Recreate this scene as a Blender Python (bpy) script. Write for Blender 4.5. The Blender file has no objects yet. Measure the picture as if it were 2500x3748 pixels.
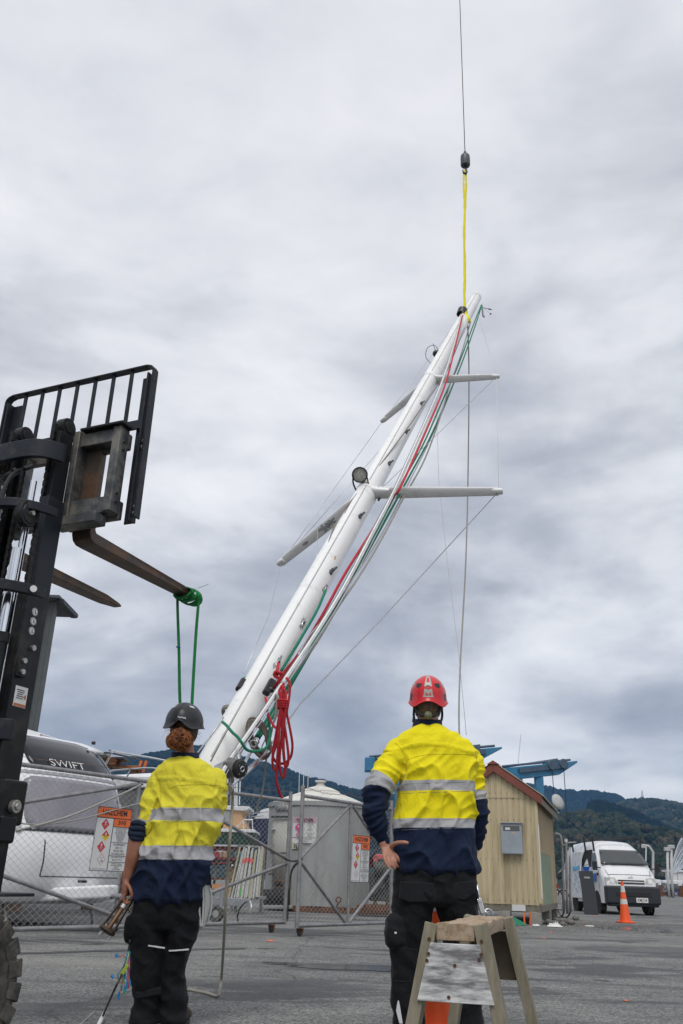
import bpy, bmesh, math, random
from mathutils import Vector, Matrix, noise, Euler

S = bpy.context.scene
COL = S.collection
R = math.radians
PI = math.pi

# ------------------------------------------------------------------ camera
FPX, CX, CY, CAMH = 3200.0, 1250.0, 1874.0, 0.73
TH = math.atan((3222 - CY) / FPX)
RO = R(1.8)
FW = Vector((0, math.cos(TH), math.sin(TH)))
_r0, _u0 = Vector((1, 0, 0)), Vector((0, -math.sin(TH), math.cos(TH)))
RT = _r0 * math.cos(RO) + _u0 * math.sin(RO)
UP = -_r0 * math.sin(RO) + _u0 * math.cos(RO)
CAM = Vector((0, 0, CAMH))

cam_d = bpy.data.cameras.new('camera')
cam = bpy.data.objects.new('camera', cam_d)
COL.objects.link(cam)
cam_d.sensor_fit = 'VERTICAL'
cam_d.sensor_height = 36.0
cam_d.lens = 36.0 * FPX / 3748.0
cam_d.clip_start = 0.05
cam_d.clip_end = 20000
m3 = Matrix((RT, UP, -FW)).transposed()
cam.matrix_world = Matrix.Translation(CAM) @ m3.to_4x4()
S.camera = cam

# ------------------------------------------------------------------ sky and light
SUN_EL, SUN_AZ = R(56), R(-170)      # azimuth measured from +Y towards +X
W = bpy.data.worlds.new('World')
S.world = W
W.use_nodes = True
nt = W.node_tree
nt.nodes.clear()
def wn(t, **k):
    n = nt.nodes.new(t)
    for a, v in k.items(): setattr(n, a, v)
    return n
def wl(a, b): nt.links.new(a, b)
def wmath(op, a, b=None, c=None):
    n = wn('ShaderNodeMath', operation=op)
    for i, v in enumerate((a, b, c)):
        if v is None: continue
        if isinstance(v, (int, float)): n.inputs[i].default_value = v
        else: wl(v, n.inputs[i])
    return n.outputs[0]
out = wn('ShaderNodeOutputWorld')
sky = wn('ShaderNodeTexSky', sky_type='NISHITA')
sky.sun_disc = False
sky.sun_elevation = SUN_EL
sky.sun_rotation = SUN_AZ
bg1 = wn('ShaderNodeBackground'); bg1.inputs[1].default_value = 0.12
wl(sky.outputs[0], bg1.inputs[0])
tc = wn('ShaderNodeTexCoord')
sep = wn('ShaderNodeSeparateXYZ'); wl(tc.outputs['Generated'], sep.inputs[0])
zc = wmath('MAXIMUM', sep.outputs[2], 0.0)
den = wmath('ADD', zc, 0.24)
ux = wmath('DIVIDE', sep.outputs[0], den)
uy = wmath('DIVIDE', sep.outputs[1], den)
comb = wn('ShaderNodeCombineXYZ'); wl(ux, comb.inputs[0]); wl(uy, comb.inputs[1])
dirv = wn('ShaderNodeVectorMath', operation='MULTIPLY'); wl(tc.outputs['Generated'], dirv.inputs[0]); dirv.inputs[1].default_value = (1.0, 1.0, 2.3)
def cloud(src, scale, detail, rough, loc, dist=0.0, stretch=(1, 1, 1)):
    mp = wn('ShaderNodeMapping'); mp.inputs['Location'].default_value = loc; mp.inputs['Scale'].default_value = stretch
    wl(src, mp.inputs[0])
    n = wn('ShaderNodeTexNoise'); n.inputs['Scale'].default_value = scale; n.inputs['Detail'].default_value = detail
    n.inputs['Roughness'].default_value = rough; n.inputs['Distortion'].default_value = dist
    wl(mp.outputs[0], n.inputs['Vector'])
    return n.outputs[0]
SEEDX, SEEDY = 21.9, 9.6
c_big = cloud(comb.outputs[0], 0.75, 3, 0.45, (SEEDX, SEEDY, 0), 0.3)
c_mid = cloud(dirv.outputs[0], 3.0, 9, 0.52, (SEEDX + 4.3, SEEDY + 0.5, 1.0), 0.3)
c_fin = cloud(dirv.outputs[0], 8.5, 8, 0.55, (SEEDX - 1.7, SEEDY + 7.5, 2.0), 0.25)
s1 = wmath('MULTIPLY_ADD', c_big, 0.62, -0.31)
s2 = wmath('MULTIPLY_ADD', wmath('SUBTRACT', c_mid, 0.5), 0.95, s1)
s3 = wmath('MULTIPLY_ADD', wmath('SUBTRACT', c_fin, 0.5), 0.34, s2)
# relief is strongest low down where the cloud bases are seen edge-on; overhead the deck is even and pale
s3 = wmath('MULTIPLY', s3, wmath('SUBTRACT', 1.32, wmath('MULTIPLY', zc, 1.35)))
s4 = wmath('MULTIPLY_ADD', zc, 0.24, s3)
low = wmath('MULTIPLY', wmath('POWER', wmath('SUBTRACT', 1.0, zc), 8.0), 0.27)
s5 = wmath('ADD', wmath('ADD', s4, low), 0.375)
ramp = wn('ShaderNodeValToRGB')
cr = ramp.color_ramp
cr.interpolation = 'B_SPLINE'
cr.elements[0].position = 0.24; cr.elements[0].color = (0.225, 0.240, 0.285, 1)
cr.elements[1].position = 0.76; cr.elements[1].color = (0.89, 0.885, 0.88, 1)
e = cr.elements.new(0.40); e.color = (0.375, 0.39, 0.435, 1)
e = cr.elements.new(0.54); e.color = (0.59, 0.60, 0.63, 1)
wl(s5, ramp.inputs[0])
bg2 = wn('ShaderNodeBackground'); bg2.inputs[1].default_value = 1.0
wl(ramp.outputs[0], bg2.inputs[0])
mixw = wn('ShaderNodeMixShader'); mixw.inputs[0].default_value = 0.95
wl(bg1.outputs[0], mixw.inputs[1]); wl(bg2.outputs[0], mixw.inputs[2])
wl(mixw.outputs[0], out.inputs[0])

sun_d = bpy.data.lights.new('sun', 'SUN')
sun_d.energy = 1.1
sun_d.angle = R(25)
sun_d.color = (1.0, 0.97, 0.93)
sun = bpy.data.objects.new('sun', sun_d)
COL.objects.link(sun)
_sd = Vector((math.sin(SUN_AZ) * math.cos(SUN_EL), math.cos(SUN_AZ) * math.cos(SUN_EL), math.sin(SUN_EL)))
sun.rotation_euler = _sd.to_track_quat('Z', 'Y').to_euler()
sun.location = _sd * 50

S.view_settings.view_transform = 'Standard'
S.view_settings.look = 'None'
S.view_settings.gamma = 1.0
S.view_settings.exposure = 0.42
S.view_settings.use_curve_mapping = False
S.cycles.max_bounces = 6
S.cycles.volume_bounces = 0

# ------------------------------------------------------------------ helpers
def ray(px, py): return FW * FPX + RT * (px - CX) - UP * (py - CY)
def P(px, py, Y):
    d = ray(px, py); return CAM + d * (Y / d.y)
def G(px, py, z=0.0):
    d = ray(px, py); return CAM + d * ((z - CAMH) / d.z)
def Z(px, py, z):
    return CAM + FW * z + RT * ((px - CX) / FPX * z) - UP * ((py - CY) / FPX * z)

def lin(h):
    h = h.lstrip('#'); v = [int(h[i:i+2], 16) / 255 for i in (0, 2, 4)]
    return tuple(x / 12.92 if x <= 0.04045 else ((x + 0.055) / 1.055) ** 2.4 for x in v)

MATS = {}
def M(name, col=(0.5, 0.5, 0.5), rough=0.6, metal=0.0, var=0.12, vs=6.0, bump=0.0, bs=80.0, bd=0.004,
      dirt=None, dirt_amt=0.5, dirt_scale=3.0, dirt_thr=0.55, coat=0.0, alpha=1.0, trans=0.0, spec=0.5, stretch=(1, 1, 1)):
    if name in MATS: return MATS[name]
    if isinstance(col, str): col = lin(col)
    m = bpy.data.materials.new(name); m.use_nodes = True
    n, l = m.node_tree.nodes, m.node_tree.links
    b = n['Principled BSDF']
    b.inputs['Roughness'].default_value = rough; b.inputs['Metallic'].default_value = metal
    b.inputs['Specular IOR Level'].default_value = spec
    b.inputs['Coat Weight'].default_value = coat
    b.inputs['Alpha'].default_value = alpha
    b.inputs['Transmission Weight'].default_value = trans
    t = n.new('ShaderNodeTexCoord')
    mp = n.new('ShaderNodeMapping'); mp.inputs['Scale'].default_value = stretch
    l.new(t.outputs['Object'], mp.inputs[0])
    nz = n.new('ShaderNodeTexNoise'); nz.inputs['Scale'].default_value = vs; nz.inputs['Detail'].default_value = 6
    nz.inputs['Roughness'].default_value = 0.6
    l.new(mp.outputs[0], nz.inputs['Vector'])
    r = n.new('ShaderNodeValToRGB')
    r.color_ramp.elements[0].position = 0.3; r.color_ramp.elements[1].position = 0.7
    r.color_ramp.elements[0].color = tuple(max(0, c * (1 - var)) for c in col) + (1,)
    r.color_ramp.elements[1].color = tuple(min(1, c * (1 + var)) for c in col) + (1,)
    l.new(nz.outputs[0], r.inputs[0])
    cout = r.outputs[0]
    if dirt is not None:
        if isinstance(dirt, str): dirt = lin(dirt)
        n2 = n.new('ShaderNodeTexNoise'); n2.inputs['Scale'].default_value = dirt_scale; n2.inputs['Detail'].default_value = 8
        n2.inputs['Roughness'].default_value = 0.68
        l.new(mp.outputs[0], n2.inputs['Vector'])
        r2 = n.new('ShaderNodeMapRange'); r2.inputs['From Min'].default_value = dirt_thr - 0.06; r2.inputs['From Max'].default_value = dirt_thr + 0.1
        r2.inputs['To Max'].default_value = dirt_amt
        l.new(n2.outputs[0], r2.inputs[0])
        mx = n.new('ShaderNodeMix'); mx.data_type = 'RGBA'
        l.new(r2.outputs[0], mx.inputs[0]); l.new(cout, mx.inputs[6]); mx.inputs[7].default_value = tuple(dirt) + (1,)
        cout = mx.outputs[2]
    l.new(cout, b.inputs['Base Color'])
    rr = n.new('ShaderNodeMapRange'); rr.inputs['To Min'].default_value = max(0.02, rough - 0.12); rr.inputs['To Max'].default_value = min(1, rough + 0.12)
    l.new(nz.outputs[0], rr.inputs[0]); l.new(rr.outputs[0], b.inputs['Roughness'])
    if bump > 0:
        nb = n.new('ShaderNodeTexNoise'); nb.inputs['Scale'].default_value = bs; nb.inputs['Detail'].default_value = 4
        l.new(mp.outputs[0], nb.inputs['Vector'])
        bp = n.new('ShaderNodeBump'); bp.inputs['Strength'].default_value = bump; bp.inputs['Distance'].default_value = bd
        l.new(nb.outputs[0], bp.inputs['Height']); l.new(bp.outputs[0], b.inputs['Normal'])
    MATS[name] = m
    return m

def tag(o, label=None, cat=None, group=None, kind=None):
    if label: o['label'] = label
    if cat: o['category'] = cat
    if group: o['group'] = group
    if kind: o['kind'] = kind
    return o
def thing(name, label, cat, loc=(0, 0, 0), rz=0.0, group=None):
    o = bpy.data.objects.new(name, None); COL.objects.link(o)
    o.empty_display_size = 0.1
    o.location = loc; o.rotation_euler = (0, 0, rz)
    return tag(o, label, cat, group)

class MB:
    """collects shapes for ONE mesh object"""
    def __init__(s): s.v, s.f, s.mi, s.cur = [], [], [], 0
    def add(s, vs, fs):
        o = len(s.v); s.v += [Vector(p) for p in vs]; s.f += [[o + i for i in f] for f in fs]; s.mi += [s.cur] * len(fs); return s
    def box(s, c, size, rot=None):
        c = Vector(c); hx, hy, hz = [q / 2 for q in size]
        vs = [Vector((x, y, z)) for x in (-hx, hx) for y in (-hy, hy) for z in (-hz, hz)]
        if rot is not None:
            rm = rot if isinstance(rot, Matrix) else Euler(rot).to_matrix()
            vs = [rm @ v for v in vs]
        return s.add([c + v for v in vs], [(0, 1, 3, 2), (4, 6, 7, 5), (0, 4, 5, 1), (2, 3, 7, 6), (0, 2, 6, 4), (1, 5, 7, 3)])
    def bar(s, a, b, w, h, up=(0, 0, 1)):
        a, b = Vector(a), Vector(b); d = (b - a).normalized(); up = Vector(up)
        x = d.cross(up)
        if x.length < 1e-4: x = d.cross(Vector((0, 1, 0)))
        x.normalize(); z = x.cross(d)
        o = [(-w/2, -h/2), (w/2, -h/2), (w/2, h/2), (-w/2, h/2)]
        vs = [a + x * p + z * q for p, q in o] + [b + x * p + z * q for p, q in o]
        return s.add(vs, [(3, 2, 1, 0), (4, 5, 6, 7), (0, 1, 5, 4), (1, 2, 6, 5), (2, 3, 7, 6), (3, 0, 4, 7)])
    def cyl(s, a, b, r0, r1=None, n=16, cap=True):
        return s.tube([a, b], [r0, r0 if r1 is None else r1], n, cap)
    def tube(s, pts, r, n=8, cap=True, sq=None):
        pts = [Vector(p) for p in pts]; k = len(pts)
        rs = r if isinstance(r, (list, tuple)) else [r] * k
        t0 = (pts[1] - pts[0]).normalized()
        up = Vector((0, 0, 1)) if abs(t0.z) < 0.9 else Vector((0, 1, 0))
        x = t0.cross(up).normalized()
        vs = []
        for i, p in enumerate(pts):
            if i == 0: t = t0
            elif i == k - 1: t = (pts[i] - pts[i-1]).normalized()
            else:
                t = (pts[i+1] - pts[i-1])
                t = t.normalized() if t.length > 1e-9 else t0
            x = (x - t * x.dot(t))
            if x.length < 1e-6: x = t.orthogonal()
            x.normalize(); y = t.cross(x)
            for j in range(n):
                a = 2 * PI * j / n
                q = (sq or 1.0)
                vs.append(p + x * (math.cos(a) * rs[i]) + y * (math.sin(a) * rs[i] * q))
        fs = [(i*n + j, i*n + (j+1) % n, (i+1)*n + (j+1) % n, (i+1)*n + j) for i in range(k-1) for j in range(n)]
        if cap: fs += [tuple(range(n-1, -1, -1)), tuple((k-1)*n + j for j in range(n))]
        return s.add(vs, fs)
    def prism(s, poly, d, closed=True):
        """poly: list of 3D points (planar), extruded by vector d"""
        k = len(poly); d = Vector(d); poly = [Vector(p) for p in poly]
        fs = [tuple(range(k-1, -1, -1)), tuple(range(k, 2*k))] + [(i, (i+1) % k, k + (i+1) % k, k + i) for i in range(k)]
        return s.add(poly + [p + d for p in poly], fs)
    def grid(s, rows, closed=False):
        h, w = len(rows), len(rows[0])
        fs = []
        for i in range(h-1):
            for j in range(w if closed else w-1):
                fs.append((i*w + j, i*w + (j+1) % w, (i+1)*w + (j+1) % w, (i+1)*w + j))
        return s.add([p for r_ in rows for p in r_], fs)
    def lathe(s, prof, o=(0, 0, 0), axis=(0, 0, 1), n=24, cap=True):
        o, ax = Vector(o), Vector(axis).normalized(); x = ax.orthogonal().normalized(); y = ax.cross(x)
        rows = [[o + ax * z + (x * math.cos(2*PI*j/n) + y * math.sin(2*PI*j/n)) * r for j in range(n)] for r, z in prof]
        b = len(s.v); s.grid(rows, True)
        if cap:
            s.f += [[b + j for j in range(n-1, -1, -1)], [b + (len(prof)-1)*n + j for j in range(n)]]; s.mi += [s.cur] * 2
        return s
    def torus(s, c, axis, rad, r, n=24, m=8, a0=0.0, a1=2*PI, x=None):
        c, ax = Vector(c), Vector(axis).normalized(); xx = (Vector(x) if x else ax.orthogonal()).normalized(); y = ax.cross(xx)
        full = abs(a1 - a0 - 2*PI) < 1e-6
        k = n if full else n + 1
        rows = []
        for i in range(k):
            a = a0 + (a1 - a0) * i / n; d = xx * math.cos(a) + y * math.sin(a)
            rows.append([c + d * (rad + r * math.cos(2*PI*j/m)) + ax * (r * math.sin(2*PI*j/m)) for j in range(m)])
        if full: rows.append(rows[0])
        return s.grid(rows, True)
    def build(s, name, mat, parent=None, smooth=False, bevel=0.0, world=False, kind=None, fix=True, seg=2, sub=0):
        me = bpy.data.meshes.new(name)
        off = Vector((0, 0, 0))
        if world and parent is not None:
            q = parent
            while q is not None: off += q.location; q = q.parent
        me.from_pydata([v - off for v in s.v], [], s.f)
        mats = mat if isinstance(mat, (list, tuple)) else [mat]
        for m in mats: me.materials.append(m)
        if len(mats) > 1:
            me.polygons.foreach_set('material_index', s.mi)
        if fix:
            bm = bmesh.new(); bm.from_mesh(me); bmesh.ops.recalc_face_normals(bm, faces=bm.faces); bm.to_mesh(me); bm.free()
        if smooth:
            me.shade_smooth()
            if smooth != 'full': me.set_sharp_from_angle(angle=R(38))
        o = bpy.data.objects.new(name, me); COL.objects.link(o)
        if parent is not None: o.parent = parent
        if bevel > 0:
            b = o.modifiers.new('bevel', 'BEVEL'); b.width = bevel; b.segments = seg; b.limit_method = 'ANGLE'; b.angle_limit = R(35)
            if not smooth: me.shade_smooth(); me.set_sharp_from_angle(angle=R(38))
            b.harden_normals = True
        if sub:
            q = o.modifiers.new('sub', 'SUBSURF'); q.levels = sub; q.render_levels = sub
        if kind: o['kind'] = kind
        return o

def inst(o, parent=None, loc=None, rot=None, scale=None):
    c = o.copy(); COL.objects.link(c)
    if parent is not None: c.parent = parent
    if loc is not None: c.location = loc
    if rot is not None: c.rotation_euler = rot
    if scale is not None: c.scale = scale
    return c
def copy_tree(o, parent=None):
    c = o.copy(); COL.objects.link(c); c.parent = parent
    for ch in list(o.children): copy_tree(ch, c)
    return c

def spline(pts, n=8):
    """Catmull-Rom through points"""
    pts = [Vector(p) for p in pts]; q = [2*pts[0] - pts[1]] + pts + [2*pts[-1] - pts[-2]]
    o = []
    for i in range(1, len(q) - 2):
        a, b, c, d = q[i-1:i+3]
        for j in range(n):
            t = j / n
            o.append(0.5 * ((2*b) + (c - a)*t + (2*a - 5*b + 4*c - d)*t*t + (3*b - a - 3*c + d)*t**3))
    o.append(pts[-1])
    return o

def text_mesh(body, size, mat, o, xd, yd, parent=None, name='lettering', align='CENTER', depth=0.0006, world=True, squeeze=1.0, bold=0.0):
    """flat lettering: o = anchor (middle), xd / yd = reading and up directions"""
    cu = bpy.data.curves.new(name, 'FONT'); cu.body = body; cu.size = size; cu.align_x = align; cu.align_y = 'CENTER'
    cu.offset = bold
    t = bpy.data.objects.new(name, cu); COL.objects.link(t)
    me = bpy.data.meshes.new_from_object(t.evaluated_get(bpy.context.evaluated_depsgraph_get()))
    COL.objects.unlink(t); bpy.data.objects.remove(t)
    xd, yd = Vector(xd).normalized(), Vector(yd).normalized(); nd = xd.cross(yd)
    off = Vector((0, 0, 0))
    if world and parent is not None:
        q = parent
        while q is not None: off += q.location; q = q.parent
    o = Vector(o)
    for v in me.vertices: v.co = o + xd * (v.co.x * squeeze) + yd * v.co.y + nd * depth - off
    me.materials.clear(); me.materials.append(mat)
    me.name = name
    ob = bpy.data.objects.new(name, me); COL.objects.link(ob)
    if parent is not None: ob.parent = parent
    return ob
def bezq(a, b, c, n=10):
    a, b, c = Vector(a), Vector(b), Vector(c)
    return [a*(1-t)**2 + b*2*t*(1-t) + c*t*t for t in [i/n for i in range(n+1)]]
def rnd(a, b): return random.uniform(a, b)
random.seed(7)
# ------------------------------------------------------------------ ground
def ground_material():
    m = bpy.data.materials.new('asphalt'); m.use_nodes = True
    n, l = m.node_tree.nodes, m.node_tree.links
    b = n['Principled BSDF']
    t = n.new('ShaderNodeTexCoord')
    def nz(scale, det=6, rough=0.6, st=(1, 1, 1), loc=(0, 0, 0), dist=0.0):
        mp = n.new('ShaderNodeMapping'); mp.inputs['Scale'].default_value = st; mp.inputs['Location'].default_value = loc
        l.new(t.outputs['Object'], mp.inputs[0])
        q = n.new('ShaderNodeTexNoise'); q.inputs['Scale'].default_value = scale; q.inputs['Detail'].default_value = det; q.inputs['Roughness'].default_value = rough
        q.inputs['Distortion'].default_value = dist
        l.new(mp.outputs[0], q.inputs['Vector']); return q.outputs[0]
    def mr(v, a, b_, c=0.0, d=1.0):
        q = n.new('ShaderNodeMapRange'); q.inputs[1].default_value = a; q.inputs[2].default_value = b_; q.inputs[3].default_value = c; q.inputs[4].default_value = d
        l.new(v, q.inputs[0]); return q.outputs[0]
    def mix(f, a, b_, mode='MIX'):
        q = n.new('ShaderNodeMix'); q.data_type = 'RGBA'; q.blend_type = mode
        if isinstance(f, float): q.inputs[0].default_value = f
        else: l.new(f, q.inputs[0])
        for i, v in ((6, a), (7, b_)):
            if isinstance(v, tuple): q.inputs[i].default_value = v
            else: l.new(v, q.inputs[i])
        return q.outputs[2]
    # aggregate
    vo = n.new('ShaderNodeTexVoronoi'); vo.inputs['Scale'].default_value = 80; l.new(t.outputs['Object'], vo.inputs['Vector'])
    hs = n.new('ShaderNodeSeparateColor'); l.new(vo.outputs['Color'], hs.inputs[0])
    chip = mr(hs.outputs[0], 0, 1, 0.40, 1.65)
    base = mix(mr(nz(1.3, 8, 0.65), 0.35, 0.68), (0.135, 0.138, 0.136, 1), (0.225, 0.224, 0.215, 1))
    vm = n.new('ShaderNodeCombineColor')
    for i in range(3): l.new(chip, vm.inputs[i])
    base = mix(1.0, base, vm.outputs[0], 'MULTIPLY')
    # damp stretches with their own outline, long across the yard
    damp = mr(nz(0.46, 8, 0.62, (0.55, 1.25, 1), (4.2, 1.3, 0), 0.7), 0.525, 0.565)
    base = mix(damp, base, mix(0.8, base, (0.03, 0.031, 0.033, 1)))
    # pale dusty wheel-worn gravel
    dust = mr(nz(0.22, 8, 0.7, (0.8, 1.4, 1), (9.0, 2.0, 0)), 0.50, 0.66, 0.0, 0.75)
    base = mix(dust, base, mix(0.6, base, (0.30, 0.29, 0.262, 1)))
    # small oil drips
    oil = mr(nz(1.7, 5, 0.55, (1, 1, 1), (2.2, 7.7, 0)), 0.64, 0.69, 0.0, 0.75)
    base = mix(oil, base, (0.028, 0.028, 0.03, 1))
    # hairline cracks and faint tyre scrubs
    vc = n.new('ShaderNodeTexVoronoi'); vc.feature = 'DISTANCE_TO_EDGE'; vc.inputs['Scale'].default_value = 0.33
    wv = n.new('ShaderNodeMix'); wv.data_type = 'RGBA'; wv.inputs[0].default_value = 0.3
    nn_ = n.new('ShaderNodeTexNoise'); nn_.inputs['Scale'].default_value = 1.1; nn_.inputs['Detail'].default_value = 8; l.new(t.outputs['Object'], nn_.inputs['Vector'])
    l.new(t.outputs['Object'], wv.inputs[6]); l.new(nn_.outputs['Color'], wv.inputs[7]); l.new(wv.outputs[2], vc.inputs['Vector'])
    base = mix(mr(vc.outputs['Distance'], 0.0, 0.004, 0.5, 0.0), base, (0.03, 0.03, 0.03, 1))
    scrub = mr(nz(0.9, 5, 0.6, (0.12, 3.2, 1), (1.0, 5.0, 0), 0.4), 0.56, 0.70, 0.0, 0.5)
    base = mix(scrub, base, (0.055, 0.055, 0.056, 1))
    l.new(base, b.inputs['Base Color'])
    rg = mr(damp, 0, 1, 0.93, 0.55)
    l.new(rg, b.inputs['Roughness'])
    b.inputs['Specular IOR Level'].default_value = 0.3
    bp = n.new('ShaderNodeBump'); bp.inputs['Strength'].default_value = 0.75; bp.inputs['Distance'].default_value = 0.008
    dd = mr(vo.outputs['Distance'], 0, 0.7, 1, 0)
    l.new(dd, bp.inputs['Height'])
    bp2 = n.new('ShaderNodeBump'); bp2.inputs['Strength'].default_value = 0.5; bp2.inputs['Distance'].default_value = 0.05
    l.new(nz(3.0, 8, 0.6), bp2.inputs['Height']); l.new(bp.outputs[0], bp2.inputs['Normal'])
    l.new(bp2.outputs[0], b.inputs['Normal'])
    return m
asph = ground_material()
mb = MB()
xs = [-9000, -2000, -500, -150, -60] + [-30 + 2 * i for i in range(31)] + [60, 150, 500, 2000, 9000]
ys = [-400, -60, -10] + [1.0 * i for i in range(0, 44)] + [60, 90, 150, 400, 1500, 9000]
mb.grid([[Vector((x, y, 0)) for x in xs] for y in ys])
ground = mb.build('ground', asph)
tag(ground, kind='structure')

# ------------------------------------------------------------------ hills
def hill_material(name, a, b_, c_, scale):
    m = bpy.data.materials.new(name); m.use_nodes = True
    n, l = m.node_tree.nodes, m.node_tree.links
    t = n.new('ShaderNodeTexCoord')
    q = n.new('ShaderNodeTexNoise'); q.inputs['Scale'].default_value = scale; q.inputs['Detail'].default_value = 9; q.inputs['Roughness'].default_value = 0.7
    l.new(t.outputs['Object'], q.inputs['Vector'])
    r = n.new('ShaderNodeValToRGB'); cr_ = r.color_ramp
    cr_.elements[0].position = 0.36; cr_.elements[0].color = a + (1,)
    cr_.elements[1].position = 0.66; cr_.elements[1].color = c_ + (1,)
    k = cr_.elements.new(0.52); k.color = b_ + (1,)
    l.new(q.outputs[0], r.inputs[0])
    bs_ = n['Principled BSDF']; l.new(r.outputs[0], bs_.inputs['Base Color'])
    bs_.inputs['Roughness'].default_value = 1.0; bs_.inputs['Specular IOR Level'].default_value = 0.1
    bp = n.new('ShaderNodeBump'); bp.inputs['Strength'].default_value = 1.0; bp.inputs['Distance'].default_value = 9.0
    q2 = n.new('ShaderNodeTexNoise'); q2.inputs['Scale'].default_value = scale * 8; q2.inputs['Detail'].default_value = 6
    l.new(t.outputs['Object'], q2.inputs['Vector']); l.new(q2.outputs[0], bp.inputs['Height']); l.new(bp.outputs[0], bs_.inputs['Normal'])
    return m
m_bush = hill_material('bush hillside', (0.022, 0.040, 0.024), (0.055, 0.062, 0.036), (0.16, 0.115, 0.08), 0.014)
m_dark = hill_material('dark forest hillside', (0.006, 0.016, 0.014), (0.012, 0.026, 0.021), (0.026, 0.036, 0.025), 0.012)
m_tree = hill_material('tree crowns', (0.016, 0.034, 0.018), (0.045, 0.058, 0.03), (0.14, 0.105, 0.07), 0.035)
m_pine = hill_material('pine crowns', (0.005, 0.016, 0.013), (0.009, 0.022, 0.018), (0.016, 0.032, 0.023), 0.03)

def hill(name, ridge, Y, foot, mat, amp, tree=None, ntree=0, th=(8, 14), pine=False, seed=1, ridge_trees=0):
    """ridge: pixel outline of the crest at distance Y; the slope runs down toward the viewer to distance foot"""
    random.seed(seed)
    xs_ = [p[0] for p in ridge]
    def crest(px):
        for (x0, y0), (x1, y1) in zip(ridge, ridge[1:]):
            if x0 <= px <= x1: return y0 + (y1 - y0) * (px - x0) / (x1 - x0)
        return ridge[-1][1]
    N, K = 90, 26
    rows = []
    def surf(u, v):
        px = xs_[0] + (xs_[-1] - xs_[0]) * u
        c = P(px, crest(px), Y)
        y = Y + (foot - Y) * v
        x = c.x * (1 - 0.25 * v * (1 - foot / Y))
        prof = (1 - v) ** 1.15
        z = c.z * prof
        nn = noise.fractal(Vector((x, y, seed * 37.0)) * (6.0 / Y), 1.0, 2.0, 5)
        z += amp * nn * min(1, v * 7) * min(1, (1 - v) * 4)
        return Vector((x, y, z - 4 * v))
    for k in range(K + 1):
        rows.append([surf(i / N, k / K) for i in range(N + 1)])
    # far side, so that the hill is a solid land form
    back = [[Vector((p.x * 1.03, Y * 1.04, p.z * 0.75)) for p in rows[0]], [Vector((p.x * 1.08, Y * 1.09, -5)) for p in rows[0]]]
    b = MB(); b.grid(back[::-1] + rows)
    o = b.build(name, mat, smooth='full', fix=False)
    tag(o, kind='structure')
    if ntree:
        t = MB()
        for i in range(ntree):
            if i < ridge_trees: u, v = random.random(), abs(random.gauss(0, 0.01))
            else: u, v = random.random(), random.random() ** 1.4 * 0.8
            p = surf(u, v)
            h = rnd(*th); w = h * (rnd(0.16, 0.24) if pine else rnd(0.35, 0.6))
            p = p - Vector((0, 0, h * 0.15))
            k = 5
            a0 = rnd(0, 6)
            if pine:
                ring = [p + Vector((math.cos(a0 + 2*PI*j/k) * w, math.sin(a0 + 2*PI*j/k) * w, h * 0.12)) for j in range(k)]
                t.add(ring + [p + Vector((rnd(-.3, .3), 0, h))], [(j, (j+1) % k, k) for j in range(k)])
            else:
                pr = [(0.55, 0.2), (1.0, 0.5), (0.72, 0.82)]
                vs = []
                for rr_, zz in pr:
                    for j in range(k):
                        q = rnd(0.75, 1.2)
                        vs.append(p + Vector((math.cos(a0 + 2*PI*j/k) * w * rr_ * q, math.sin(a0 + 2*PI*j/k) * w * rr_ * q, h * zz * rnd(0.92, 1.08))))
                vs.append(p + Vector((0, 0, h)))
                fs = [(i_*k + j, i_*k + (j+1) % k, (i_+1)*k + (j+1) % k, (i_+1)*k + j) for i_ in range(2) for j in range(k)] + [(2*k + j, 2*k + (j+1) % k, 3*k) for j in range(k)]
                t.add(vs, fs)
        fo = t.build('hillside_trees', tree, smooth='full', fix=False)
        tag(fo, {'hill_far': 'distant blue wooded ridge beyond the yard'}.get(name, 'wooded cover growing over the ' + name.replace('_', ' ')), 'trees', kind='stuff')
    return o
hill('hill_behind_tank', [(-400, 2990), (100, 2900), (330, 2812), (430, 2795), (540, 2775), (620, 2762), (720, 2742), (800, 2750), (900, 2788), (990, 2812), (1060, 2832), (1120, 2858), (1180, 2868), (1260, 2895), (1340, 2912), (1480, 2938), (1700, 3010), (1900, 3100)],
     1700, 500, m_dark, 22, m_pine, 5200, (7, 12), False, 3, 900)
hill('hill_far', [(1250, 3010), (1400, 2932), (1520, 2905), (1700, 2890), (1900, 2880), (2020, 2895), (2060, 2908), (2110, 2907), (2180, 2910), (2220, 2914), (2260, 2926), (2300, 2944), (2420, 2990), (2600, 3060), (2800, 3150)],
     2300, 1850, m_dark, 20, m_pine, 3000, (10, 17), False, 4, 900)
hill('hill_with_tower', [(2120, 3060), (2200, 2985), (2250, 2958), (2292, 2940), (2340, 2932), (2380, 2934), (2430, 2942), (2480, 2950), (2560, 2962), (2700, 2940), (2900, 2960), (3300, 3100)],
     1700, 900, m_bush, 30, m_tree, 5200, (6, 11), False, 5, 500)
hill('hill_of_scrub', [(1500, 3130), (1700, 3060), (1900, 3010), (2030, 2998), (2100, 2990), (2150, 2982), (2210, 3010), (2290, 3060), (2380, 3100), (2480, 3120), (2700, 3150), (3000, 3200)],
     1000, 420, m_bush, 12, m_tree, 5000, (5, 9), False, 6, 400)
hill('hill_of_pines', [(2135, 3050), (2150, 2985), (2165, 2968), (2200, 2966), (2250, 2980), (2320, 3006), (2400, 3040), (2470, 3072), (2540, 3110), (2640, 3180)],
     1130, 880, m_dark, 6, m_pine, 3600, (13, 18), True, 8, 500)

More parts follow.
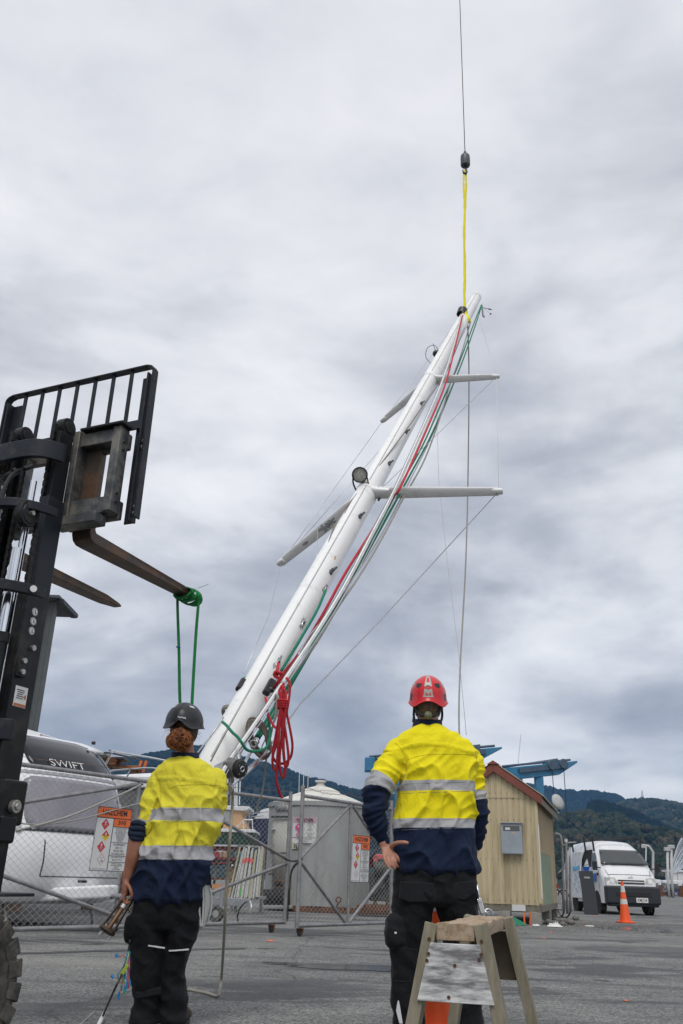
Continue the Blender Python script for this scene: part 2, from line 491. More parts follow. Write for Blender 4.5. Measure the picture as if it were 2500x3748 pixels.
# haze that fills the bay
hz = bpy.data.materials.new('haze air'); hz.use_nodes = True
hn, hl_ = hz.node_tree.nodes, hz.node_tree.links
hn.remove(hn['Principled BSDF'])
pv = hn.new('ShaderNodeVolumePrincipled')
pv.inputs['Color'].default_value = (0.26, 0.55, 1.0, 1)
pv.inputs['Density'].default_value = 0.00013
hl_.new(pv.outputs[0], hn['Material Output'].inputs['Volume'])
mb = MB(); mb.box((0, 1170, 179), (15000, 2760, 370))
haze = mb.build('haze', hz)
tag(haze, kind='stuff')
# ------------------------------------------------------------------ forklift
m_blk = M('black painted steel', (0.009, 0.010, 0.012), 0.45, 0.0, 0.4, 5, 0.25, 30, 0.003, spec=0.28, dirt=(0.085, 0.078, 0.066), dirt_amt=0.35, dirt_scale=4, dirt_thr=0.56)
m_navy = M('slate painted steel', (0.013, 0.017, 0.024), 0.45, 0.0, 0.3, 7, 0.1, 40, 0.002, dirt=(0.12, 0.11, 0.095), dirt_amt=0.4, dirt_scale=6, dirt_thr=0.60, spec=0.3)
m_worn = M('worn carriage steel', (0.075, 0.082, 0.088), 0.42, 0.35, 0.4, 5, 0.25, 30, 0.003, dirt=(0.27, 0.245, 0.20), dirt_amt=0.7, dirt_scale=5, dirt_thr=0.5)
m_fork = M('rust brown fork steel', (0.090, 0.068, 0.053), 0.48, 0.45, 0.35, 6, 0.3, 40, 0.003, dirt=(0.21, 0.105, 0.05), dirt_amt=0.6, dirt_scale=7, dirt_thr=0.52)
m_chrome = M('chromed rod', (0.75, 0.77, 0.8), 0.12, 1.0, 0.05, 3)
m_chain = M('oily chain', (0.022, 0.021, 0.02), 0.35, 0.6, 0.3, 30)
m_bolt = M('zinc bolt', (0.42, 0.41, 0.38), 0.4, 0.8, 0.2, 20)
m_hose = M('rubber hose', (0.018, 0.018, 0.019), 0.55, 0, 0.2, 12)
m_rub = M('tyre rubber', (0.035, 0.034, 0.032), 0.8, 0, 0.3, 9, 0.5, 60, 0.003, dirt=(0.16, 0.145, 0.12), dirt_amt=0.55, dirt_scale=8, dirt_thr=0.5)
m_rim = M('dull red rim', (0.16, 0.055, 0.05), 0.6, 0, 0.3, 6, dirt=(0.15, 0.13, 0.11), dirt_amt=0.6, dirt_scale=6, dirt_thr=0.5)
m_white = M('white print', (0.72, 0.72, 0.70), 0.5, 0, 0.06, 20)
m_ink = M('black print', (0.015, 0.015, 0.018), 0.6, 0, 0.1)
m_org = M('orange print', (0.75, 0.16, 0.03), 0.5, 0, 0.08, 10)

FL = thing('forklift', 'black forklift, mast raised, one fork holding a green strap', 'forklift', (-1.683, 4.74, 0), -0.414)
ZF = 2.453
# forks
for x in (0.262, -0.358):
    b = MB()
    prof = [(-0.045, 0.62), (0.0, 0.62), (0.0, 0.06), (0.012, 0.045), (0.95, 0.030), (1.12, 0.018), (1.15, 0.008), (1.15, -0.002), (1.0, -0.012), (0.05, -0.02), (0.0, -0.018), (-0.03, 0.0), (-0.045, 0.035)]
    w0, w1 = 0.065, 0.03
    L_, R_ = [], []
    for y, z in prof:
        ww = w0 if y < 0.75 else w0 + (w1 - w0) * ((y - 0.75) / 0.4) ** 1.6
        L_.append(Vector((x - ww, y, ZF + z))); R_.append(Vector((x + ww, y, ZF + z)))
    k = len(prof)
    b.add(L_ + R_, [tuple(range(k)), tuple(range(2*k - 1, k - 1, -1))] + [(i, (i+1) % k, k + (i+1) % k, k + i) for i in range(k)])
    b.build('fork', m_fork, FL, bevel=0.006)
# carriage plates and frame
b = MB()
b.box((0.0, -0.02, 3.03), (1.0, 0.035, 0.10)); b.build('carriage_bar', m_worn, FL, bevel=0.008)
b = MB(); b.box((0.0, -0.02, 2.60), (1.0, 0.035, 0.11)); b.build('carriage_bar', m_worn, FL, bevel=0.008)
for sx in (-1, 1):
    b = MB()
    b.box((sx * 0.33, -0.075, 3.045), (0.32, 0.075, 0.085)); b.box((sx * 0.33, -0.075, 2.61), (0.32, 0.075, 0.10))
    b.box((sx * 0.475, -0.080, 2.83), (0.055, 0.085, 0.53)); b.box((sx * 0.20, -0.085, 2.80), (0.045, 0.10, 0.60))
    b.build('side_shift_frame', m_worn, FL, bevel=0.006)
    b = MB(); b.box((sx * 0.38, -0.10, 3.098), (0.30, 0.10, 0.016)); b.build('frame_cap', m_blk, FL, bevel=0.004)
    for z in (3.00, 2.95, 2.68, 2.63):
        b = MB(); b.cyl((sx * 0.505, -0.08, z), (sx * 0.512, -0.08, z), 0.008, n=10); b.build('bolt', m_ink, FL)
b = MB(); b.box((0.30, -0.12, 2.52), (0.30, 0.10, 0.06)); b.build('lower_hook', m_worn, FL, bevel=0.006)
# load backrest
bt = 3.555
b = MB()
fr = [(-0.555, 3.44), (-0.555, 3.52), (-0.54, bt - 0.012), (-0.505, bt), (0.53, bt), (0.565, bt - 0.012), (0.58, 3.52), (0.58, 3.44)]
for (xa, za), (xb, zb) in zip(fr, fr[1:]):
    b.bar((xa, 0.02, za), (xb, 0.02, zb), 0.05, 0.012, up=Vector((-(zb - za), 0, xb - xa)))
for x in (-0.555, 0.58):
    b.bar((x, 0.02, 3.44), (x, 0.02, 2.56), 0.05, 0.012, up=(1, 0, 0))
b.build('backrest_frame', m_navy, FL, bevel=0.003)
for sx in (-1, 1):
    b = MB()
    x = -0.525 if sx < 0 else 0.55
    b.box((x, 0.02, 3.02), (0.012, 0.060, 0.96)); b.box((x - sx * 0.035, 0.046, 3.02), (0.07, 0.010, 0.955))
    b.build('backrest_angle', m_navy, FL, bevel=0.003)
    for z in (3.045, 3.005, 2.63, 2.59):
        b = MB(); b.cyl((x + 0.004, 0.02, z), (x + 0.026, 0.02, z), 0.014, n=6); b.build('bolt', m_bolt, FL)
for x in (-0.41, -0.275, -0.138, 0.0, 0.138, 0.275, 0.41):
    b = MB(); b.box((x, 0.02, 3.365), (0.024, 0.014, 0.37)); b.build('backrest_bar', m_navy, FL, bevel=0.003)
b = MB(); b.box((0.01, 0.02, 3.165), (1.06, 0.016, 0.06)); b.build('backrest_rail', m_navy, FL, bevel=0.003)
# mast rails: three nested stages, each a channel
def channel(x, y, z0, z1, w, d, t, sx, name, mat=m_blk):
    b = MB()
    b.box((x, y, (z0 + z1) / 2), (t, d, z1 - z0))
    b.box((x - sx * (w/2), y + d/2 - t/2, (z0 + z1) / 2), (w - t, t, z1 - z0 - 0.004))
    b.box((x - sx * (w/2), y - d/2 + t/2, (z0 + z1) / 2), (w - t, t, z1 - z0 - 0.004))
    return b.build(name, mat, FL, bevel=0.004)
for sx in (-1, 1):
    channel(sx * 0.18, -0.20, 1.75, 3.05, 0.06, 0.11, 0.022, sx, 'inner_mast_rail', m_blk)
    channel(sx * 0.218, -0.235, 1.05, 2.62, 0.06, 0.13, 0.022, sx, 'middle_mast_rail', m_navy)
    channel(sx * 0.255, -0.29, 0.16, 2.06, 0.07, 0.16, 0.026, sx, 'outer_mast_rail', m_blk)
    # rollers on top of the inner stage
    b = MB(); b.cyl((sx * 0.155 - 0.028, -0.185, 3.10), (sx * 0.155 + 0.028, -0.185, 3.10), 0.058, n=28)
    b.cyl((sx * 0.155 - 0.034, -0.185, 3.10), (sx * 0.155 + 0.034, -0.185, 3.10), 0.036, n=20)
    b.build('chain_roller', m_blk, FL, bevel=0.004)
    b = MB(); b.cyl((sx * 0.215 - 0.022, -0.42, 2.46), (sx * 0.215 + 0.022, -0.42, 2.46), 0.072, n=30)
    pw = b.build('hose_pulley', m_blk, FL, bevel=0.005)
    b = MB(); b.torus((sx * 0.215 + 0.022 * sx, -0.42, 2.46), (1, 0, 0), 0.050, 0.005, 28, 6); b.build('groove', m_navy, pw)
    b = MB(); b.cyl((sx * 0.215 + 0.02 * sx, -0.42, 2.46), (sx * 0.215 + 0.045 * sx, -0.42, 2.46), 0.013, n=6); b.build('bolt', m_bolt, pw)
    # hydraulic lift cylinders
    b = MB(); b.cyl((sx * 0.10, -0.30, 1.5), (sx * 0.10, -0.30, 2.72), 0.020, n=18); b.build('lift_rod', m_chrome, FL, smooth=True)
    b = MB(); b.cyl((sx * 0.19, -0.42, 1.78), (sx * 0.19, -0.42, 2.27), 0.024, n=18); b.build('lift_rod', m_chrome, FL, smooth=True)
    b = MB(); b.cyl((sx * 0.19, -0.42, 0.3), (sx * 0.19, -0.42, 1.80), 0.036, n=18); b.cyl((sx * 0.19, -0.42, 1.77), (sx * 0.19, -0.42, 1.82), 0.041, n=18)
    b.build('lift_cylinder', m_blk, FL, smooth=True)
    b = MB(); b.cyl((sx * 0.10, -0.30, 0.6), (sx * 0.10, -0.30, 1.52), 0.034, n=18); b.build('lift_cylinder', m_blk, FL, smooth=True)
    # leaf chains: many small plates
    for cx, cy, z0, z1 in ((sx * 0.155, -0.27, 1.2, 3.08), (sx * 0.235, -0.36, 1.0, 2.44), (sx * 0.04, -0.33, 1.2, 2.8)):
        b = MB(); z = z0; i = 0
        while z < z1:
            b.box((cx, cy, z), (0.022 if i % 2 else 0.014, 0.018, 0.030)); z += 0.024; i += 1
        b.build('leaf_chain', m_chain, FL)
# cross members (curved plates)
def cross(z, y, hw, h, bow, name, t=0.035):
    b = MB(); rows = []
    N = 16
    for zz in (z - h/2, z + h/2):
        pass
    outer, inner = [], []
    for i in range(N + 1):
        u = -1 + 2 * i / N
        yy = y - bow * (1 - abs(u) ** 4)
        outer.append(Vector((hw * u, yy, 0))); inner.append(Vector((hw * u, yy + t, 0)))
    k = N + 1
    vs = [p + Vector((0, 0, z - h/2)) for p in outer] + [p + Vector((0, 0, z + h/2)) for p in outer] + [p + Vector((0, 0, z - h/2)) for p in inner] + [p + Vector((0, 0, z + h/2)) for p in inner]
    fs = []
    for i in range(N):
        fs += [(i, i+1, k+i+1, k+i), (2*k+i+1, 2*k+i, 3*k+i, 3*k+i+1), (k+i, k+i+1, 3*k+i+1, 3*k+i), (i+1, i, 2*k+i, 2*k+i+1)]
    fs += [(0, k, 3*k, 2*k), (k-1, 3*k-1, 4*k-1, 2*k-1)]
    b.add(vs, fs)
    return b.build(name, m_navy, FL, bevel=0.006)
cross(2.885, -0.28, 0.25, 0.11, 0.12, 'mast_crosshead')
cross(2.505, -0.33, 0.30, 0.05, 0.20, 'mast_cross_member', 0.05)
cross(2.03, -0.40, 0.36, 0.055, 0.22, 'mast_cross_member', 0.055)
cross(1.35, -0.38, 0.31, 0.10, 0.05, 'mast_cross_member')
b = MB(); b.cyl((0.355, -0.43, 2.03), (0.3615, -0.435, 2.03), 0.017, n=16); b.build('sticker', m_white, FL)
# hoses
for i, (x0, bow) in enumerate(((-0.02, 0.10), (0.02, 0.13), (-0.10, 0.09))):
    b = MB(); b.tube(spline([(x0, -0.25, 2.85), (x0 - 0.03, -0.25 - bow, 2.70), (x0 - 0.05, -0.30 - bow * 0.6, 2.3), (x0 - 0.04, -0.33, 1.3)], 8), 0.012, 8); b.build('hydraulic_hose', m_hose, FL, smooth=True)
# outer rail fittings
b = MB(); b.box((0.2770, -0.34, 1.66), (0.02, 0.05, 0.10)); b.build('rail_bracket', m_blk, FL, bevel=0.004)
for z in (1.69, 1.635):
    b = MB(); b.cyl((0.2830, -0.34, z), (0.3010, -0.34, z), 0.014, n=6); b.build('bolt', m_bolt, FL)
b = MB(); b.cyl((0.2670, -0.28, 1.77), (0.2870, -0.28, 1.77), 0.016, n=6); b.build('bolt', m_bolt, FL)
for z in (1.955, 1.905, 1.855):
    b = MB(); b.cyl((0.2675, -0.30, z), (0.2705, -0.30, z), 0.021, n=20); s_ = b.build('round_sticker', m_white, FL)
    b = MB(); b.torus((0.2710, -0.30, z), (1, 0, 0), 0.0185, 0.0012, 20, 4); b.box((0.2710, -0.30, z), (0.0012, 0.004, 0.018)); b.box((0.2710, -0.294, z - 0.006), (0.0012, 0.010, 0.003)); b.build('pictogram', m_ink, s_)
b = MB(); b.box((0.2685, -0.30, 1.52), (0.003, 0.085, 0.10)); s_ = b.build('warning_sticker', m_white, FL)
b = MB(); b.box((0.2706, -0.30, 1.479), (0.0012, 0.080, 0.014)); b.box((0.2706, -0.27, 1.522), (0.0012, 0.012, 0.022)); b.build('orange_band', M('sticker orange', (0.45, 0.16, 0.07), 0.5), s_)
b = MB()
for i in range(5): b.box((0.2708, -0.307 + 0.004 * (i % 2), 1.552 - 0.010 * i), (0.0012, 0.052 - 0.006 * (i % 3), 0.0035))
b.build('print_lines', m_ink, s_)
# lower pivot, axle, chassis, front wheels
b = MB(); b.box((0.345, -0.34, 1.02), (0.07, 0.15, 0.20)); b.box((0.355, -0.37, 0.90), (0.09, 0.10, 0.12)); b.build('tilt_bracket', m_blk, FL, bevel=0.014)
b = MB(); b.cyl((0.38, -0.35, 1.0), (0.408, -0.35, 1.0), 0.030, n=20); b.cyl((0.405, -0.35, 1.0), (0.417, -0.35, 1.0), 0.017, n=6); b.build('pivot_pin', m_bolt, FL, bevel=0.003)
b = MB(); b.cyl((0.41, -0.45, 0.88), (0.20, -1.10, 0.66), 0.028, n=14); b.build('tilt_cylinder', m_blk, FL, smooth=True)
b = MB(); b.cyl((-0.66, -0.80, 0.30), (0.66, -0.80, 0.30), 0.07, n=14); b.build('axle', m_blk, FL, smooth=True)
b = MB(); b.box((0, -1.25, 0.52), (0.84, 1.35, 0.50)); b.box((0, -0.75, 0.85), (0.80, 0.10, 0.35)); b.build('chassis', m_navy, FL, bevel=0.03)
b = MB(); b.prism([(-0.5, -1.95, 0.25), (-0.5, -2.35, 0.35), (-0.5, -2.38, 1.0), (-0.5, -1.95, 1.05)], (1.0, 0, 0)); b.build('counterweight', m_navy, FL, bevel=0.05)
for sx in (-1, 1):
    b = MB(); b.bar((sx * 0.42, -0.78, 0.9), (sx * 0.42, -1.02, 2.1), 0.05, 0.06); b.bar((sx * 0.42, -2.0, 1.05), (sx * 0.42, -1.9, 2.1), 0.05, 0.06); b.bar((sx * 0.42, -0.98, 2.1), (sx * 0.42, -1.95, 2.1), 0.05, 0.06); b.build('overhead_guard_side', m_blk, FL, bevel=0.008)
    # mudguard step plate
    b = MB(); b.box((sx * 0.50, -0.62, 0.635), (0.28, 0.42, 0.014)); b.build('mudguard', m_navy, FL, bevel=0.004)
    # wheel
    cx, cy, cz, rr = sx * 0.62, -0.80, 0.30, 0.30
    b = MB(); b.lathe([(0.16, -0.09), (0.24, -0.105), (0.272, -0.10), (0.283, -0.07), (0.286, 0.0), (0.283, 0.07), (0.272, 0.10), (0.24, 0.105), (0.16, 0.09)], (cx, cy, cz), (1, 0, 0), 48, cap=False)
    N = 20
    for i in range(N):
        for side in (-1, 1):
            a = 2 * PI * (i + (0.5 if side > 0 else 0)) / N
            d = Vector((0, math.cos(a), math.sin(a))); tt = Vector((0, -math.sin(a), math.cos(a)))
            c = Vector((cx, cy, cz))
            vs = []
            for xx, rad, tw in ((0.0, 0.300, 0.022), (0.105, 0.292, 0.034), (0.112, 0.245, 0.030)):
                for s_2 in (-1, 1):
                    vs.append(c + Vector((side * xx, 0, 0)) + d * rad + tt * (tw * s_2 + xx * 0.25))
            vin = [v - d * 0.03 - Vector((side * 0.008, 0, 0)) for v in vs]
            b.add(vs + vin, [(0, 1, 3, 2), (2, 3, 5, 4), (0, 2, 8, 6), (1, 7, 9, 3), (2, 4, 10, 8), (3, 9, 11, 5), (0, 6, 7, 1), (4, 5, 11, 10)])
    wo = b.build('wheel', m_rub, FL, bevel=0.004, seg=1)
    b = MB(); b.lathe([(0.165, -0.07), (0.165, 0.06), (0.13, 0.075), (0.09, 0.05), (0.05, 0.06), (0.0, 0.06)], (cx, cy, cz), (sx, 0, 0), 32, cap=False); b.build('rim', m_rim, wo, smooth=True)
    # rear steer wheel
    b = MB(); b.lathe([(0.05, -0.08), (0.20, -0.085), (0.235, -0.07), (0.24, 0), (0.235, 0.07), (0.20, 0.085), (0.05, 0.08)], (sx * 0.42, -2.0, 0.24), (1, 0, 0), 36); b.build('wheel', m_rub, FL, bevel=0.006)

# green round sling choked over the fork tip, hanging down behind the helmet
m_green = M('green webbing', lin('#0b7a38'), 0.8, 0, 0.2, 20, 0.3, 300, 0.001, stretch=(1, 1, 0.3))
tipw = Matrix.Translation(FL.location) @ Matrix.Rotation(-0.414, 4, 'Z')
fd = (tipw.to_3x3() @ Vector((0, 1, 0))); fr_ = (tipw.to_3x3() @ Vector((1, 0, 0)))
c0 = tipw @ Vector((0.262, 1.09, ZF + 0.008))
SL = thing('lifting_strap', 'green webbing strap choked round the fork tip, its two falls hanging behind the black helmet', 'strap', c0)
b = MB()
for k, (off, hw_, hh, wd) in enumerate(((-0.07, 0.062, 0.040, 0.030), (-0.03, 0.068, 0.046, 0.034), (0.015, 0.066, 0.050, 0.032), (0.05, 0.060, 0.042, 0.028), (-0.05, 0.072, 0.036, 0.03), (0.035, 0.074, 0.044, 0.026))):
    pts = []
    for i in range(28):
        a = 2 * PI * i / 28
        pts.append(c0 + fd * (off + 0.025 * math.sin(a + k)) + fr_ * (math.cos(a) * hw_) + Vector((0, 0, math.sin(a) * hh - 0.005)))
    rows = []
    for w_ in (-1, 1):
        rows.append([p + fd * (w_ * wd / 2) for p in pts])
    rows2 = [[c0 + (p - c0) * 1.0 + (p - c0 - fd * (p - c0).dot(fd)).normalized() * 0.006 for p in r_] for r_ in rows]
    b.grid([rows[0], rows2[0], rows2[1], rows[1], rows[0]], True)
b.build('choke_hitch', m_green, SL, smooth='full', world=True)
def ribbon(pts, width, thick, twist0=0.0, twist1=0.0, face=Vector((0, -1, 0))):
    b = MB(); rows = []
    k = len(pts)
    for i, p in enumerate(pts):
        t = (pts[min(i+1, k-1)] - pts[max(i-1, 0)]).normalized()
        sd = t.cross(face).normalized(); fn = sd.cross(t).normalized()
        a = twist0 + (twist1 - twist0) * i / (k - 1)
        x = sd * math.cos(a) + fn * math.sin(a); y = fn * math.cos(a) - sd * math.sin(a)
        rows.append([p + x * (width/2 * sx) + y * (thick/2 * sy) for sx, sy in ((-1, -1), (1, -1), (1, 1), (-1, 1))])
    b.grid(rows, True)
    b.f += [[0, 1, 2, 3], [4*(k-1) + 3, 4*(k-1) + 2, 4*(k-1) + 1, 4*(k-1)]]; b.mi += [0, 0]
    return b
YS = c0.y
falls = [[(650, 2178), (650, 2230), (655, 2380), (659, 2570), (672, 2700), (690, 2790)], [(728, 2180), (725, 2225), (716, 2340), (703, 2570), (698, 2700), (694, 2790)]]
for i, f in enumerate(falls):
    pts = spline([P(x, y, YS + 0.002 * j) for j, (x, y) in enumerate(f)], 8)
    ribbon(pts, 0.019, 0.006, 0.9 if i else 1.0, 0.15 if i else 0.35).build('strap_fall', m_green, SL, smooth=True, world=True)
b = MB(); q = P(652.5, 2368, YS); b.torus(q, (0, 0, 1), 0.012, 0.0035, 16, 6); b.build('blue_tie', M('blue tie', (0.02, 0.12, 0.45), 0.5), SL, smooth=True, world=True)
ribbon([c0 + Vector((0.01, 0, 0.045)) + fd * 0.02, c0 + Vector((0.05, -0.01, 0.062)) + fd * 0.03, c0 + Vector((0.09, -0.015, 0.062)), c0 + Vector((0.125, -0.01, 0.08))], 0.022, 0.002, 1.2, 1.3).build('label_tag', M('pale tag', (0.35, 0.5, 0.55), 0.5), SL, world=True)
b = MB(); q = P(692, 2800, YS); b.torus(q, (0, 1, 0), 0.035, 0.011, 20, 8); b.build('shackle', m_bolt, SL, smooth=True, world=True)
# ------------------------------------------------------------------ yacht mast hung from the crane
m_mast = M('white mast paint', (0.85, 0.85, 0.84), 0.30, 0, 0.03, 2.5, dirt=(0.42, 0.42, 0.41), dirt_amt=0.4, dirt_scale=7, dirt_thr=0.60)
m_alu = M('bare aluminium', (0.55, 0.56, 0.57), 0.42, 0.7, 0.2, 12)
m_aluw = M('flaked grey paint patch', (0.34, 0.35, 0.35), 0.7, 0, 0.35, 30)
m_steel = M('stainless steel', (0.62, 0.63, 0.65), 0.22, 1.0, 0.1, 8)
m_fit = M('dark fitting', (0.085, 0.095, 0.105), 0.45, 0.2, 0.3, 12)
m_black = M('black plastic', (0.015, 0.015, 0.017), 0.4, 0, 0.2, 8)
m_line = M('mast groove shadow grey', (0.20, 0.20, 0.20), 0.7)
def rope_mat(name, c, fleck=None):
    return M(name, c, 0.85, 0, 0.22, 60, 0.6, 350, 0.002, dirt=fleck, dirt_amt=0.8, dirt_scale=140, dirt_thr=0.66) if fleck else M(name, c, 0.85, 0, 0.22, 60, 0.6, 350, 0.002)
m_red = rope_mat('red braided rope', (0.50, 0.022, 0.035), (0.75, 0.6, 0.6))
m_grn = rope_mat('green braided rope', (0.010, 0.20, 0.115), (0.25, 0.5, 0.4))
m_gry = rope_mat('grey braided rope', (0.32, 0.31, 0.28))
m_brn = rope_mat('brown grey rope', (0.22, 0.19, 0.165))
m_wht = rope_mat('white braided rope', (0.62, 0.62, 0.58))
m_wir = M('stainless wire', (0.48, 0.48, 0.49), 0.35, 0.9, 0.1, 50)
m_blu = M('white rope with blue fleck', (0.42, 0.43, 0.41), 0.85, 0, 0.15, 50, 0.6, 300, 0.002, dirt=(0.02, 0.16, 0.30), dirt_amt=0.9, dirt_scale=45, dirt_thr=0.60)

HEEL, TIP = Z(742, 2880, 5.5), Z(1746, 1085, 18.0)
AX = (TIP - HEEL); MLEN = AX.length; AX.normalize()
_e = AX.cross(Vector((0, 0, 1))).normalized(); _g = AX.cross(_e)
BT = _e * math.cos(-0.215) + _g * math.sin(-0.215)          # athwart
FA = AX.cross(BT)                                           # fore-and-aft
def mast_r(t): return 1.0 if t < 0.80 else 1.0 - 0.16 * (t - 0.80) / 0.2
RA, RB = 0.106, 0.126                                        # half width athwart / fore-and-aft
def MP(t, a, k=1.0):
    """point on the mast wall at length share t, angle a (0 = athwart right), k = radius factor"""
    s = mast_r(t) * k
    return HEEL + AX * (t * MLEN) + BT * (math.cos(a) * RA * s) + FA * (math.sin(a) * RB * s)
YM = thing('yacht_mast', 'long white yacht mast slung at an angle, spreaders and loose rigging hanging from it', 'mast', HEEL)
b = MB(); rows = []
for i in range(41):
    t = i / 40; rows.append([MP(t, 2*PI*j/36) for j in range(36)])
rows.append([MP(1.0, 2*PI*j/36, 0.85) + AX * 0.03 for j in range(36)])
b.grid(rows, True); b.f += [list(range(35, -1, -1)), [41*36 + j for j in range(36)]]; b.mi += [0, 0]
b.build('spar', m_mast, YM, smooth=True, world=True)
# which way faces the viewer
def view_angle(t, off=0.0):
    c = HEEL + AX * (t * MLEN); v = (CAM - c).normalized()
    return math.atan2(v.dot(FA) * RA, v.dot(BT) * RB) + off
# find param so that the wall point projects to a pixel
def proj(p):
    v = p - CAM; k = FPX / v.dot(FW); return CX + k * v.dot(RT), CY - k * v.dot(UP)
def on_mast(px, py, k=1.0):
    best = None
    for it in range(61):
        for ia in range(-16, 17):
            pass
    t, a = 0.5, view_angle(0.5)
    lo = (1e18, 0, 0)
    for it in range(81):
        t = it / 80; va = view_angle(t)
        for ia in range(-9, 10):
            q = proj(MP(t, va + ia * 0.17, k)); d = (q[0]-px)**2 + (q[1]-py)**2
            if d < lo[0]: lo = (d, t, va + ia * 0.17)
    _, t, a = lo; st, sa = 0.006, 0.08
    for _ in range(30):
        imp = False
        for dt, da in ((st, 0), (-st, 0), (0, sa), (0, -sa)):
            q = proj(MP(t + dt, a + da, k)); d = (q[0]-px)**2 + (q[1]-py)**2
            if d < lo[0]: lo = (d, t + dt, a + da); imp = True
        _, t, a = lo
        if not imp: st *= 0.5; sa *= 0.5
    return t, a
def wall_frame(t, a):
    p = MP(t, a); n_ = (MP(t, a, 1.1) - p).normalized(); s = AX.cross(n_).normalized()
    return p, n_, s
# mast track groove and seam lines on the side we see
for off, w_, mm in ((-0.42, 0.0022, m_line), (-0.36, 0.0022, m_line)):
    b = MB(); pts = []
    for i in range(41):
        t = 0.01 + 0.985 * i / 40; pts.append(MP(t, view_angle(0.3) + off, 1.001))
    b.tube(pts, w_, 4); b.build('groove', mm, YM, world=True)
b = MB(); rows = []
for tt in (0.985, 0.988):
    rows.append([MP(tt, 2*PI*j/36, 1.012) for j in range(36)])
b.grid(rows, True); b.build('masthead_seam', m_alu, YM, world=True)
# spreaders
for t, ln, w0, w1 in ((0.3138, 1.407, 0.074, 0.048), (0.598, 0.979, 0.066, 0.042)):
    o = HEEL + AX * (t * MLEN)
    for s in (-1, 1):
        d = (BT * (s * math.cos(0.322)) + FA * math.sin(0.322) + AX * (-0.021)).normalized()
        rows = []; r0 = 0.075
        for i in range(13):
            u = i / 12; c = o + d * (r0 + (ln - r0) * u)
            w = w0 + (w1 - w0) * u; th = w * 0.36
            ca = (AX - d * AX.dot(d)).normalized(); cb = d.cross(ca)
            # blade: chord lies fore-and-aft, thin along the mast
            rows.append([c + cb * (math.cos(2*PI*j/20) * w) + ca * (math.sin(2*PI*j/20) * th) for j in range(20)])
        b = MB(); b.grid(rows, True); b.f += [list(range(19, -1, -1)), [12*20 + j for j in range(20)]]; b.mi += [0, 0]
        sp = b.build('spreader', m_mast, YM, smooth=True, world=True)
        c = o + d * ln
        b = MB(); b.tube([c - d * 0.06, c - d * 0.05, c + d * 0.03, c + d * 0.045], [w1 * 0.9, w1 * 1.06, w1 * 1.0, w1 * 0.7], 14, sq=0.62); b.build('tip_boot', m_mast, sp, smooth=True, world=True)
        # root bracket hugging the wall with bolts
        b = MB()
        ca = (AX - d * AX.dot(d)).normalized(); cb = d.cross(ca)
        b.tube([o + d * 0.07, o + d * 0.13, o + d * 0.26], [0.125, 0.10, w0 * 1.03], 18, sq=0.5)
        bk = b.build('spreader_bracket', m_mast, sp, smooth=True, world=True)
        for q in (-1, 1):
            cc = o + d * 0.135 + cb * (0.06 * q)
            vv = (CAM - cc).normalized()
            sgn = 1 if vv.dot(ca) > 0 else -1
            b = MB(); b.cyl(cc, cc + ca * (sgn * 0.062), 0.012, n=10); b.build('bolt', m_fit, bk, world=True)
    b = MB(); rows = []
    for dt in (-0.005, 0.005):
        rows.append([MP(t + dt, 2*PI*j/36, 1.03) for j in range(36)])
    b.grid(rows, True); b.build('spreader_collar', m_mast, YM, smooth=True, world=True)
def flake(u, s, w, h, seed):
    o = HEEL + AX * (0.3138 * MLEN); d = (BT * (s * math.cos(0.322)) + FA * math.sin(0.322) + AX * (-0.021)).normalized()
    ca = (AX - d * AX.dot(d)).normalized(); cb = d.cross(ca); c = o + d * u
    sg = 1 if (CAM - c).dot(ca) > 0 else -1; W = 0.074 - 0.026 * (u - 0.075) / 1.272
    random.seed(seed); pts = []
    for i in range(40):
        a = 2*PI*i/40; k = rnd(0.45, 1.1); x, y = math.cos(a) * w * k, max(-0.95, min(0.95, math.sin(a) * h * k))
        pts.append(c + d * x + cb * (y * W) + ca * (sg * (W * 0.36 * math.sqrt(1 - y*y) + 0.0015)))
    b = MB(); b.add([c + ca * (sg * (W * 0.36 + 0.0015))] + pts, [(0, 1 + i, 1 + (i+1) % 40) for i in range(40)]); b.build('flaked_patch', m_aluw, YM, world=True, fix=False)
LFT = max((-1, 1), key=lambda s: -(BT * s).dot(RT))
flake(0.62, LFT, 0.15, 0.8, 4); flake(0.98, LFT, 0.05, 0.4, 6)
def decal_wall(px, py, w, h, mat, name, jag=0.35, seed=0):
    t, a = on_mast(px, py); p, n_, s = wall_frame(t, a)
    random.seed(seed); poly = []
    for i in range(26):
        an = 2*PI*i/26; k = 1 + rnd(-jag, jag)
        t2 = t + AX.dot(AX) * math.sin(an) * h * k / MLEN; a2 = a + math.cos(an) * w * k / RB
        poly.append(MP(t2, a2, 1.006))
    b = MB(); b.add([MP(t, a, 1.006)] + poly, [(0, 1 + i, 1 + (i+1) % 26) for i in range(26)])
    return b.build(name, mat, YM, world=True, fix=False)
def exit_slot(px, py, rope=None, seed=0):
    decal_wall(px, py, 0.028, 0.075, m_aluw, 'worn_patch', 0.45, seed)
    t, a = on_mast(px, py); p, n_, s = wall_frame(t, a)
    b = MB()
    rows = []
    for k_, o_ in ((1.0, 0.001), (0.8, 0.008), (0.55, 0.009)):
        rows.append([p + n_ * o_ + s * (math.cos(2*PI*j/16) * 0.018 * k_) + AX * (math.sin(2*PI*j/16) * 0.042 * k_) for j in range(16)])
    b.grid(rows, True); e_ = b.build('halyard_exit', m_alu, YM, smooth=True, world=True)
    b = MB(); b.add([p + n_ * 0.0035 - AX * 0.006 + s * (math.cos(2*PI*j/16) * 0.011) + AX * (math.sin(2*PI*j/16) * 0.020) for j in range(16)], [tuple(range(16))]); b.build('slot', m_ink, e_, world=True)
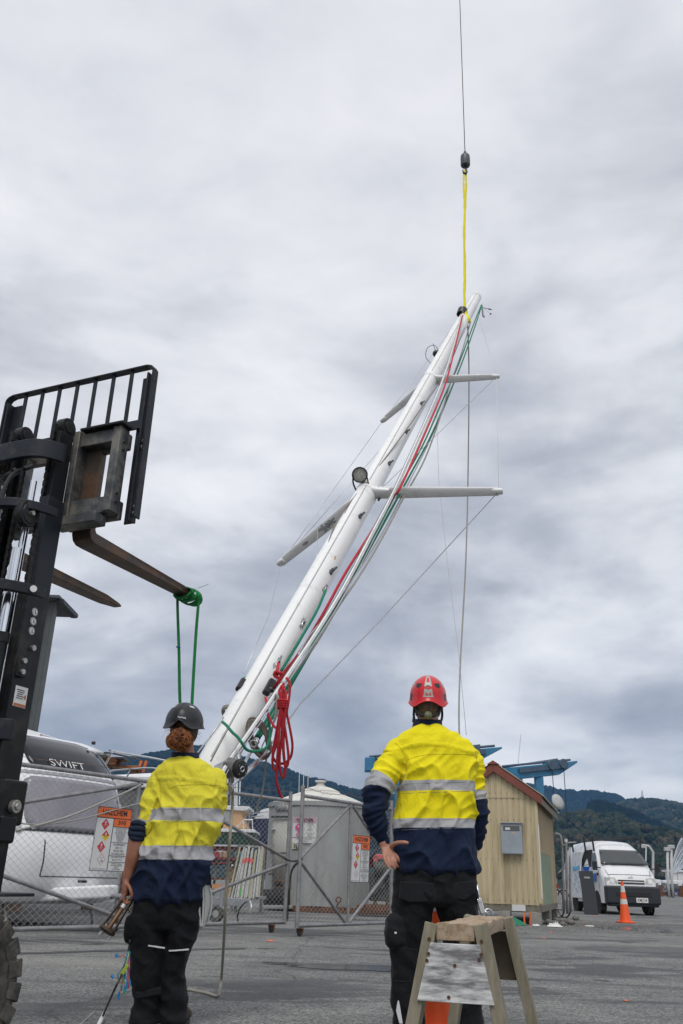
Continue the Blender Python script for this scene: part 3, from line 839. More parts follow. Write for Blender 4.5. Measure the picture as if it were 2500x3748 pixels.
for i, (x, y) in enumerate(((1190, 2157), (1110, 2282), (1018, 2427))): exit_slot(x, y, seed=i + 2)
# mast steps (folding) up the wall
for i, (x, y) in enumerate(((1542, 1476), (1487, 1580), (1425, 1695), (1318, 1888), (1213, 2090))):
    t, a = on_mast(x, y); p, n_, s = wall_frame(t, a)
    b = MB(); b.bar(p - AX * 0.05, p + AX * 0.03, 0.030, 0.034, up=n_); b.bar(p + AX * 0.0 + n_ * 0.012, p + AX * 0.075 + n_ * 0.022 + s * 0.012, 0.020, 0.030, up=n_)
    b.cyl(p - AX * 0.02 - s * 0.024, p - AX * 0.02 + s * 0.024, 0.010, n=8)
    b.build('mast_step', m_fit, YM, bevel=0.004, world=True)
b = MB(); t, a = on_mast(1227, 2041); p, n_, s = wall_frame(t, a)
b.add([MP(t + 0.0028*u, a + 0.11*v, 1.004) for u, v in ((-1, 0), (-0.2, 1), (1, 0.2), (0.2, -1))], [(0, 1, 2, 3)]); b.build('tan_sticker', M('tan sticker', (0.62, 0.42, 0.2), 0.6), YM, world=True, fix=False)
# deck light at the lower spreaders and steaming light above
t, a = on_mast(1325, 1752); p = Z(1317, 1738, 9.35); d = (CAM - p).normalized()
b = MB(); b.lathe([(0.03, -0.08), (0.07, -0.06), (0.084, -0.01), (0.086, 0.022), (0.076, 0.024), (0.074, 0.008)], p, d, 28, cap=False); dl = b.build('deck_light', m_black, YM, smooth=True, world=True)
b = MB(); b.lathe([(0.0, 0.014), (0.040, 0.012), (0.074, 0.006)], p, d, 24, cap=False); b.build('lens', M('light lens', (0.42, 0.42, 0.38), 0.25, 0, 0.3, 60), dl, smooth=True, world=True)
b = MB()
for q in (-1, 1): b.tube(spline([p + RT * (0.070 * q) - FW * 0.0, p + RT * (0.08 * q + 0.01) - UP * 0.09, p + RT * (0.06 * q + 0.035) - UP * 0.20], 5), 0.009, 6)
b.build('light_bracket', m_black, dl, smooth=True, world=True)
p = Z(1598, 1295, 14.6); b = MB(); b.lathe([(0.02, -0.07), (0.06, -0.05), (0.065, 0.03), (0.05, 0.05), (0.0, 0.05)], p, (0.1, -0.7, -0.6), 20, cap=False); b.build('steaming_light', m_black, YM, smooth=True, world=True)
b = MB(); b.tube(spline([p + RT*0.05 + UP*0.02, p + UP*0.14 - RT*0.03, p + UP*0.10 - RT*0.15, p - RT*0.18 - UP*0.05, p - RT*0.10 - UP*0.16], 5), 0.005, 5); b.tube([p, p + UP*0.17 - RT*0.06], 0.005, 5); b.build('wire_loop', m_black, YM, smooth=True, world=True)
# masthead: crane, wind vane, sheave
p = Z(1764, 1118, 17.85)
b = MB(); b.bar(p, p - UP * 0.22 + RT * 0.02, 0.03, 0.05); b.build('masthead_crane', m_alu, YM, bevel=0.004, world=True)
vn = Z(1768, 1126, 17.8)
b = MB(); b.tube([vn, Z(1799, 1133, 17.8)], 0.006, 5); b.lathe([(0.0, 0.09), (0.018, 0.0), (0.0, -0.01)], Z(1789, 1131, 17.8), (Z(1799, 1133, 17.8) - vn), 8); v_ = b.build('wind_vane', m_black, YM, world=True)
for x, y in ((1771, 1159), (1796, 1149)):
    b = MB(); q = Z(x, y, 17.8); b.tube([Z(1772, 1128, 17.8), q], 0.003, 4); b.build('vane_stem', m_wir, v_, world=True)
    b = MB(); b.box(q, (0.032, 0.012, 0.032), (0, 0.5 if x > 1780 else 0, 0)); b.build('vane_tab', M('maroon tab', (0.22, 0.012, 0.04), 0.5), v_, world=True)
# black bell cup of the rolled forestay at the sling
p = Z(1692, 1144, 16.3)
b = MB(); b.lathe([(0.03, 0.10), (0.085, 0.08), (0.098, 0.0), (0.102, -0.05), (0.09, -0.05), (0.085, 0.0)], p, (0.15, 0.1, 1), 28, cap=False); b.build('halyard_cup', m_black, YM, smooth=True, world=True)

def rline(name, mat, pts, r, n=8, k=6, parent=YM):
    """a line through (px, py, camera depth) points"""
    P3 = [Z(*q) for q in pts]
    if len(P3) > 2: P3 = spline(P3, k)
    b = MB(); b.tube(P3, r, n); return b.build(name, mat, parent, smooth='full', world=True)
def dz(py):                       # depth just in front of the mast wall at image height py
    return 1.0 / (0.1818 - 0.1263 * ((2880 - py) / 1795.0))
# furled luff-foil sections / halyards running from the bell down to the heel (white profile bundle)
def foil(off, r, mat, name):
    pts = []
    for x, y in ((1690, 1152), (1664, 1252), (1620, 1390), (1562, 1530), (1500, 1668), (1440, 1800), (1362, 1950), (1262, 2140), (1160, 2308), (1052, 2470), (950, 2622), (840, 2780), (800, 2850)):
        pts.append((x + off * (0.35 + 0.65 * min(1, (y - 1152) / 900)), y, dz(y) * 0.955))
    return rline(name, mat, pts, r)
foil(0, 0.009, m_mast, 'luff_foil'); foil(8, 0.008, m_alu, 'luff_foil')
foil(4.5, 0.005, m_line, 'foil_groove'); foil(-7, 0.0035, m_line, 'foil_groove'); foil(20, 0.004, m_wir, 'forestay_wire')
# halyards
rline('red_halyard', m_red, [(x, y, dz(y) * 0.945) for x, y in ((1692, 1156), (1668, 1262), (1632, 1400), (1584, 1520), (1514, 1680), (1462, 1790))] + [(1430, 1835, 9.0), (1335, 1985, 8.3), (1258, 2108, 7.7), (1180, 2252, 7.2), (1090, 2398, 6.75), (1036, 2470, 6.5), (1012, 2545, 6.3)], 0.0125)
rline('green_halyard', m_grn, [(1764, 1116, 17.6), (1738, 1196, 16.4), (1690, 1330, 14.5), (1632, 1470, 12.7), (1575, 1600, 11.3), (1500, 1740, 9.9), (1440, 1850, 9.0), (1340, 2030, 8.0), (1250, 2180, 7.3), (1150, 2360, 6.75), (1075, 2490, 6.4), (1000, 2620, 6.1), (945, 2705, 5.95)], 0.0115)
rline('green_halyard', m_grn, [(1762, 1116, 17.6), (1730, 1196, 16.4), (1680, 1330, 14.5), (1618, 1470, 12.7), (1552, 1620, 11.0), (1480, 1750, 9.8), (1428, 1850, 9.0), (1330, 2030, 8.0), (1240, 2185, 7.3), (1145, 2360, 6.75), (1062, 2495, 6.4), (985, 2620, 6.1), (935, 2700, 5.95)], 0.011)
rline('green_tail', m_grn, [(1192, 2160, 7.35), (1160, 2235, 7.1), (1105, 2330, 6.8), (1062, 2400, 6.6), (1030, 2455, 6.45)], 0.011)
rline('grey_halyard', m_gry, [(1722, 1180, 16.6), (1690, 1290, 15.0), (1650, 1400, 13.4), (1610, 1530, 12.0), (1555, 1680, 10.4), (1478, 1820, 9.2), (1395, 1975, 8.25), (1310, 2115, 7.5), (1235, 2225, 7.1), (1160, 2350, 6.7), (1095, 2440, 6.45), (1045, 2495, 6.3)], 0.010)
rline('grey_line', m_wir, [(1690, 1330, 14.6), (1640, 1460, 12.9), (1570, 1620, 11.2), (1500, 1760, 9.8), (1400, 1950, 8.4), (1290, 2120, 7.5), (1180, 2270, 7.0), (1130, 2330, 6.8), (1090, 2400, 6.6)], 0.0065)
# brown grey line wrapped along the left of the spar
pts = []
for x, y in ((1700, 1200), (1640, 1350), (1592, 1425), (1545, 1490), (1478, 1586), (1400, 1690), (1340, 1765), (1290, 1830), (1262, 1880)):
    pts.append((x, y, dz(y) * 0.972))
rline('wrapped_line', m_brn, pts, 0.007)
pts = []
for x, y in ((1325, 1790), (1272, 1850), (1225, 1925), (1195, 2010), (1160, 2085), (1090, 2220), (1020, 2345), (955, 2460), (880, 2590), (800, 2735), (770, 2790)):
    pts.append((x, y, dz(y) * 0.972))
rline('wrapped_line', m_brn, pts, 0.008)
# stays: wires through the spreader tips
def tip(t, ln, s):
    o = HEEL + AX * (t * MLEN); d = (BT * (s * math.cos(0.322)) + FA * math.sin(0.322) + AX * (-0.021)).normalized(); return o + d * ln
tips_ = {(i, s): tip(t, ln, s) for i, (t, ln) in enumerate(((0.3138, 1.407), (0.598, 0.979))) for s in (-1, 1)}
right = max((-1, 1), key=lambda s: proj(tips_[(0, s)])[0]); left = -right
def wire(name, pts, r=0.004, mat=m_wir):
    b = MB(); b.tube(pts, r, 6); return b.build(name, mat, YM, smooth='full', world=True)
wire('cap_shroud', [MP(0.93, 0.0), tips_[(1, right)]], 0.0028)
wire('cap_shroud', [tips_[(1, right)], tips_[(0, right)]], 0.0028, m_wht)
wire('diagonal_shroud', [tips_[(1, right)], MP(0.315, view_angle(0.3, 0.9))], 0.004)
wire('cap_shroud', [MP(0.93, PI), tips_[(1, left)]], 0.0028)
wire('cap_shroud', [tips_[(1, left)], tips_[(0, left)]], 0.0035)
wire('intermediate_shroud', [MP(0.56, 2.0), tips_[(0, left)]], 0.0035)
wire('shroud_tail', [tips_[(0, left)], Z(985, 2250, 7.6), Z(893, 2465, 6.3)], 0.003)
wire('lower_shroud', [tips_[(0, right)], Z(1400, 2262, 8.0), Z(1100, 2575, 6.5), Z(956, 2775, 5.75)], 0.0055, m_wir)
wire('signal_line', [Z(1596, 1430, 13.3), Z(1606, 1760, 12.2), Z(1640, 2080, 11.5), Z(1680, 2400, 11), Z(1707, 2690, 10.6)], 0.003, m_wht)
wire('signal_line', [tips_[(1, left)] * 0.3 + tips_[(0, left)] * 0.7, Z(1160, 2040, 8.0)], 0.003)
# long halyard tail hanging plumb behind the man
hp = MP(0.955, view_angle(0.95))
b = MB(); b.tube(spline([Z(1712, 1185, 16.4), P(1716, 1330, hp.y), P(1716, 1500, hp.y), P(1712, 1800, hp.y), P(1705, 2050, hp.y - .5), P(1692, 2300, hp.y - 1), P(1684, 2450, hp.y - 1.5), P(1680, 2640, hp.y - 2), P(1690, 2900, hp.y - 2.3), P(1690, 3330, hp.y - 2.4)], 6), [0.012] * 55, 8)
b.build('hanging_halyard', m_gry, YM, smooth='full', world=True)
# turnbuckle on the lower shroud with fork ends
q0, q1 = Z(956, 2775, 5.75), Z(838, 2884, 5.45)
dq = (q1 - q0).normalized(); LQ = (q1 - q0).length
b = MB(); b.tube([q0 + dq * 0.02, q0 + dq * 0.04, q0 + dq * LQ * 0.70, q0 + dq * (LQ * 0.73)], [0.008, 0.017, 0.019, 0.009], 12); tb = b.build('turnbuckle', m_steel, YM, smooth=True, world=True)
MB().cyl(q0 - dq * 0.09, q0 + dq * 0.03, 0.0085, n=10).build('screw', m_steel, tb, smooth=True, world=True); MB().cyl(q0 + dq * LQ * 0.72, q1, 0.011, n=10).build('screw', m_steel, tb, smooth=True, world=True)
b = MB(); b.cyl(q1 - RT * 0.0 - FW * 0.03, q1 + FW * 0.03, 0.028, n=16); b.bar(q1, q1 + dq * 0.09, 0.03, 0.05); b.build('toggle', m_alu, tb, bevel=0.004, world=True)
# heel fitting below the spar
b = MB(); hp0 = MP(0.012, view_angle(0.02)); b.lathe([(0.06, -0.16), (0.075, -0.10), (0.095, -0.02), (0.10, 0.0)], HEEL, AX, 24); b.build('heel_plug', m_alu, YM, smooth=True, world=True)
# winch on the wall
wp = Z(862, 2812, 5.42); wd = (RT * 0.72 - FW * 0.62 + UP * 0.1).normalized()
b = MB(); b.lathe([(0.058, -0.06), (0.062, -0.05), (0.052, -0.03), (0.050, 0.01), (0.056, 0.03), (0.060, 0.035)], wp, wd, 32); wi = b.build('winch', M('winch drum', (0.16, 0.155, 0.15), 0.35, 0.6, 0.25, 20), YM, smooth=True, world=True)
b = MB(); b.lathe([(0.0, 0.062), (0.024, 0.062), (0.050, 0.058), (0.053, 0.050), (0.053, 0.036)], wp, wd, 32, cap=False); b.build('cap', m_black, wi, smooth=True, world=True)
b = MB(); b.lathe([(0.010, 0.0635), (0.015, 0.0665), (0.019, 0.0635)], wp, wd, 20, cap=False); b.build('socket_ring', m_steel, wi, smooth=True, world=True)
ox = wd.orthogonal().normalized(); oy = wd.cross(ox)
for j in range(4):
    c = wp + wd * 0.061 + ox * (math.cos(j * PI/2 + .4) * 0.036) + oy * (math.sin(j * PI/2 + .4) * 0.036)
    b = MB(); b.cyl(c, c + wd * 0.003, 0.004, n=8); b.build('screw_head', m_steel, wi, world=True)
b = MB(); b.bar(Z(800, 2830, 5.52), wp - wd * 0.05, 0.07, 0.09); b.build('winch_pad', m_alu, wi, bevel=0.006, world=True)
# line clutch blocks, cheek block
for (x, y, z_, l_) in ((985, 2515, 6.2, 0.13), (884, 2508, 6.28, 0.10)):
    c = Z(x, y, z_)
    b = MB(); b.bar(c - AX * l_ * 0.6, c + AX * l_ * 0.6, 0.055, 0.05, up=-FW); b.cyl(c - AX * 0.03 - RT * 0.02, c - AX * 0.03 + RT * 0.045, 0.022, n=14); b.build('rope_clutch', m_black, YM, bevel=0.014, world=True)
def ring_coil(name, mat, c, rx, ry, r, n, tilt, zd, jitter=0.2, seed=0, hang=True):
    random.seed(seed); b = MB()
    for i in range(n):
        a0 = rnd(0, 6); k = 1 + rnd(-jitter, jitter); dx = rnd(-rx, rx) * 0.35; pts = []
        for j in range(29):
            a = 2*PI*j/28
            u, v = math.cos(a) * rx * k, math.sin(a) * ry * k * (1 if math.sin(a) > 0 else 1.05)
            pts.append(c + RT * (u * math.cos(tilt) - v * math.sin(tilt) + dx * 0.4) + UP * (u * math.sin(tilt) + v * math.cos(tilt)) + FW * (rnd(-.01, .01) + (i - n/2) * 0.012))
        b.tube(spline(pts[::4] , 5), r, 7, cap=False)
    return b.build(name, mat, YM, smooth='full', world=True)
# brown rope coil and green lashings near the heel
ring_coil('brown_rope_coil', m_brn, Z(948, 2700, 5.9), 0.055, 0.115, 0.009, 7, 0.35, 0, 0.25, 3)
ring_coil('rope_turns', m_brn, Z(835, 2605, 6.12), 0.03, 0.035, 0.009, 5, 0.5, 0, 0.2, 5)
rline('green_lashing', m_grn, [(815, 2643, 5.75), (830, 2656, 5.65), (850, 2680, 5.55), (870, 2698, 5.5), (886, 2720, 5.48), (905, 2745, 5.5), (940, 2750, 5.6), (975, 2735, 5.75), (987, 2700, 5.85), (985, 2640, 5.95), (980, 2615, 6.0)], 0.0095)
rline('green_lashing', m_grn, [(862, 2572, 6.3), (880, 2530, 6.35), (898, 2480, 6.45)], 0.013)
# shackle and hook pieces below the coil
b = MB(); b.tube(spline([Z(870, 2762, 5.5), Z(880, 2790, 5.45), Z(894, 2796, 5.45), Z(902, 2780, 5.5), Z(922, 2745, 5.6)], 6), 0.010, 7); b.tube(spline([Z(868, 2745, 5.55), Z(876, 2765, 5.5), Z(882, 2775, 5.5)], 5), 0.008, 6); b.build('snap_hook', m_alu, YM, smooth='full', world=True)
b = MB(); b.torus(Z(928, 2722, 5.75), FW, 0.022, 0.006, 16, 6); b.torus(Z(940, 2712, 5.78), RT + FW, 0.020, 0.006, 16, 6); b.build('shackle', m_steel, YM, smooth='full', world=True)
# loose grey ends
rline('loose_line', m_gry, [(1015, 2540, 6.0), (1010, 2600, 5.95), (990, 2700, 5.9), (975, 2780, 5.9), (968, 2850, 5.9), (958, 2905, 5.9), (940, 2960, 5.9), (952, 2975, 5.9)], 0.006)
rline('loose_line', m_gry, [(1010, 2545, 6.0), (1013, 2620, 6.0), (960, 2730, 5.85), (962, 2760, 5.85), (955, 2805, 5.85)], 0.0045)
rline('loose_line', m_gry, [(1008, 2540, 6.0), (1006, 2590, 6.0), (1016, 2622, 6.0)], 0.005)
# backstay wires to the left of the heel
rline('stay_wire', m_wir, [(818, 2625, 5.9), (780, 2680, 5.8), (722, 2757, 5.7), (694, 2796, 5.66)], 0.0055)
rline('strop', m_brn, [(800, 2700, 5.75), (765, 2755, 5.7), (730, 2785, 5.68), (694, 2800, 5.66)], 0.014)
rline('stay_wire', m_wir, [(934, 2440, 6.6), (900, 2500, 6.4), (866, 2560, 6.2), (820, 2640, 5.95)], 0.006)
# strop clothed round the mast under the sling (yellow)
# red rope coil hanging from the clutch
RC = YM
random.seed(11)
def rr_(pts, r=0.0088): return rline('red_rope_coil', m_red, pts, r, 8, 7)
rr_([(1018, 2428, 6.35), (1016, 2450, 6.25), (1006, 2475, 6.2), (1022, 2462, 6.15), (1034, 2468, 6.15), (1022, 2482, 6.15), (1004, 2470, 6.15), (1012, 2458, 6.15), (1032, 2474, 6.15), (1020, 2492, 6.15), (1002, 2520, 6.2)], 0.011)
rr_([(972, 2552, 6.05), (978, 2595, 5.95), (985, 2625, 5.9), (1005, 2660, 5.85), (1022, 2662, 5.82), (1040, 2630, 5.82), (1042, 2570, 5.85), (1034, 2520, 5.88), (1040, 2500, 5.88)])
rr_([(1048, 2480, 5.88), (1060, 2500, 5.86), (1060, 2540, 5.84), (1054, 2580, 5.82), (1050, 2610, 5.82), (1058, 2650, 5.8), (1070, 2720, 5.8), (1066, 2765, 5.8), (1050, 2788, 5.8), (1028, 2795, 5.8), (1008, 2786, 5.8), (998, 2760, 5.8), (1008, 2700, 5.8), (1022, 2620, 5.8), (1028, 2560, 5.82)])
rr_([(1036, 2505, 5.86), (1022, 2530, 5.83), (1030, 2570, 5.8), (1024, 2640, 5.79), (1012, 2720, 5.78), (998, 2770, 5.78), (1000, 2810, 5.78), (1012, 2818, 5.78), (1020, 2790, 5.78), (1030, 2700, 5.78), (1036, 2600, 5.79), (1040, 2540, 5.82)])
rr_([(1030, 2508, 5.85), (1044, 2530, 5.82), (1046, 2570, 5.79), (1040, 2650, 5.77), (1026, 2740, 5.77), (1024, 2810, 5.77), (1036, 2845, 5.77), (1044, 2820, 5.77), (1038, 2740, 5.77), (1040, 2640, 5.78), (1048, 2560, 5.8)])
rr_([(1040, 2510, 5.84), (1030, 2545, 5.81), (1036, 2620, 5.78), (1048, 2700, 5.77), (1056, 2770, 5.77), (1050, 2805, 5.77), (1040, 2780, 5.77), (1034, 2700, 5.77), (1032, 2600, 5.78)])
rr_([(1028, 2580, 5.78), (1020, 2700, 5.76), (1012, 2830, 5.76), (1014, 2870, 5.76), (1026, 2910, 5.78), (1034, 2920, 5.78)])
b = MB()
for i in range(4):
    c = Z(1034, 2566 + 8 * i, 5.8); b.torus(c, AX * 0.15 + Vector((0, 0, 1)), 0.030, 0.009, 20, 7)
b.build('red_rope_wrap', m_red, YM, smooth='full', world=True)

# beige halyard tail down to the asphalt
BR = thing('dropped_rope', 'beige braided rope falling from the mast heel to the asphalt', 'rope', G(795, 3650))
g0 = G(795, 3648, 0.008)
pts = [Z(850, 2840, 5.5), Z(852, 2930, 5.5), P(842, 3060, 5.65), P(832, 3200, 5.75), P(822, 3400, 5.85), P(812, 3560, g0.y + 0.01), P(805, 3625, g0.y), g0 + Vector((0, 0, 0.004)), G(760, 3636, 0.008), G(720, 3628, 0.008), G(680, 3624, 0.008), G(560, 3640, 0.008)]
b = MB(); b.tube(spline(pts, 8), 0.0095, 8); b.build('rope', M('beige braided rope', (0.36, 0.335, 0.28), 0.9, 0, 0.25, 70, 0.8, 300, 0.002), BR, smooth='full', world=True)

# ------------------------------------------------------------------ crane hook, wire and yellow sling
m_yel = M('yellow webbing', (0.92, 0.80, 0.015), 0.75, 0, 0.12, 9, 0.25, 120, 0.002)
yh_ = Z(1700, 1150, 16.3).y
CH = thing('crane_hook', 'dark crane headache ball with hook on a thin wire rope, holding the yellow sling', 'crane hook', P(1703, 590, yh_))
b = MB(); b.lathe([(0.02, 0.17), (0.07, 0.165), (0.092, 0.13), (0.096, 0.08), (0.096, -0.10), (0.088, -0.12), (0.03, -0.12)], P(1703, 590, yh_), (0, 0, 1), 32); b.build('overhaul_weight', m_fit, CH, smooth=True, world=True)
b = MB(); b.lathe([(0.012, 0.16), (0.014, 0.22), (0.026, 0.225), (0.026, 0.25), (0.014, 0.26)], P(1703, 590, yh_), (0, 0, 1), 14); b.build('wire_socket', m_fit, CH, smooth=True, world=True)
top = P(1703, 590, yh_)
b = MB(); b.tube([top + Vector((0, 0, 0.2)), top + Vector((0, 0, 40))], 0.0085, 6); b.build('wire_rope', m_ink, CH, world=True)
hk = P(1702, 622, yh_)
b = MB(); b.tube(spline([hk + Vector((0, 0, 0.12)), hk + Vector((0.02, 0, 0.02)), hk + Vector((0.03, -0.01, -0.06)), hk + Vector((0.0, -0.02, -0.11)), hk + Vector((-0.04, -0.02, -0.08)), hk + Vector((-0.05, -0.02, -0.02))], 6), [0.022] * 20 + [0.018] * 5 + [0.01] * 6, 8); b.build('hook', m_black, CH, smooth='full', world=True)
YS_ = thing('yellow_sling', 'long yellow webbing sling hanging from the crane hook to the mast', 'sling', P(1702, 640, yh_))
rows_a = spline([P(1698, 622, yh_), P(1697, 680, yh_), P(1700, 740, yh_), P(1701, 830, yh_), P(1699, 910, yh_), P(1700, 1000, yh_), P(1699, 1070, yh_), P(1701, 1140, yh_)], 8)
rows_b = spline([P(1707, 628, yh_), P(1706, 680, yh_), P(1703, 740, yh_), P(1699, 830, yh_), P(1701, 910, yh_), P(1702, 1000, yh_), P(1701, 1070, yh_), P(1704, 1145, yh_)], 8)
for i, rws in enumerate((rows_a, rows_b)):
    b = MB(); k = len(rws); rows = []
    for q, p in enumerate(rws):
        w = 0.040 + 0.006 * math.sin(q * 0.7 + i * 2) + 0.004 * math.sin(q * 1.9); a = 0.5 * math.sin(q * 0.23 + i * 1.5)
        x = Vector((math.cos(a), math.sin(a), 0)); y = Vector((-math.sin(a), math.cos(a), 0))
        rows.append([p + x * (w/2 * math.cos(2*PI*j/10)) + y * (0.016 * math.sin(2*PI*j/10) + 0.012 * i) for j in range(10)])
    b.grid(rows, True); b.build('sling_leg', m_yel, YS_, smooth='full', world=True)
b = MB(); b.tube(spline([Z(1700, 1128, 16.3), Z(1706, 1150, 16.2), Z(1716, 1166, 16.1), Z(1720, 1182, 16.1)], 6), 0.028, 8); b.build('choke', m_yel, YS_, smooth='full', world=True)
# ------------------------------------------------------------------ people
def loft(b, rings, n=28, sup=2.3):
    """rings: (centre, half-axis vector a, half-axis vector c)"""
    rows = []
    for c, a, d in rings:
        row = []
        for j in range(n):
            t = 2*PI*j/n; co, si = math.cos(t), math.sin(t)
            k = 2.0 / sup
            row.append(c + a * (math.copysign(abs(co) ** k, co)) + d * (math.copysign(abs(si) ** k, si)))
        rows.append(row)
    o = len(b.v); b.grid(rows, True)
    b.f += [[o + j for j in range(n-1, -1, -1)], [o + (len(rows)-1)*n + j for j in range(n)]]; b.mi += [0, 0]
def limb(b, pts, rs, n=18, sub=5):
    P3 = spline(pts, sub); k = len(pts)
    R3 = []
    for i in range(len(P3)):
        u = i / sub; a = min(int(u), k - 2); f = u - a
        f = f*f*(3 - 2*f); R3.append(rs[a] * (1 - f) + rs[a+1] * f)
    p0, p1 = P3[0], P3[-1]; d0 = (P3[0] - P3[1]).normalized(); d1 = (P3[-1] - P3[-2]).normalized()
    P4 = [p0 + d0 * R3[0] * 0.8, p0 + d0 * R3[0] * 0.5] + P3 + [p1 + d1 * R3[-1] * 0.5, p1 + d1 * R3[-1] * 0.8]
    R4 = [R3[0] * 0.35, R3[0] * 0.82] + R3 + [R3[-1] * 0.82, R3[-1] * 0.35]
    b.tube(P4, R4, n)
def ball(b, c, rx, ry, rz, n=16, rot=None):
    rows = []
    for i in range(1, 12):
        th = PI * i / 12
        rows.append([Vector((math.sin(th) * math.cos(2*PI*j/n) * rx, math.sin(th) * math.sin(2*PI*j/n) * ry, math.cos(th) * rz)) for j in range(n)])
    if rot is not None: rows = [[rot @ p for p in r_] for r_ in rows]
    rows = [[Vector(c) + p for p in r_] for r_ in rows]
    o = len(b.v); b.grid(rows, True)
    b.f += [[o + j for j in range(n)], [o + 10*n + j for j in range(n-1, -1, -1)]]; b.mi += [0, 0]
def remesh(b, vox, smooth_it=4):
    me = bpy.data.meshes.new('tmp'); me.from_pydata(b.v, [], b.f)
    bm = bmesh.new(); bm.from_mesh(me); bmesh.ops.recalc_face_normals(bm, faces=bm.faces); bm.to_mesh(me); bm.free()
    o = bpy.data.objects.new('tmp', me); COL.objects.link(o)
    md = o.modifiers.new('r', 'REMESH'); md.mode = 'VOXEL'; md.voxel_size = vox; md.adaptivity = 0
    m2 = bpy.data.meshes.new_from_object(o.evaluated_get(bpy.context.evaluated_depsgraph_get()))
    bpy.data.objects.remove(o); bpy.data.meshes.remove(me)
    bm = bmesh.new(); bm.from_mesh(m2)
    for _ in range(smooth_it): bmesh.ops.smooth_vert(bm, verts=bm.verts, factor=0.5, use_axis_x=True, use_axis_y=True, use_axis_z=True)
    bm.to_mesh(m2); bm.free()
    return m2
def finish(me, name, mats, parent, off, displace=None, attr=None, matsel=None):
    """displace(co, normal) -> metres; attr(co) -> float 'band'; matsel(co) -> slot"""
    cos = [v.co.copy() for v in me.vertices]; nos = [v.normal.copy() for v in me.vertices]
    if attr or matsel:
        vals = [attr(c) for c in cos] if attr else None
        if vals is not None:
            at = me.attributes.new('band', 'FLOAT', 'POINT'); at.data.foreach_set('value', vals)
    for v, c, n_ in zip(me.vertices, cos, nos):
        v.co = c + (n_ * displace(c, n_) if displace else Vector()) - off
    me.materials.clear()
    for m in mats: me.materials.append(m)
    if matsel:
        vm = [matsel(c) for c in cos]
        for p in me.polygons: p.material_index = max(vm[i] for i in p.vertices)
    me.shade_smooth(); me.name = name
    o = bpy.data.objects.new(name, me); COL.objects.link(o); o.parent = parent
    return o
def ridge(v): return 1.0 - abs(noise.noise(v)) * 2.0
def cloth_mat(name, stops, rough=0.85, bump_scale=900, fold=0.35, weave=0.0015):
    """stops: list of (pos, colour) constant ramp over attribute 'band'"""
    m = bpy.data.materials.new(name); m.use_nodes = True
    n, l = m.node_tree.nodes, m.node_tree.links; b = n['Principled BSDF']
    a = n.new('ShaderNodeAttribute'); a.attribute_name = 'band'
    r = n.new('ShaderNodeValToRGB'); cr_ = r.color_ramp; cr_.interpolation = 'CONSTANT'
    cr_.elements[0].position = 0; cr_.elements[0].color = tuple(stops[0][1]) + (1,)
    cr_.elements[1].position = stops[1][0] if len(stops) > 1 else 1.0; cr_.elements[1].color = tuple(stops[1][1] if len(stops) > 1 else stops[0][1]) + (1,)
    for p, c in stops[2:]:
        e_ = cr_.elements.new(p); e_.color = tuple(c) + (1,)
    l.new(a.outputs['Fac'], r.inputs[0])
    t = n.new('ShaderNodeTexCoord')
    q = n.new('ShaderNodeTexNoise'); q.inputs['Scale'].default_value = 7; q.inputs['Detail'].default_value = 8; l.new(t.outputs['Object'], q.inputs['Vector'])
    mr = n.new('ShaderNodeMapRange'); mr.inputs[3].default_value = 0.86; mr.inputs[4].default_value = 1.08; l.new(q.outputs[0], mr.inputs[0])
    mx = n.new('ShaderNodeMix'); mx.data_type = 'RGBA'; mx.blend_type = 'MULTIPLY'; mx.inputs[0].default_value = 1
    cc = n.new('ShaderNodeCombineColor')
    for i in range(3): l.new(mr.outputs[0], cc.inputs[i])
    l.new(r.outputs[0], mx.inputs[6]); l.new(cc.outputs[0], mx.inputs[7]); l.new(mx.outputs[2], b.inputs['Base Color'])
    b.inputs['Roughness'].default_value = rough; b.inputs['Specular IOR Level'].default_value = 0.25
    b.inputs['Sheen Weight'].default_value = 0.03
    # creases
    mp = n.new('ShaderNodeMapping'); mp.inputs['Scale'].default_value = (1, 1, 0.55); mp.inputs['Rotation'].default_value = (0, 0.5, 0); l.new(t.outputs['Object'], mp.inputs[0])
    w = n.new('ShaderNodeTexNoise'); w.inputs['Scale'].default_value = 15; w.inputs['Detail'].default_value = 3; w.inputs['Distortion'].default_value = 1.0; l.new(mp.outputs[0], w.inputs['Vector'])
    bp = n.new('ShaderNodeBump'); bp.inputs['Strength'].default_value = min(1, fold * 1.15); bp.inputs['Distance'].default_value = 0.025; l.new(w.outputs[0], bp.inputs['Height'])
    w2 = n.new('ShaderNodeTexNoise'); w2.inputs['Scale'].default_value = bump_scale; l.new(t.outputs['Object'], w2.inputs['Vector'])
    bp2 = n.new('ShaderNodeBump'); bp2.inputs['Strength'].default_value = 0.25; bp2.inputs['Distance'].default_value = weave; l.new(w2.outputs[0], bp2.inputs['Height']); l.new(bp.outputs[0], bp2.inputs['Normal'])
    l.new(bp2.outputs[0], b.inputs['Normal'])
    return m
HIV = (0.86, 0.74, 0.012); HIV2 = (0.76, 0.68, 0.05); SILV = (0.40, 0.40, 0.415); NAVY = (0.006, 0.014, 0.042)
m_skin = M('weathered skin', (0.42, 0.20, 0.13), 0.5, 0, 0.16, 14, 0.25, 120, 0.002, dirt=(0.36, 0.12, 0.08), dirt_amt=0.4, dirt_scale=9, dirt_thr=0.55)
m_skin2 = M('tanned skin', (0.30, 0.125, 0.075), 0.5, 0, 0.18, 14, 0.25, 120, 0.002, dirt=(0.34, 0.12, 0.08), dirt_amt=0.4, dirt_scale=9, dirt_thr=0.55)
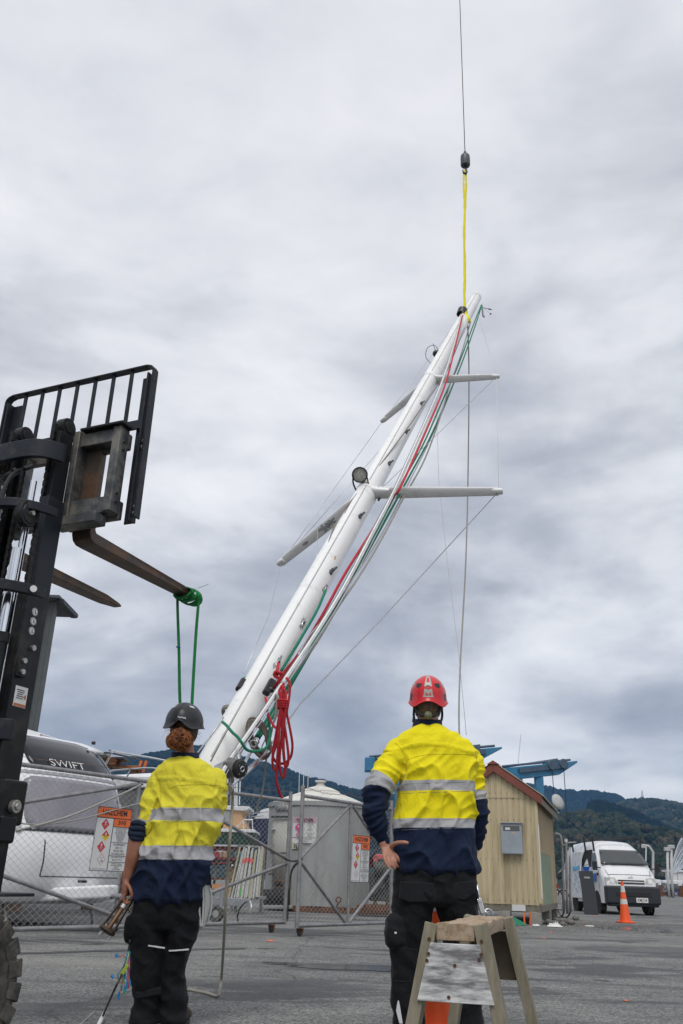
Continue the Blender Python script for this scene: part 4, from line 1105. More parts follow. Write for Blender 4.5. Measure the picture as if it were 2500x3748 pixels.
m_trou = cloth_mat('black work trousers', [(0, (0.0055, 0.006, 0.0075)), (1, (0.0055, 0.006, 0.0075))], 0.8, 700, 0.45)
m_trou2 = cloth_mat('charcoal patch cloth', [(0, (0.011, 0.012, 0.014)), (1, (0.011, 0.012, 0.014))], 0.85, 600, 0.4)
m_boot = M('dusty work boot', (0.06, 0.048, 0.036), 0.8, 0, 0.3, 14, 0.4, 60, 0.003)
m_sole = M('boot sole', (0.03, 0.03, 0.03), 0.8)
m_strip = M('reflective piping', (0.62, 0.63, 0.65), 0.5, 0, 0.06)

def px_ring(lx, rx, y, Y, d, dy=0.0):
    a, c = P(lx, y, Y + dy), P(rx, y, Y + dy)
    return ((a + c) / 2, (c - a) / 2, Vector((0, d, 0)))
def finger(b, pts, r):
    limb(b, pts, [r * 1.08, r, r * 0.96, r * 0.82][:len(pts)], 10, 4)
def polyline_t(pts):
    """returns f(co) -> (distance to polyline, arc length along it)"""
    L = [0.0]
    for a, c in zip(pts, pts[1:]): L.append(L[-1] + (c - a).length)
    def f(co):
        best = (1e9, 0)
        for i, (a, c) in enumerate(zip(pts, pts[1:])):
            d = c - a; t = (co - a).dot(d) / d.length_squared
            lo = 0 if i > 0 else -0.4
            hi = 1 if i < len(pts) - 2 else 1.4
            t = max(lo, min(hi, t)); dist = (co - a - d * t).length
            if dist < best[0]: best = (dist, L[i] + t * d.length)
        return best
    return f, L[-1]

def helmet(parent, c, a, bb, h, ext, mat, yaw, tilt, off):
    """shell standing on centre c (equator), half axes a (x) bb (y) h (up), ext(phi) rim drop; phi 0 = back"""
    rot = Matrix.Rotation(yaw, 3, 'Z') @ Matrix.Rotation(tilt, 3, 'X')
    def pt(phi, s, k=1.0):
        th = min(s, 1.0) * PI / 2
        x, y, z = a * math.sin(th) * math.sin(phi), -bb * math.sin(th) * math.cos(phi), h * math.cos(th)
        if s > 1:
            e_ = (s - 1) * ext(phi); fl = 1 + 0.10 * ((s - 1) ** 2)
            x *= fl; y *= fl; z = -e_
        # gentle keel along the crown
        z += 0.006 * math.exp(-(x / 0.03) ** 2) * (1 if s < 1 else 0) * math.sin(th)
        return c + rot @ (Vector((x, y, z)) * k)
    N, K = 64, 30
    b = MB()
    rows = [[pt(2*PI*j/N, 0.02 + 1.98 * i / K) for j in range(N)] for i in range(K + 1)]
    inner = [[c + (p - c) * 0.93 for p in r_] for r_ in rows[::-1]]
    o0 = len(b.v); b.grid(rows + inner, True)
    b.f += [list(range(N)), ]; b.mi += [0]
    o = b.build('helmet', mat, parent, smooth='full', world=True)
    return o, pt, rot
def decal(parent, pt, poly, mat, name, k=1.015, thick=0.004):
    """outline of (phi, s) laid on the shell, subdivided so that it follows the curve"""
    bm = bmesh.new(); f = bm.faces.new([bm.verts.new((p, s, 0)) for p, s in poly])
    bmesh.ops.triangulate(bm, faces=bm.faces)
    for _ in range(3): bmesh.ops.subdivide_edges(bm, edges=bm.edges, cuts=1)
    bmesh.ops.triangulate(bm, faces=bm.faces)
    bm.verts.ensure_lookup_table()
    for i, v in enumerate(bm.verts): v.index = i
    b = MB(); b.add([pt(v.co.x, v.co.y, k) for v in bm.verts], [[v.index for v in f.verts] for f in bm.faces]); bm.free()
    return b.build(name, mat, parent, smooth='full', world=True)

# ================================================================== worker in the red helmet
YMAN = 5.05
def m_(px, py, dy=0.0): return P(px, py, YMAN + dy)
man_loc = Vector((m_(1580, 3300).x, YMAN, 0))
MAN = thing('person', 'worker in red helmet, yellow and navy hi-vis shirt, hand on hip, standing behind the sawhorse', 'person', man_loc)
# --- shirt
la = [m_(1470, 2752, 0.0), m_(1432, 2800, -0.03), m_(1405, 2846, -0.05), m_(1381, 2890, -0.07), m_(1374, 2935, -0.08), m_(1370, 2966, -0.08), m_(1376, 3002, -0.075), m_(1388, 3040, -0.06), m_(1398, 3072, -0.05)]
lr = [0.082, 0.073, 0.076, 0.074, 0.064, 0.061, 0.056, 0.047, 0.039]
ra = [m_(1708, 2760, 0.02), m_(1733, 2800, 0.03), m_(1738, 2860, 0.03), m_(1742, 2910, 0.03), m_(1750, 2950, 0.03), m_(1752, 2985, 0.04), m_(1748, 3020, 0.06), m_(1742, 3055, 0.08), m_(1736, 3092, 0.10)]
rr2 = [0.060, 0.056, 0.052, 0.055, 0.055, 0.054, 0.051, 0.045, 0.038]
b = MB()
rings = [px_ring(1524, 1608, 2658, YMAN, 0.070, 0.01), px_ring(1500, 1632, 2672, YMAN, 0.088, 0.01), px_ring(1468, 1675, 2690, YMAN, 0.100), px_ring(1444, 1715, 2716, YMAN, 0.110), px_ring(1440, 1738, 2750, YMAN, 0.118), px_ring(1452, 1742, 2800, YMAN, 0.124), px_ring(1468, 1738, 2850, YMAN, 0.126), px_ring(1466, 1736, 2900, YMAN, 0.126), px_ring(1455, 1734, 2960, YMAN, 0.126), px_ring(1448, 1733, 3020, YMAN, 0.130), px_ring(1450, 1736, 3090, YMAN, 0.136), px_ring(1452, 1741, 3140, YMAN, 0.142), px_ring(1452, 1746, 3180, YMAN, 0.146), px_ring(1466, 1734, 3192, YMAN, 0.136)]
loft(b, rings, 40, 2.5); limb(b, la, lr); limb(b, ra, rr2)
me = remesh(b, 0.0065, 6)
fl_, LL = polyline_t(la); fr2_, LR = polyline_t(ra)
z_of = lambda y: m_(1590, y).z
tilt_m = 0.03
ztop, zbot = z_of(2600), z_of(3200)
def nrm(y): return (ztop - z_of(y)) / (ztop - zbot)
def man_side(c):
    dl, tl = fl_(c); dr, tr = fr2_(c)
    if tl > 0.075 and dl < 0.10 and c.x < m_(1500, 2800).x - 0.0: 
        if not (tl > 0.2 and c.x > m_(1437, 2950).x): return 1
    if tr > 0.085 and dr < 0.075 and c.x > m_(1728, 2900).x: return 2
    return 0
def man_attr(c):
    s = man_side(c)
    if s == 1: return fl_(c)[1] / LL * 0.999
    if s == 2: return fr2_(c)[1] / LR * 0.999
    return max(0.001, (ztop - (c.z - tilt_m * (c.x - man_loc.x))) / (ztop - zbot))
def man_disp(c, n_):
    s = man_side(c); v = c - man_loc
    d = 0.0
    if s == 0:
        # soft diagonal drapes from the shoulders to the waist plus small crumple
        q = Vector((v.x * 7 + v.z * 4.0, v.y * 5, v.z * 4 - v.x * 6.0 + 3.3))
        d += 0.024 * max(0, ridge(q)) ** 2.5 * min(1, max(0, (z_of(2740) - c.z) / 0.15))
        d += 0.009 * ridge(Vector((v.x * 13 - v.z * 11, v.y * 10, v.z * 9 + 7)))
        yk = z_of(2766) + 0.035 * math.cos((v.x) * 7)
        dd = c.z - yk
        if 0 <= dd < 0.02: d += 0.0035
        # the waist: cloth blouses over the hip
        d += 0.006 * math.exp(-((c.z - z_of(3100)) / 0.05) ** 2) * noise.noise(Vector((v.x * 14, v.y * 10, 2.2)))
    else:
        t = fl_(c)[1] if s == 1 else fr2_(c)[1]
        d += 0.013 * max(-0.4, ridge(Vector((v.x * 5 + t * 24, v.y * 9, t * 9 + v.x * 9 + s)))) - 0.002
        d += 0.005 * math.sin(t * 60 + v.x * 26) * math.exp(-((t - 0.30) / 0.10) ** 2)
    return d
def arm_stops(L, y0, y1, pts, f):
    return None
tL0, tL1 = fl_(m_(1402, 2852, -0.05))[1] / LL, fl_(m_(1381, 2890, -0.07))[1] / LL
tR0, tR1 = fr2_(m_(1739, 2893, 0.03))[1] / LR, fr2_(m_(1744, 2928, 0.03))[1] / LR
m_man_t = cloth_mat('hi-vis shirt body', [(0, HIV), (nrm(2862), SILV), (nrm(2900), HIV), (nrm(3000), SILV), (nrm(3034), NAVY)], fold=0.45)
m_man_l = cloth_mat('hi-vis sleeve', [(0, HIV), (tL0, SILV), (tL1, NAVY)], fold=0.55)
m_man_r = cloth_mat('hi-vis sleeve right', [(0, HIV), (tR0, SILV), (tR1, NAVY)], fold=0.55)
SHM = finish(me, 'shirt', [m_man_t, m_man_l, m_man_r], MAN, man_loc, man_disp, man_attr, man_side)
from mathutils.bvhtree import BVHTree
def seam(obj, loc, px_pts, mat, r=0.0014, name='seam'):
    """stitched seam laid on the cloth where the camera ray meets it"""
    bv = BVHTree.FromPolygons([v.co + loc for v in obj.data.vertices], [tuple(p.vertices) for p in obj.data.polygons]); pts = []
    for q in spline([Vector((x, y, 0)) for x, y in px_pts], 6):
        h = bv.ray_cast(CAM, ray(q.x, q.y).normalized())
        if h[0] is not None: pts.append(h[0] + h[1] * 0.0004)
    if len(pts) > 2: MB().tube(pts, r, 5).build(name, mat, obj, smooth='full', world=True)
m_st = M('dull yellow stitching', (0.50, 0.42, 0.02), 0.9); m_stn = M('navy stitching', (0.004, 0.008, 0.02), 0.9); m_stb = M('black stitching', (0.02, 0.02, 0.022), 0.9)
seam(SHM, man_loc, [(1490, 2782), (1530, 2768), (1580, 2761), (1640, 2760), (1700, 2761), (1734, 2765)], m_st)
seam(SHM, man_loc, [(1446, 2720), (1468, 2740), (1484, 2770), (1490, 2800), (1488, 2822)], m_st)
seam(SHM, man_loc, [(1738, 2740), (1744, 2780), (1740, 2820)], m_st)
for y in (2866, 2900, 3000, 3034): seam(SHM, man_loc, [(1470, y + 4), (1560, y), (1650, y - 2), (1732, y - 5)], M('tape stitching', (0.25, 0.25, 0.25), 0.9), 0.001)
seam(SHM, man_loc, [(1470, 3176), (1560, 3182), (1650, 3184), (1735, 3178)], m_stn)
# collar
b = MB(); rows = []
for (y, k, dzz) in ((2672, 1.06, 0.0), (2655, 1.0, 0.0), (2641, 0.98, 0.0), (2645, 0.90, 0.0), (2668, 0.92, 0.0)):
    c = m_(1565, y, 0.015); row = []
    for j in range(40):
        a = 2*PI*j/40
        lift = 0.010 * (1 - math.sin(-a)) * 0.5
        row.append(c + Vector((math.cos(a) * 0.083 * k, math.sin(a) * 0.080 * k, -0.012 * (1 if math.sin(a) < 0 else 0.3) * abs(math.sin(a)) + 0.012)))
    rows.append(row)
b.grid(rows, True); m_navy_c = M('navy cotton', (0.008, 0.015, 0.040), 0.9, 0, 0.2, 30, 0.4, 400, 0.002)
b.build('collar', m_navy_c, MAN, smooth='full', world=True)
# small orange stain patch is on the shirt cloth near the collar
# --- trousers
b = MB()
rings = [px_ring(1452, 1738, 3165, YMAN, 0.125), px_ring(1446, 1744, 3215, YMAN, 0.138), px_ring(1440, 1746, 3270, YMAN, 0.142), px_ring(1440, 1746, 3298, YMAN, 0.135), px_ring(1450, 1738, 3314, YMAN, 0.11)]
loft(b, rings, 36, 2.4)
yg = 3818
def leg(b, spec):
    loft(b, [px_ring(l, r, y, YMAN, d, dy) for l, r, y, d, dy in spec], 30, 2.15)
leg(b, [(1440, 1588, 3285, 0.125, 0.0), (1436, 1578, 3340, 0.118, 0.0), (1428, 1568, 3410, 0.110, 0.0), (1432, 1560, 3480, 0.100, 0.0), (1434, 1552, 3550, 0.090, 0.0), (1432, 1540, 3610, 0.085, -0.005), (1434, 1546, 3660, 0.085, 0.0), (1438, 1552, 3710, 0.082, 0.01), (1440, 1552, 3760, 0.085, 0.01), (1442, 1552, 3800, 0.09, 0.01)])
leg(b, [(1594, 1746, 3285, 0.125, 0.0), (1606, 1746, 3340, 0.118, 0.0), (1624, 1748, 3410, 0.108, 0.02), (1630, 1752, 3480, 0.100, 0.03), (1645, 1756, 3550, 0.092, 0.04), (1654, 1758, 3610, 0.088, 0.045), (1662, 1762, 3660, 0.086, 0.05), (1668, 1764, 3710, 0.082, 0.05), (1670, 1766, 3760, 0.085, 0.05), (1672, 1768, 3800, 0.09, 0.05)])
me = remesh(b, 0.0075, 5)
def trou_disp(c, n_):
    v = c
    d = 0.011 * max(-0.3, ridge(Vector((v.x * 6, v.y * 6, v.z * 13 + v.x * 7)))) + 0.003 * ridge(Vector((v.x * 15, v.y * 13, v.z * 22)))
    return d - 0.003
TRM = finish(me, 'trousers', [m_trou], MAN, man_loc, trou_disp, lambda c: 0.5)
seam(TRM, man_loc, [(1592, 3205), (1593, 3250), (1592, 3300), (1590, 3328)], m_stb)
seam(TRM, man_loc, [(1445, 3590), (1480, 3592), (1530, 3588)], m_stb)
seam(TRM, man_loc, [(1440, 3480), (1480, 3470), (1550, 3482)], m_stb)
def patch(name, poly, mat, Y, dy, parent, off=0.012, thick=0.01, bev=0.004, curve=0.0, cx=None, hw=0.07):
    """a sewn-on cloth piece: outline in pixels on the back surface, curved round the limb"""
    pts = []
    for x, y in poly:
        p = P(x, y, Y + dy)
        pts.append(p)
    b = MB(); b.prism(pts, (0, thick, 0)); return b.build(name, mat, parent, bevel=bev, world=True)
# cargo pocket on the left thigh: a swollen bag with flap
b = MB(); rings = [px_ring(1430, 1500, 3345, YMAN, 0.060, -0.02), px_ring(1418, 1508, 3362, YMAN, 0.085, -0.02), px_ring(1412, 1506, 3410, YMAN, 0.092, -0.02), px_ring(1416, 1500, 3450, YMAN, 0.088, -0.02), px_ring(1430, 1490, 3468, YMAN, 0.06, -0.02)]
loft(b, rings, 24, 3.0); me = remesh(b, 0.007, 3); finish(me, 'cargo_pocket', [m_trou2], MAN, man_loc, trou_disp, lambda c: 0.5)
for pol in ([(1466, 3225), (1590, 3232), (1592, 3300), (1502, 3304), (1462, 3290)], [(1654, 3232), (1738, 3222), (1738, 3272), (1700, 3296), (1656, 3290)]):
    patch('back_pocket', pol, m_trou2, YMAN, -0.142 if pol[0][0] < 1600 else -0.138, MAN, thick=0.03, bev=0.006)
patch('reflective_strip', [(1456, 3662), (1461, 3662), (1475, 3748), (1462, 3748), (1450, 3700)], m_strip, YMAN, -0.0825, MAN, thick=0.02)
b = MB(); q = P(1448, 3414, YMAN - 0.114); b.box(q, (0.011, 0.004, 0.009)); b.build('brand_tab', m_white, MAN, world=True)
# --- boots
def boot(parent, cx, cy, yaw, s=1.0):
    b = MB()
    o = Vector((cx, cy, 0)); rm = Matrix.Rotation(yaw, 3, 'Z')
    def q(x, y, z): return o + rm @ (Vector((x, y, z)) * s)
    X = rm @ Vector((1, 0, 0)); Yv = rm @ Vector((0, 1, 0)); Zv = Vector((0, 0, 1))
    loft(b, [(q(0, -0.06, 0.06), X * 0.030 * s, Zv * 0.045 * s), (q(0, -0.045, 0.065), X * 0.040 * s, Zv * 0.055 * s), (q(0, 0.0, 0.08), X * 0.044 * s, Zv * 0.062 * s), (q(0, 0.07, 0.068), X * 0.047 * s, Zv * 0.050 * s), (q(0, 0.14, 0.058), X * 0.050 * s, Zv * 0.038 * s), (q(0, 0.185, 0.05), X * 0.042 * s, Zv * 0.028 * s), (q(0, 0.205, 0.045), X * 0.025 * s, Zv * 0.018 * s)], 20, 2.4)
    loft(b, [(q(0, -0.03, 0.08), X * 0.044 * s, Yv * 0.055 * s), (q(0, -0.02, 0.12), X * 0.040 * s, Yv * 0.048 * s), (q(0, -0.01, 0.15), X * 0.038 * s, Yv * 0.044 * s)], 20)
    me = remesh(b, 0.006, 3)
    bo = finish(me, 'boot', [m_boot], parent, parent.location, None)
    b = MB(); pts = []
    for j in range(24):
        a = 2*PI*j/24; pts.append(q(math.cos(a) * (0.052 if math.sin(a) > 0 else 0.046), 0.072 + math.sin(a) * 0.140, 0.0))
    b.prism(pts, (0, 0, 0.026 * s)); b.build('sole', m_sole, bo, bevel=0.003, world=True)
    return bo
boot(MAN, P(1497, 3790, YMAN).x, YMAN + 0.01, 0.15); boot(MAN, P(1719, 3790, YMAN).x, YMAN + 0.05, -0.25)
# --- body: one continuous figure of skin under the clothes
def body(parent, Y, head_c, head_r, neck, torso, arms, legs, hands, mat, loc, tilt, yaw):
    b = MB()
    hr = head_r
    rot = Matrix.Rotation(yaw, 3, 'Z') @ Matrix.Rotation(tilt, 3, 'X')
    ball(b, head_c, hr * 0.80, hr * 1.0, hr * 1.05, 20, rot)
    ball(b, head_c + rot @ Vector((0, 0.030, -0.062)), hr * 0.62, hr * 0.72, hr * 0.68, 16, rot)   # jaw
    b.tube([head_c + rot @ Vector((0, 0.088, 0.012)), head_c + rot @ Vector((0, 0.108, -0.018)), head_c + rot @ Vector((0, 0.092, -0.032))], [0.008, 0.013, 0.012], 8)   # nose
    for s in (-1, 1):
        ball(b, head_c + rot @ Vector((s * (hr * 0.82), 0.0, -0.012)), 0.010, 0.018, 0.030, 10, rot)   # ears
        ball(b, head_c + rot @ Vector((s * 0.032, 0.078, 0.018)), 0.020, 0.014, 0.008, 8, rot)         # brow
    ball(b, head_c + rot @ Vector((0, 0.092, -0.058)), 0.024, 0.010, 0.008, 8, rot)                     # lips
    limb(b, neck[0], neck[1]); loft(b, torso, 24)
    for pts, rs in arms: limb(b, pts, rs)
    for pts, rs in legs: limb(b, pts, rs)
    for h_ in hands: h_(b)
    me = remesh(b, 0.0045, 2)
    bo = finish(me, 'body', [mat], parent, loc, None)
    for s in (-1, 1):
        q = head_c + rot @ Vector((s * 0.032, 0.083, 0.006))
        eb = MB(); eb.lathe([(0.0, -0.011), (0.008, -0.008), (0.0115, 0.0), (0.008, 0.008), (0.0, 0.011)], q, (0, 0, 1), 12, cap=False); eb.build('eye', m_white, bo, smooth='full', world=True)
    return bo
def man_hand(b):
    # left hand on the hip: back of the wrist outside, thumb forward across the back, fingers down
    w = m_(1402, 3082, -0.05)
    loft(b, [(w, Vector((0.024, 0, 0)), Vector((0, 0.019, 0))), (m_(1412, 3098, -0.06), Vector((0.034, 0, -0.006)), Vector((0, 0.018, 0))), (m_(1424, 3120, -0.075), Vector((0.042, 0, -0.012)), Vector((0, 0.016, 0))), (m_(1430, 3138, -0.085), Vector((0.038, 0, -0.014)), Vector((0, 0.013, 0)))], 18)
    finger(b, [m_(1432, 3098, -0.075), m_(1450, 3086, -0.12), m_(1474, 3083, -0.148), m_(1492, 3085, -0.158)], 0.0115)
    for i, (x0, y0, x1, y1, x2, y2, x3, y3) in enumerate(((1404, 3122, 1408, 3142, 1415, 3160, 1424, 3176), (1418, 3130, 1426, 3150, 1436, 3168, 1446, 3180), (1434, 3134, 1442, 3150, 1450, 3164, 1458, 3173), (1446, 3126, 1455, 3138, 1461, 3150, 1466, 3158))):
        finger(b, [m_(x0, y0, -0.08), m_(x1, y1, -0.10), m_(x2, y2, -0.11 + 0.004 * i), m_(x3, y3, -0.115 + 0.012 * i)], 0.0098 - 0.0005 * (i % 3))
def man_hand_r(b):
    w = m_(1738, 3096, 0.10)
    loft(b, [(w, Vector((0.022, 0, 0)), Vector((0, 0.022, 0))), (m_(1736, 3115, 0.11), Vector((0.02, 0, 0)), Vector((0, 0.036, 0))), (m_(1733, 3140, 0.12), Vector((0.018, 0, 0)), Vector((0, 0.040, 0)))], 16)
    for i in range(4):
        finger(b, [m_(1733, 3138, 0.09 + 0.022 * i), m_(1731, 3155, 0.09 + 0.023 * i), m_(1729, 3170, 0.10 + 0.022 * i), m_(1726, 3182, 0.11 + 0.02 * i)], 0.0092)
    finger(b, [m_(1738, 3108, 0.08), m_(1742, 3120, 0.055), m_(1740, 3134, 0.04)], 0.011)
MHEAD = m_(1566, 2570, 0.02)
body(MAN, YMAN, MHEAD, 0.098, ([m_(1566, 2600, 0.03), m_(1566, 2640, 0.02), m_(1568, 2690, 0.0)], [0.060, 0.060, 0.075]),
     [px_ring(1500, 1640, 2690, YMAN, 0.07), px_ring(1470, 1710, 2740, YMAN, 0.09), px_ring(1490, 1715, 2850, YMAN, 0.10), px_ring(1485, 1710, 3000, YMAN, 0.10), px_ring(1480, 1710, 3150, YMAN, 0.11), px_ring(1475, 1715, 3270, YMAN, 0.10)],
     [(la + [m_(1403, 3090, -0.055)], [r * 0.6 for r in lr[:-2]] + [0.031, 0.028, 0.027]), (ra + [m_(1738, 3100, 0.10)], [r * 0.6 for r in rr2[:-2]] + [0.03, 0.028, 0.026])],
     [([m_(1515, 3270), m_(1500, 3450), m_(1488, 3600), m_(1494, 3700, 0.01), m_(1497, 3795, 0.01)], [0.075, 0.065, 0.05, 0.048, 0.038]), ([m_(1670, 3270), m_(1690, 3450, 0.02), m_(1705, 3600, 0.045), m_(1714, 3700, 0.05), m_(1719, 3795, 0.05)], [0.075, 0.065, 0.05, 0.048, 0.038])],
     [man_hand, man_hand_r], m_skin, man_loc, 0.16, -0.15)
# short hair band below the shell
b = MB(); rows = []
rot_h = Matrix.Rotation(-0.15, 3, 'Z') @ Matrix.Rotation(0.16, 3, 'X')
for z, k in ((0.02, 1.04), (-0.02, 1.035), (-0.045, 0.98), (-0.066, 0.90), (-0.080, 0.78)):
    rows.append([MHEAD + rot_h @ Vector((math.cos(a) * 0.080 * k, math.sin(a) * 0.100 * k, z + 0.008 * math.sin(a * 9) * (z < -0.06))) for a in [PI + 0.25 + (PI - 0.5) * j / 24 for j in range(25)]])
b.grid(rows); b.build('hair', M('short grey brown hair', (0.16, 0.115, 0.08), 0.9, 0, 0.4, 60, 0.9, 300, 0.004, stretch=(1, 1, 0.2)), MAN, smooth='full', world=True)
# --- red climbing helmet
m_hred = M('red helmet shell', (0.62, 0.012, 0.020), 0.33, 0, 0.06, 4, coat=0.15, dirt=(0.35, 0.05, 0.04), dirt_amt=0.25, dirt_scale=30, dirt_thr=0.62)
m_refl = M('grey reflective sticker', (0.42, 0.40, 0.37), 0.45, 0.2, 0.12, 80)
hc = m_(1567, 2551, 0.02)
def ext_m(phi):
    return 0.036 + 0.030 * math.exp(-((abs((phi + PI) % (2*PI) - PI) - 0.78) / 0.42) ** 2) - 0.012 * math.exp(-((abs((phi + PI) % (2*PI) - PI) - 2.2) / 0.6) ** 2)
HM, pt, _rot = helmet(MAN, hc, 0.106, 0.138, 0.122, ext_m, m_hred, -0.10, 0.10, man_loc)
# the sticker: an A over a broad foot piece
decal(HM, pt, [(-0.17, 0.30), (0.17, 0.30), (0.22, 0.78), (0.13, 0.78), (0.09, 0.68), (-0.09, 0.68), (-0.13, 0.78), (-0.22, 0.78)], m_refl, 'sticker', 1.010)
decal(HM, pt, [(-0.07, 0.44), (0.07, 0.44), (0.09, 0.63), (-0.09, 0.63)], m_hred, 'sticker_opening', 1.014)
decal(HM, pt, [(-0.21, 0.84), (-0.12, 0.86), (0.0, 0.89), (0.12, 0.86), (0.21, 0.84), (0.30, 1.30), (0.0, 1.36), (-0.30, 1.30)], m_refl, 'sticker', 1.008)
decal(HM, pt, [(-0.13, 0.96), (-0.06, 1.0), (0.06, 1.0), (0.13, 0.96), (0.15, 1.12), (0.0, 1.07), (-0.15, 1.12)], m_hred, 'sticker_opening', 1.013)
for s in (-1, 1):
    decal(HM, pt, [(s * 0.36, 0.66), (s * 0.80, 0.60), (s * 0.78, 0.74), (s * 0.62, 0.80), (s * 0.46, 0.76)], m_black, 'vent', 1.004)
    decal(HM, pt, [(s * 1.0, 0.95), (s * 1.22, 0.92), (s * 1.35, 1.35), (s * 1.2, 1.55), (s * 1.02, 1.50)], m_black, 'side_vent', 1.005)
    decal(HM, pt, [(s * 0.95, 0.62), (s * 1.12, 0.56), (s * 1.22, 0.72), (s * 1.05, 0.80)], m_refl, 'side_sticker', 1.008)
b = MB(); b.torus(pt(0, 0.02) - Vector((0, 0, 0.24)), (0, 0, 1), 0.001, 0.0005, 4, 3)
# retention cradle, dial and chin strap
m_strap = M('dark strap webbing', (0.02, 0.022, 0.025), 0.8)
b = MB(); b.tube(spline([m_(1522, 2588, -0.045), m_(1535, 2612, -0.075), m_(1567, 2622, -0.088), m_(1600, 2612, -0.075), m_(1614, 2588, -0.045)], 6), 0.0085, 8); b.build('cradle_strap', m_strap, HM, smooth='full', world=True)
b = MB(); b.lathe([(0.0, 0.012), (0.018, 0.011), (0.022, 0.004), (0.022, -0.01)], m_(1567, 2617, -0.093), (0, -1, 0.2), 20, cap=False); b.build('fit_dial', M('olive dial', (0.13, 0.14, 0.08), 0.5), HM, smooth='full', world=True)
for s, x in ((-1, 1516), (1, 1617)):
    b = MB(); b.tube(spline([m_(x, 2590, 0.0), m_(x + s * 1, 2625, 0.03), m_(1567 + s * 40, 2648, 0.075), m_(1567, 2655, 0.11)], 6), 0.007, 6); b.build('chin_strap', m_strap, HM, smooth='full', world=True)
b = MB(); b.box(m_(1514, 2628, 0.015), (0.012, 0.014, 0.05), (0, 0.15, 0)); b.build('strap_buckle', m_black, HM, bevel=0.004, world=True)
b = MB(); b.box(m_(1519, 2640, 0.012), (0.010, 0.012, 0.02)); b.build('red_clip', m_hred, HM, bevel=0.003, world=True)
# belt shackle and splicing tool at the right hip
TLM = thing('rigging_knife', 'steel rigger\'s knife with shackle hanging at the hip of the worker in the red helmet', 'knife', m_(1757, 3300, -0.05))
b = MB(); b.tube(spline([m_(1745, 3236, -0.06), m_(1750, 3262, -0.08), m_(1754, 3290, -0.08)], 4), 0.006, 7); b.build('lanyard_clip', m_steel, TLM, smooth='full', world=True)
b = MB(); b.bar(m_(1753, 3288, -0.08), m_(1768, 3345, -0.08), 0.028, 0.010, up=(0, 1, 0)); b.build('handle', m_steel, TLM, bevel=0.005, world=True)
b = MB(); b.torus(m_(1787, 3346, -0.08), (0, 1, 0), 0.024, 0.004, 20, 6); b.tube([m_(1772, 3330, -0.08), m_(1795, 3356, -0.08)], 0.004, 6); b.build('shackle_key', m_steel, TLM, smooth='full', world=True)
b = MB(); b.cyl(m_(1757, 3296, -0.095), m_(1757, 3296, -0.065), 0.012, n=12); b.build('pivot', m_steel, TLM, bevel=0.002, world=True)

# ================================================================== worker in the black helmet
YWO = 5.20
def w_(px, py, dy=0.0): return P(px, py, YWO + dy)
wo_loc = Vector((w_(590, 3400).x, YWO, 0))
WOM = thing('person', 'worker in black helmet with tied red hair and rolled sleeve, holding a bronze tool', 'person', wo_loc)
la = [w_(592, 2850, 0.0), w_(574, 2888, -0.02), w_(556, 2930, -0.03), w_(542, 2975, -0.035), w_(530, 3012, -0.035)]
lr = [0.060, 0.056, 0.053, 0.051, 0.052]
ra = [w_(785, 2848, 0.02), w_(795, 2885, 0.03), w_(796, 2930, 0.04), w_(792, 2975, 0.06), w_(786, 3005, 0.09), w_(780, 3012, 0.15), w_(772, 3015, 0.26)]
rr2 = [0.062, 0.055, 0.050, 0.048, 0.050, 0.046, 0.038]
b = MB()
rings = [px_ring(638, 716, 2772, YWO, 0.066, 0.01), px_ring(612, 738, 2786, YWO, 0.080, 0.01), px_ring(582, 768, 2802, YWO, 0.092), px_ring(566, 792, 2826, YWO, 0.100), px_ring(566, 806, 2862, YWO, 0.106), px_ring(566, 816, 2910, YWO, 0.110), px_ring(572, 808, 2960, YWO, 0.112), px_ring(560, 796, 3010, YWO, 0.114), px_ring(540, 783, 3060, YWO, 0.118), px_ring(522, 768, 3110, YWO, 0.122), px_ring(508, 760, 3160, YWO, 0.128), px_ring(496, 755, 3210, YWO, 0.132), px_ring(492, 746, 3262, YWO, 0.134), px_ring(500, 740, 3290, YWO, 0.132), px_ring(516, 728, 3298, YWO, 0.12)]
loft(b, rings, 40, 2.4); limb(b, la, lr); limb(b, ra, rr2)
me = remesh(b, 0.0065, 6)
fl2_, LL2 = polyline_t(la); fr3_, LR2 = polyline_t(ra)
zt2, zb2 = w_(650, 2740).z, w_(650, 3310).z
def nrm2(y): return (zt2 - w_(650, y).z) / (zt2 - zb2)
def wo_side(c):
    dl, tl = fl2_(c); dr, tr = fr3_(c)
    if tl > 0.045 and dl < 0.085 and c.x < w_(582 - max(0, tl - 0.1) * 160, 2900).x: return 1
    if tr > 0.06 and dr < 0.068 and c.x > w_(800 - max(0, tr - 0.1) * 80, 2900).x: return 2
    return 0
def wo_attr(c):
    s = wo_side(c)
    if s == 1: return fl2_(c)[1] / LL2 * 0.999
    if s == 2: return fr3_(c)[1] / LR2 * 0.999
    return max(0.001, (zt2 - (c.z - 0.035 * (c.x - w_(650, 3000).x))) / (zt2 - zb2))
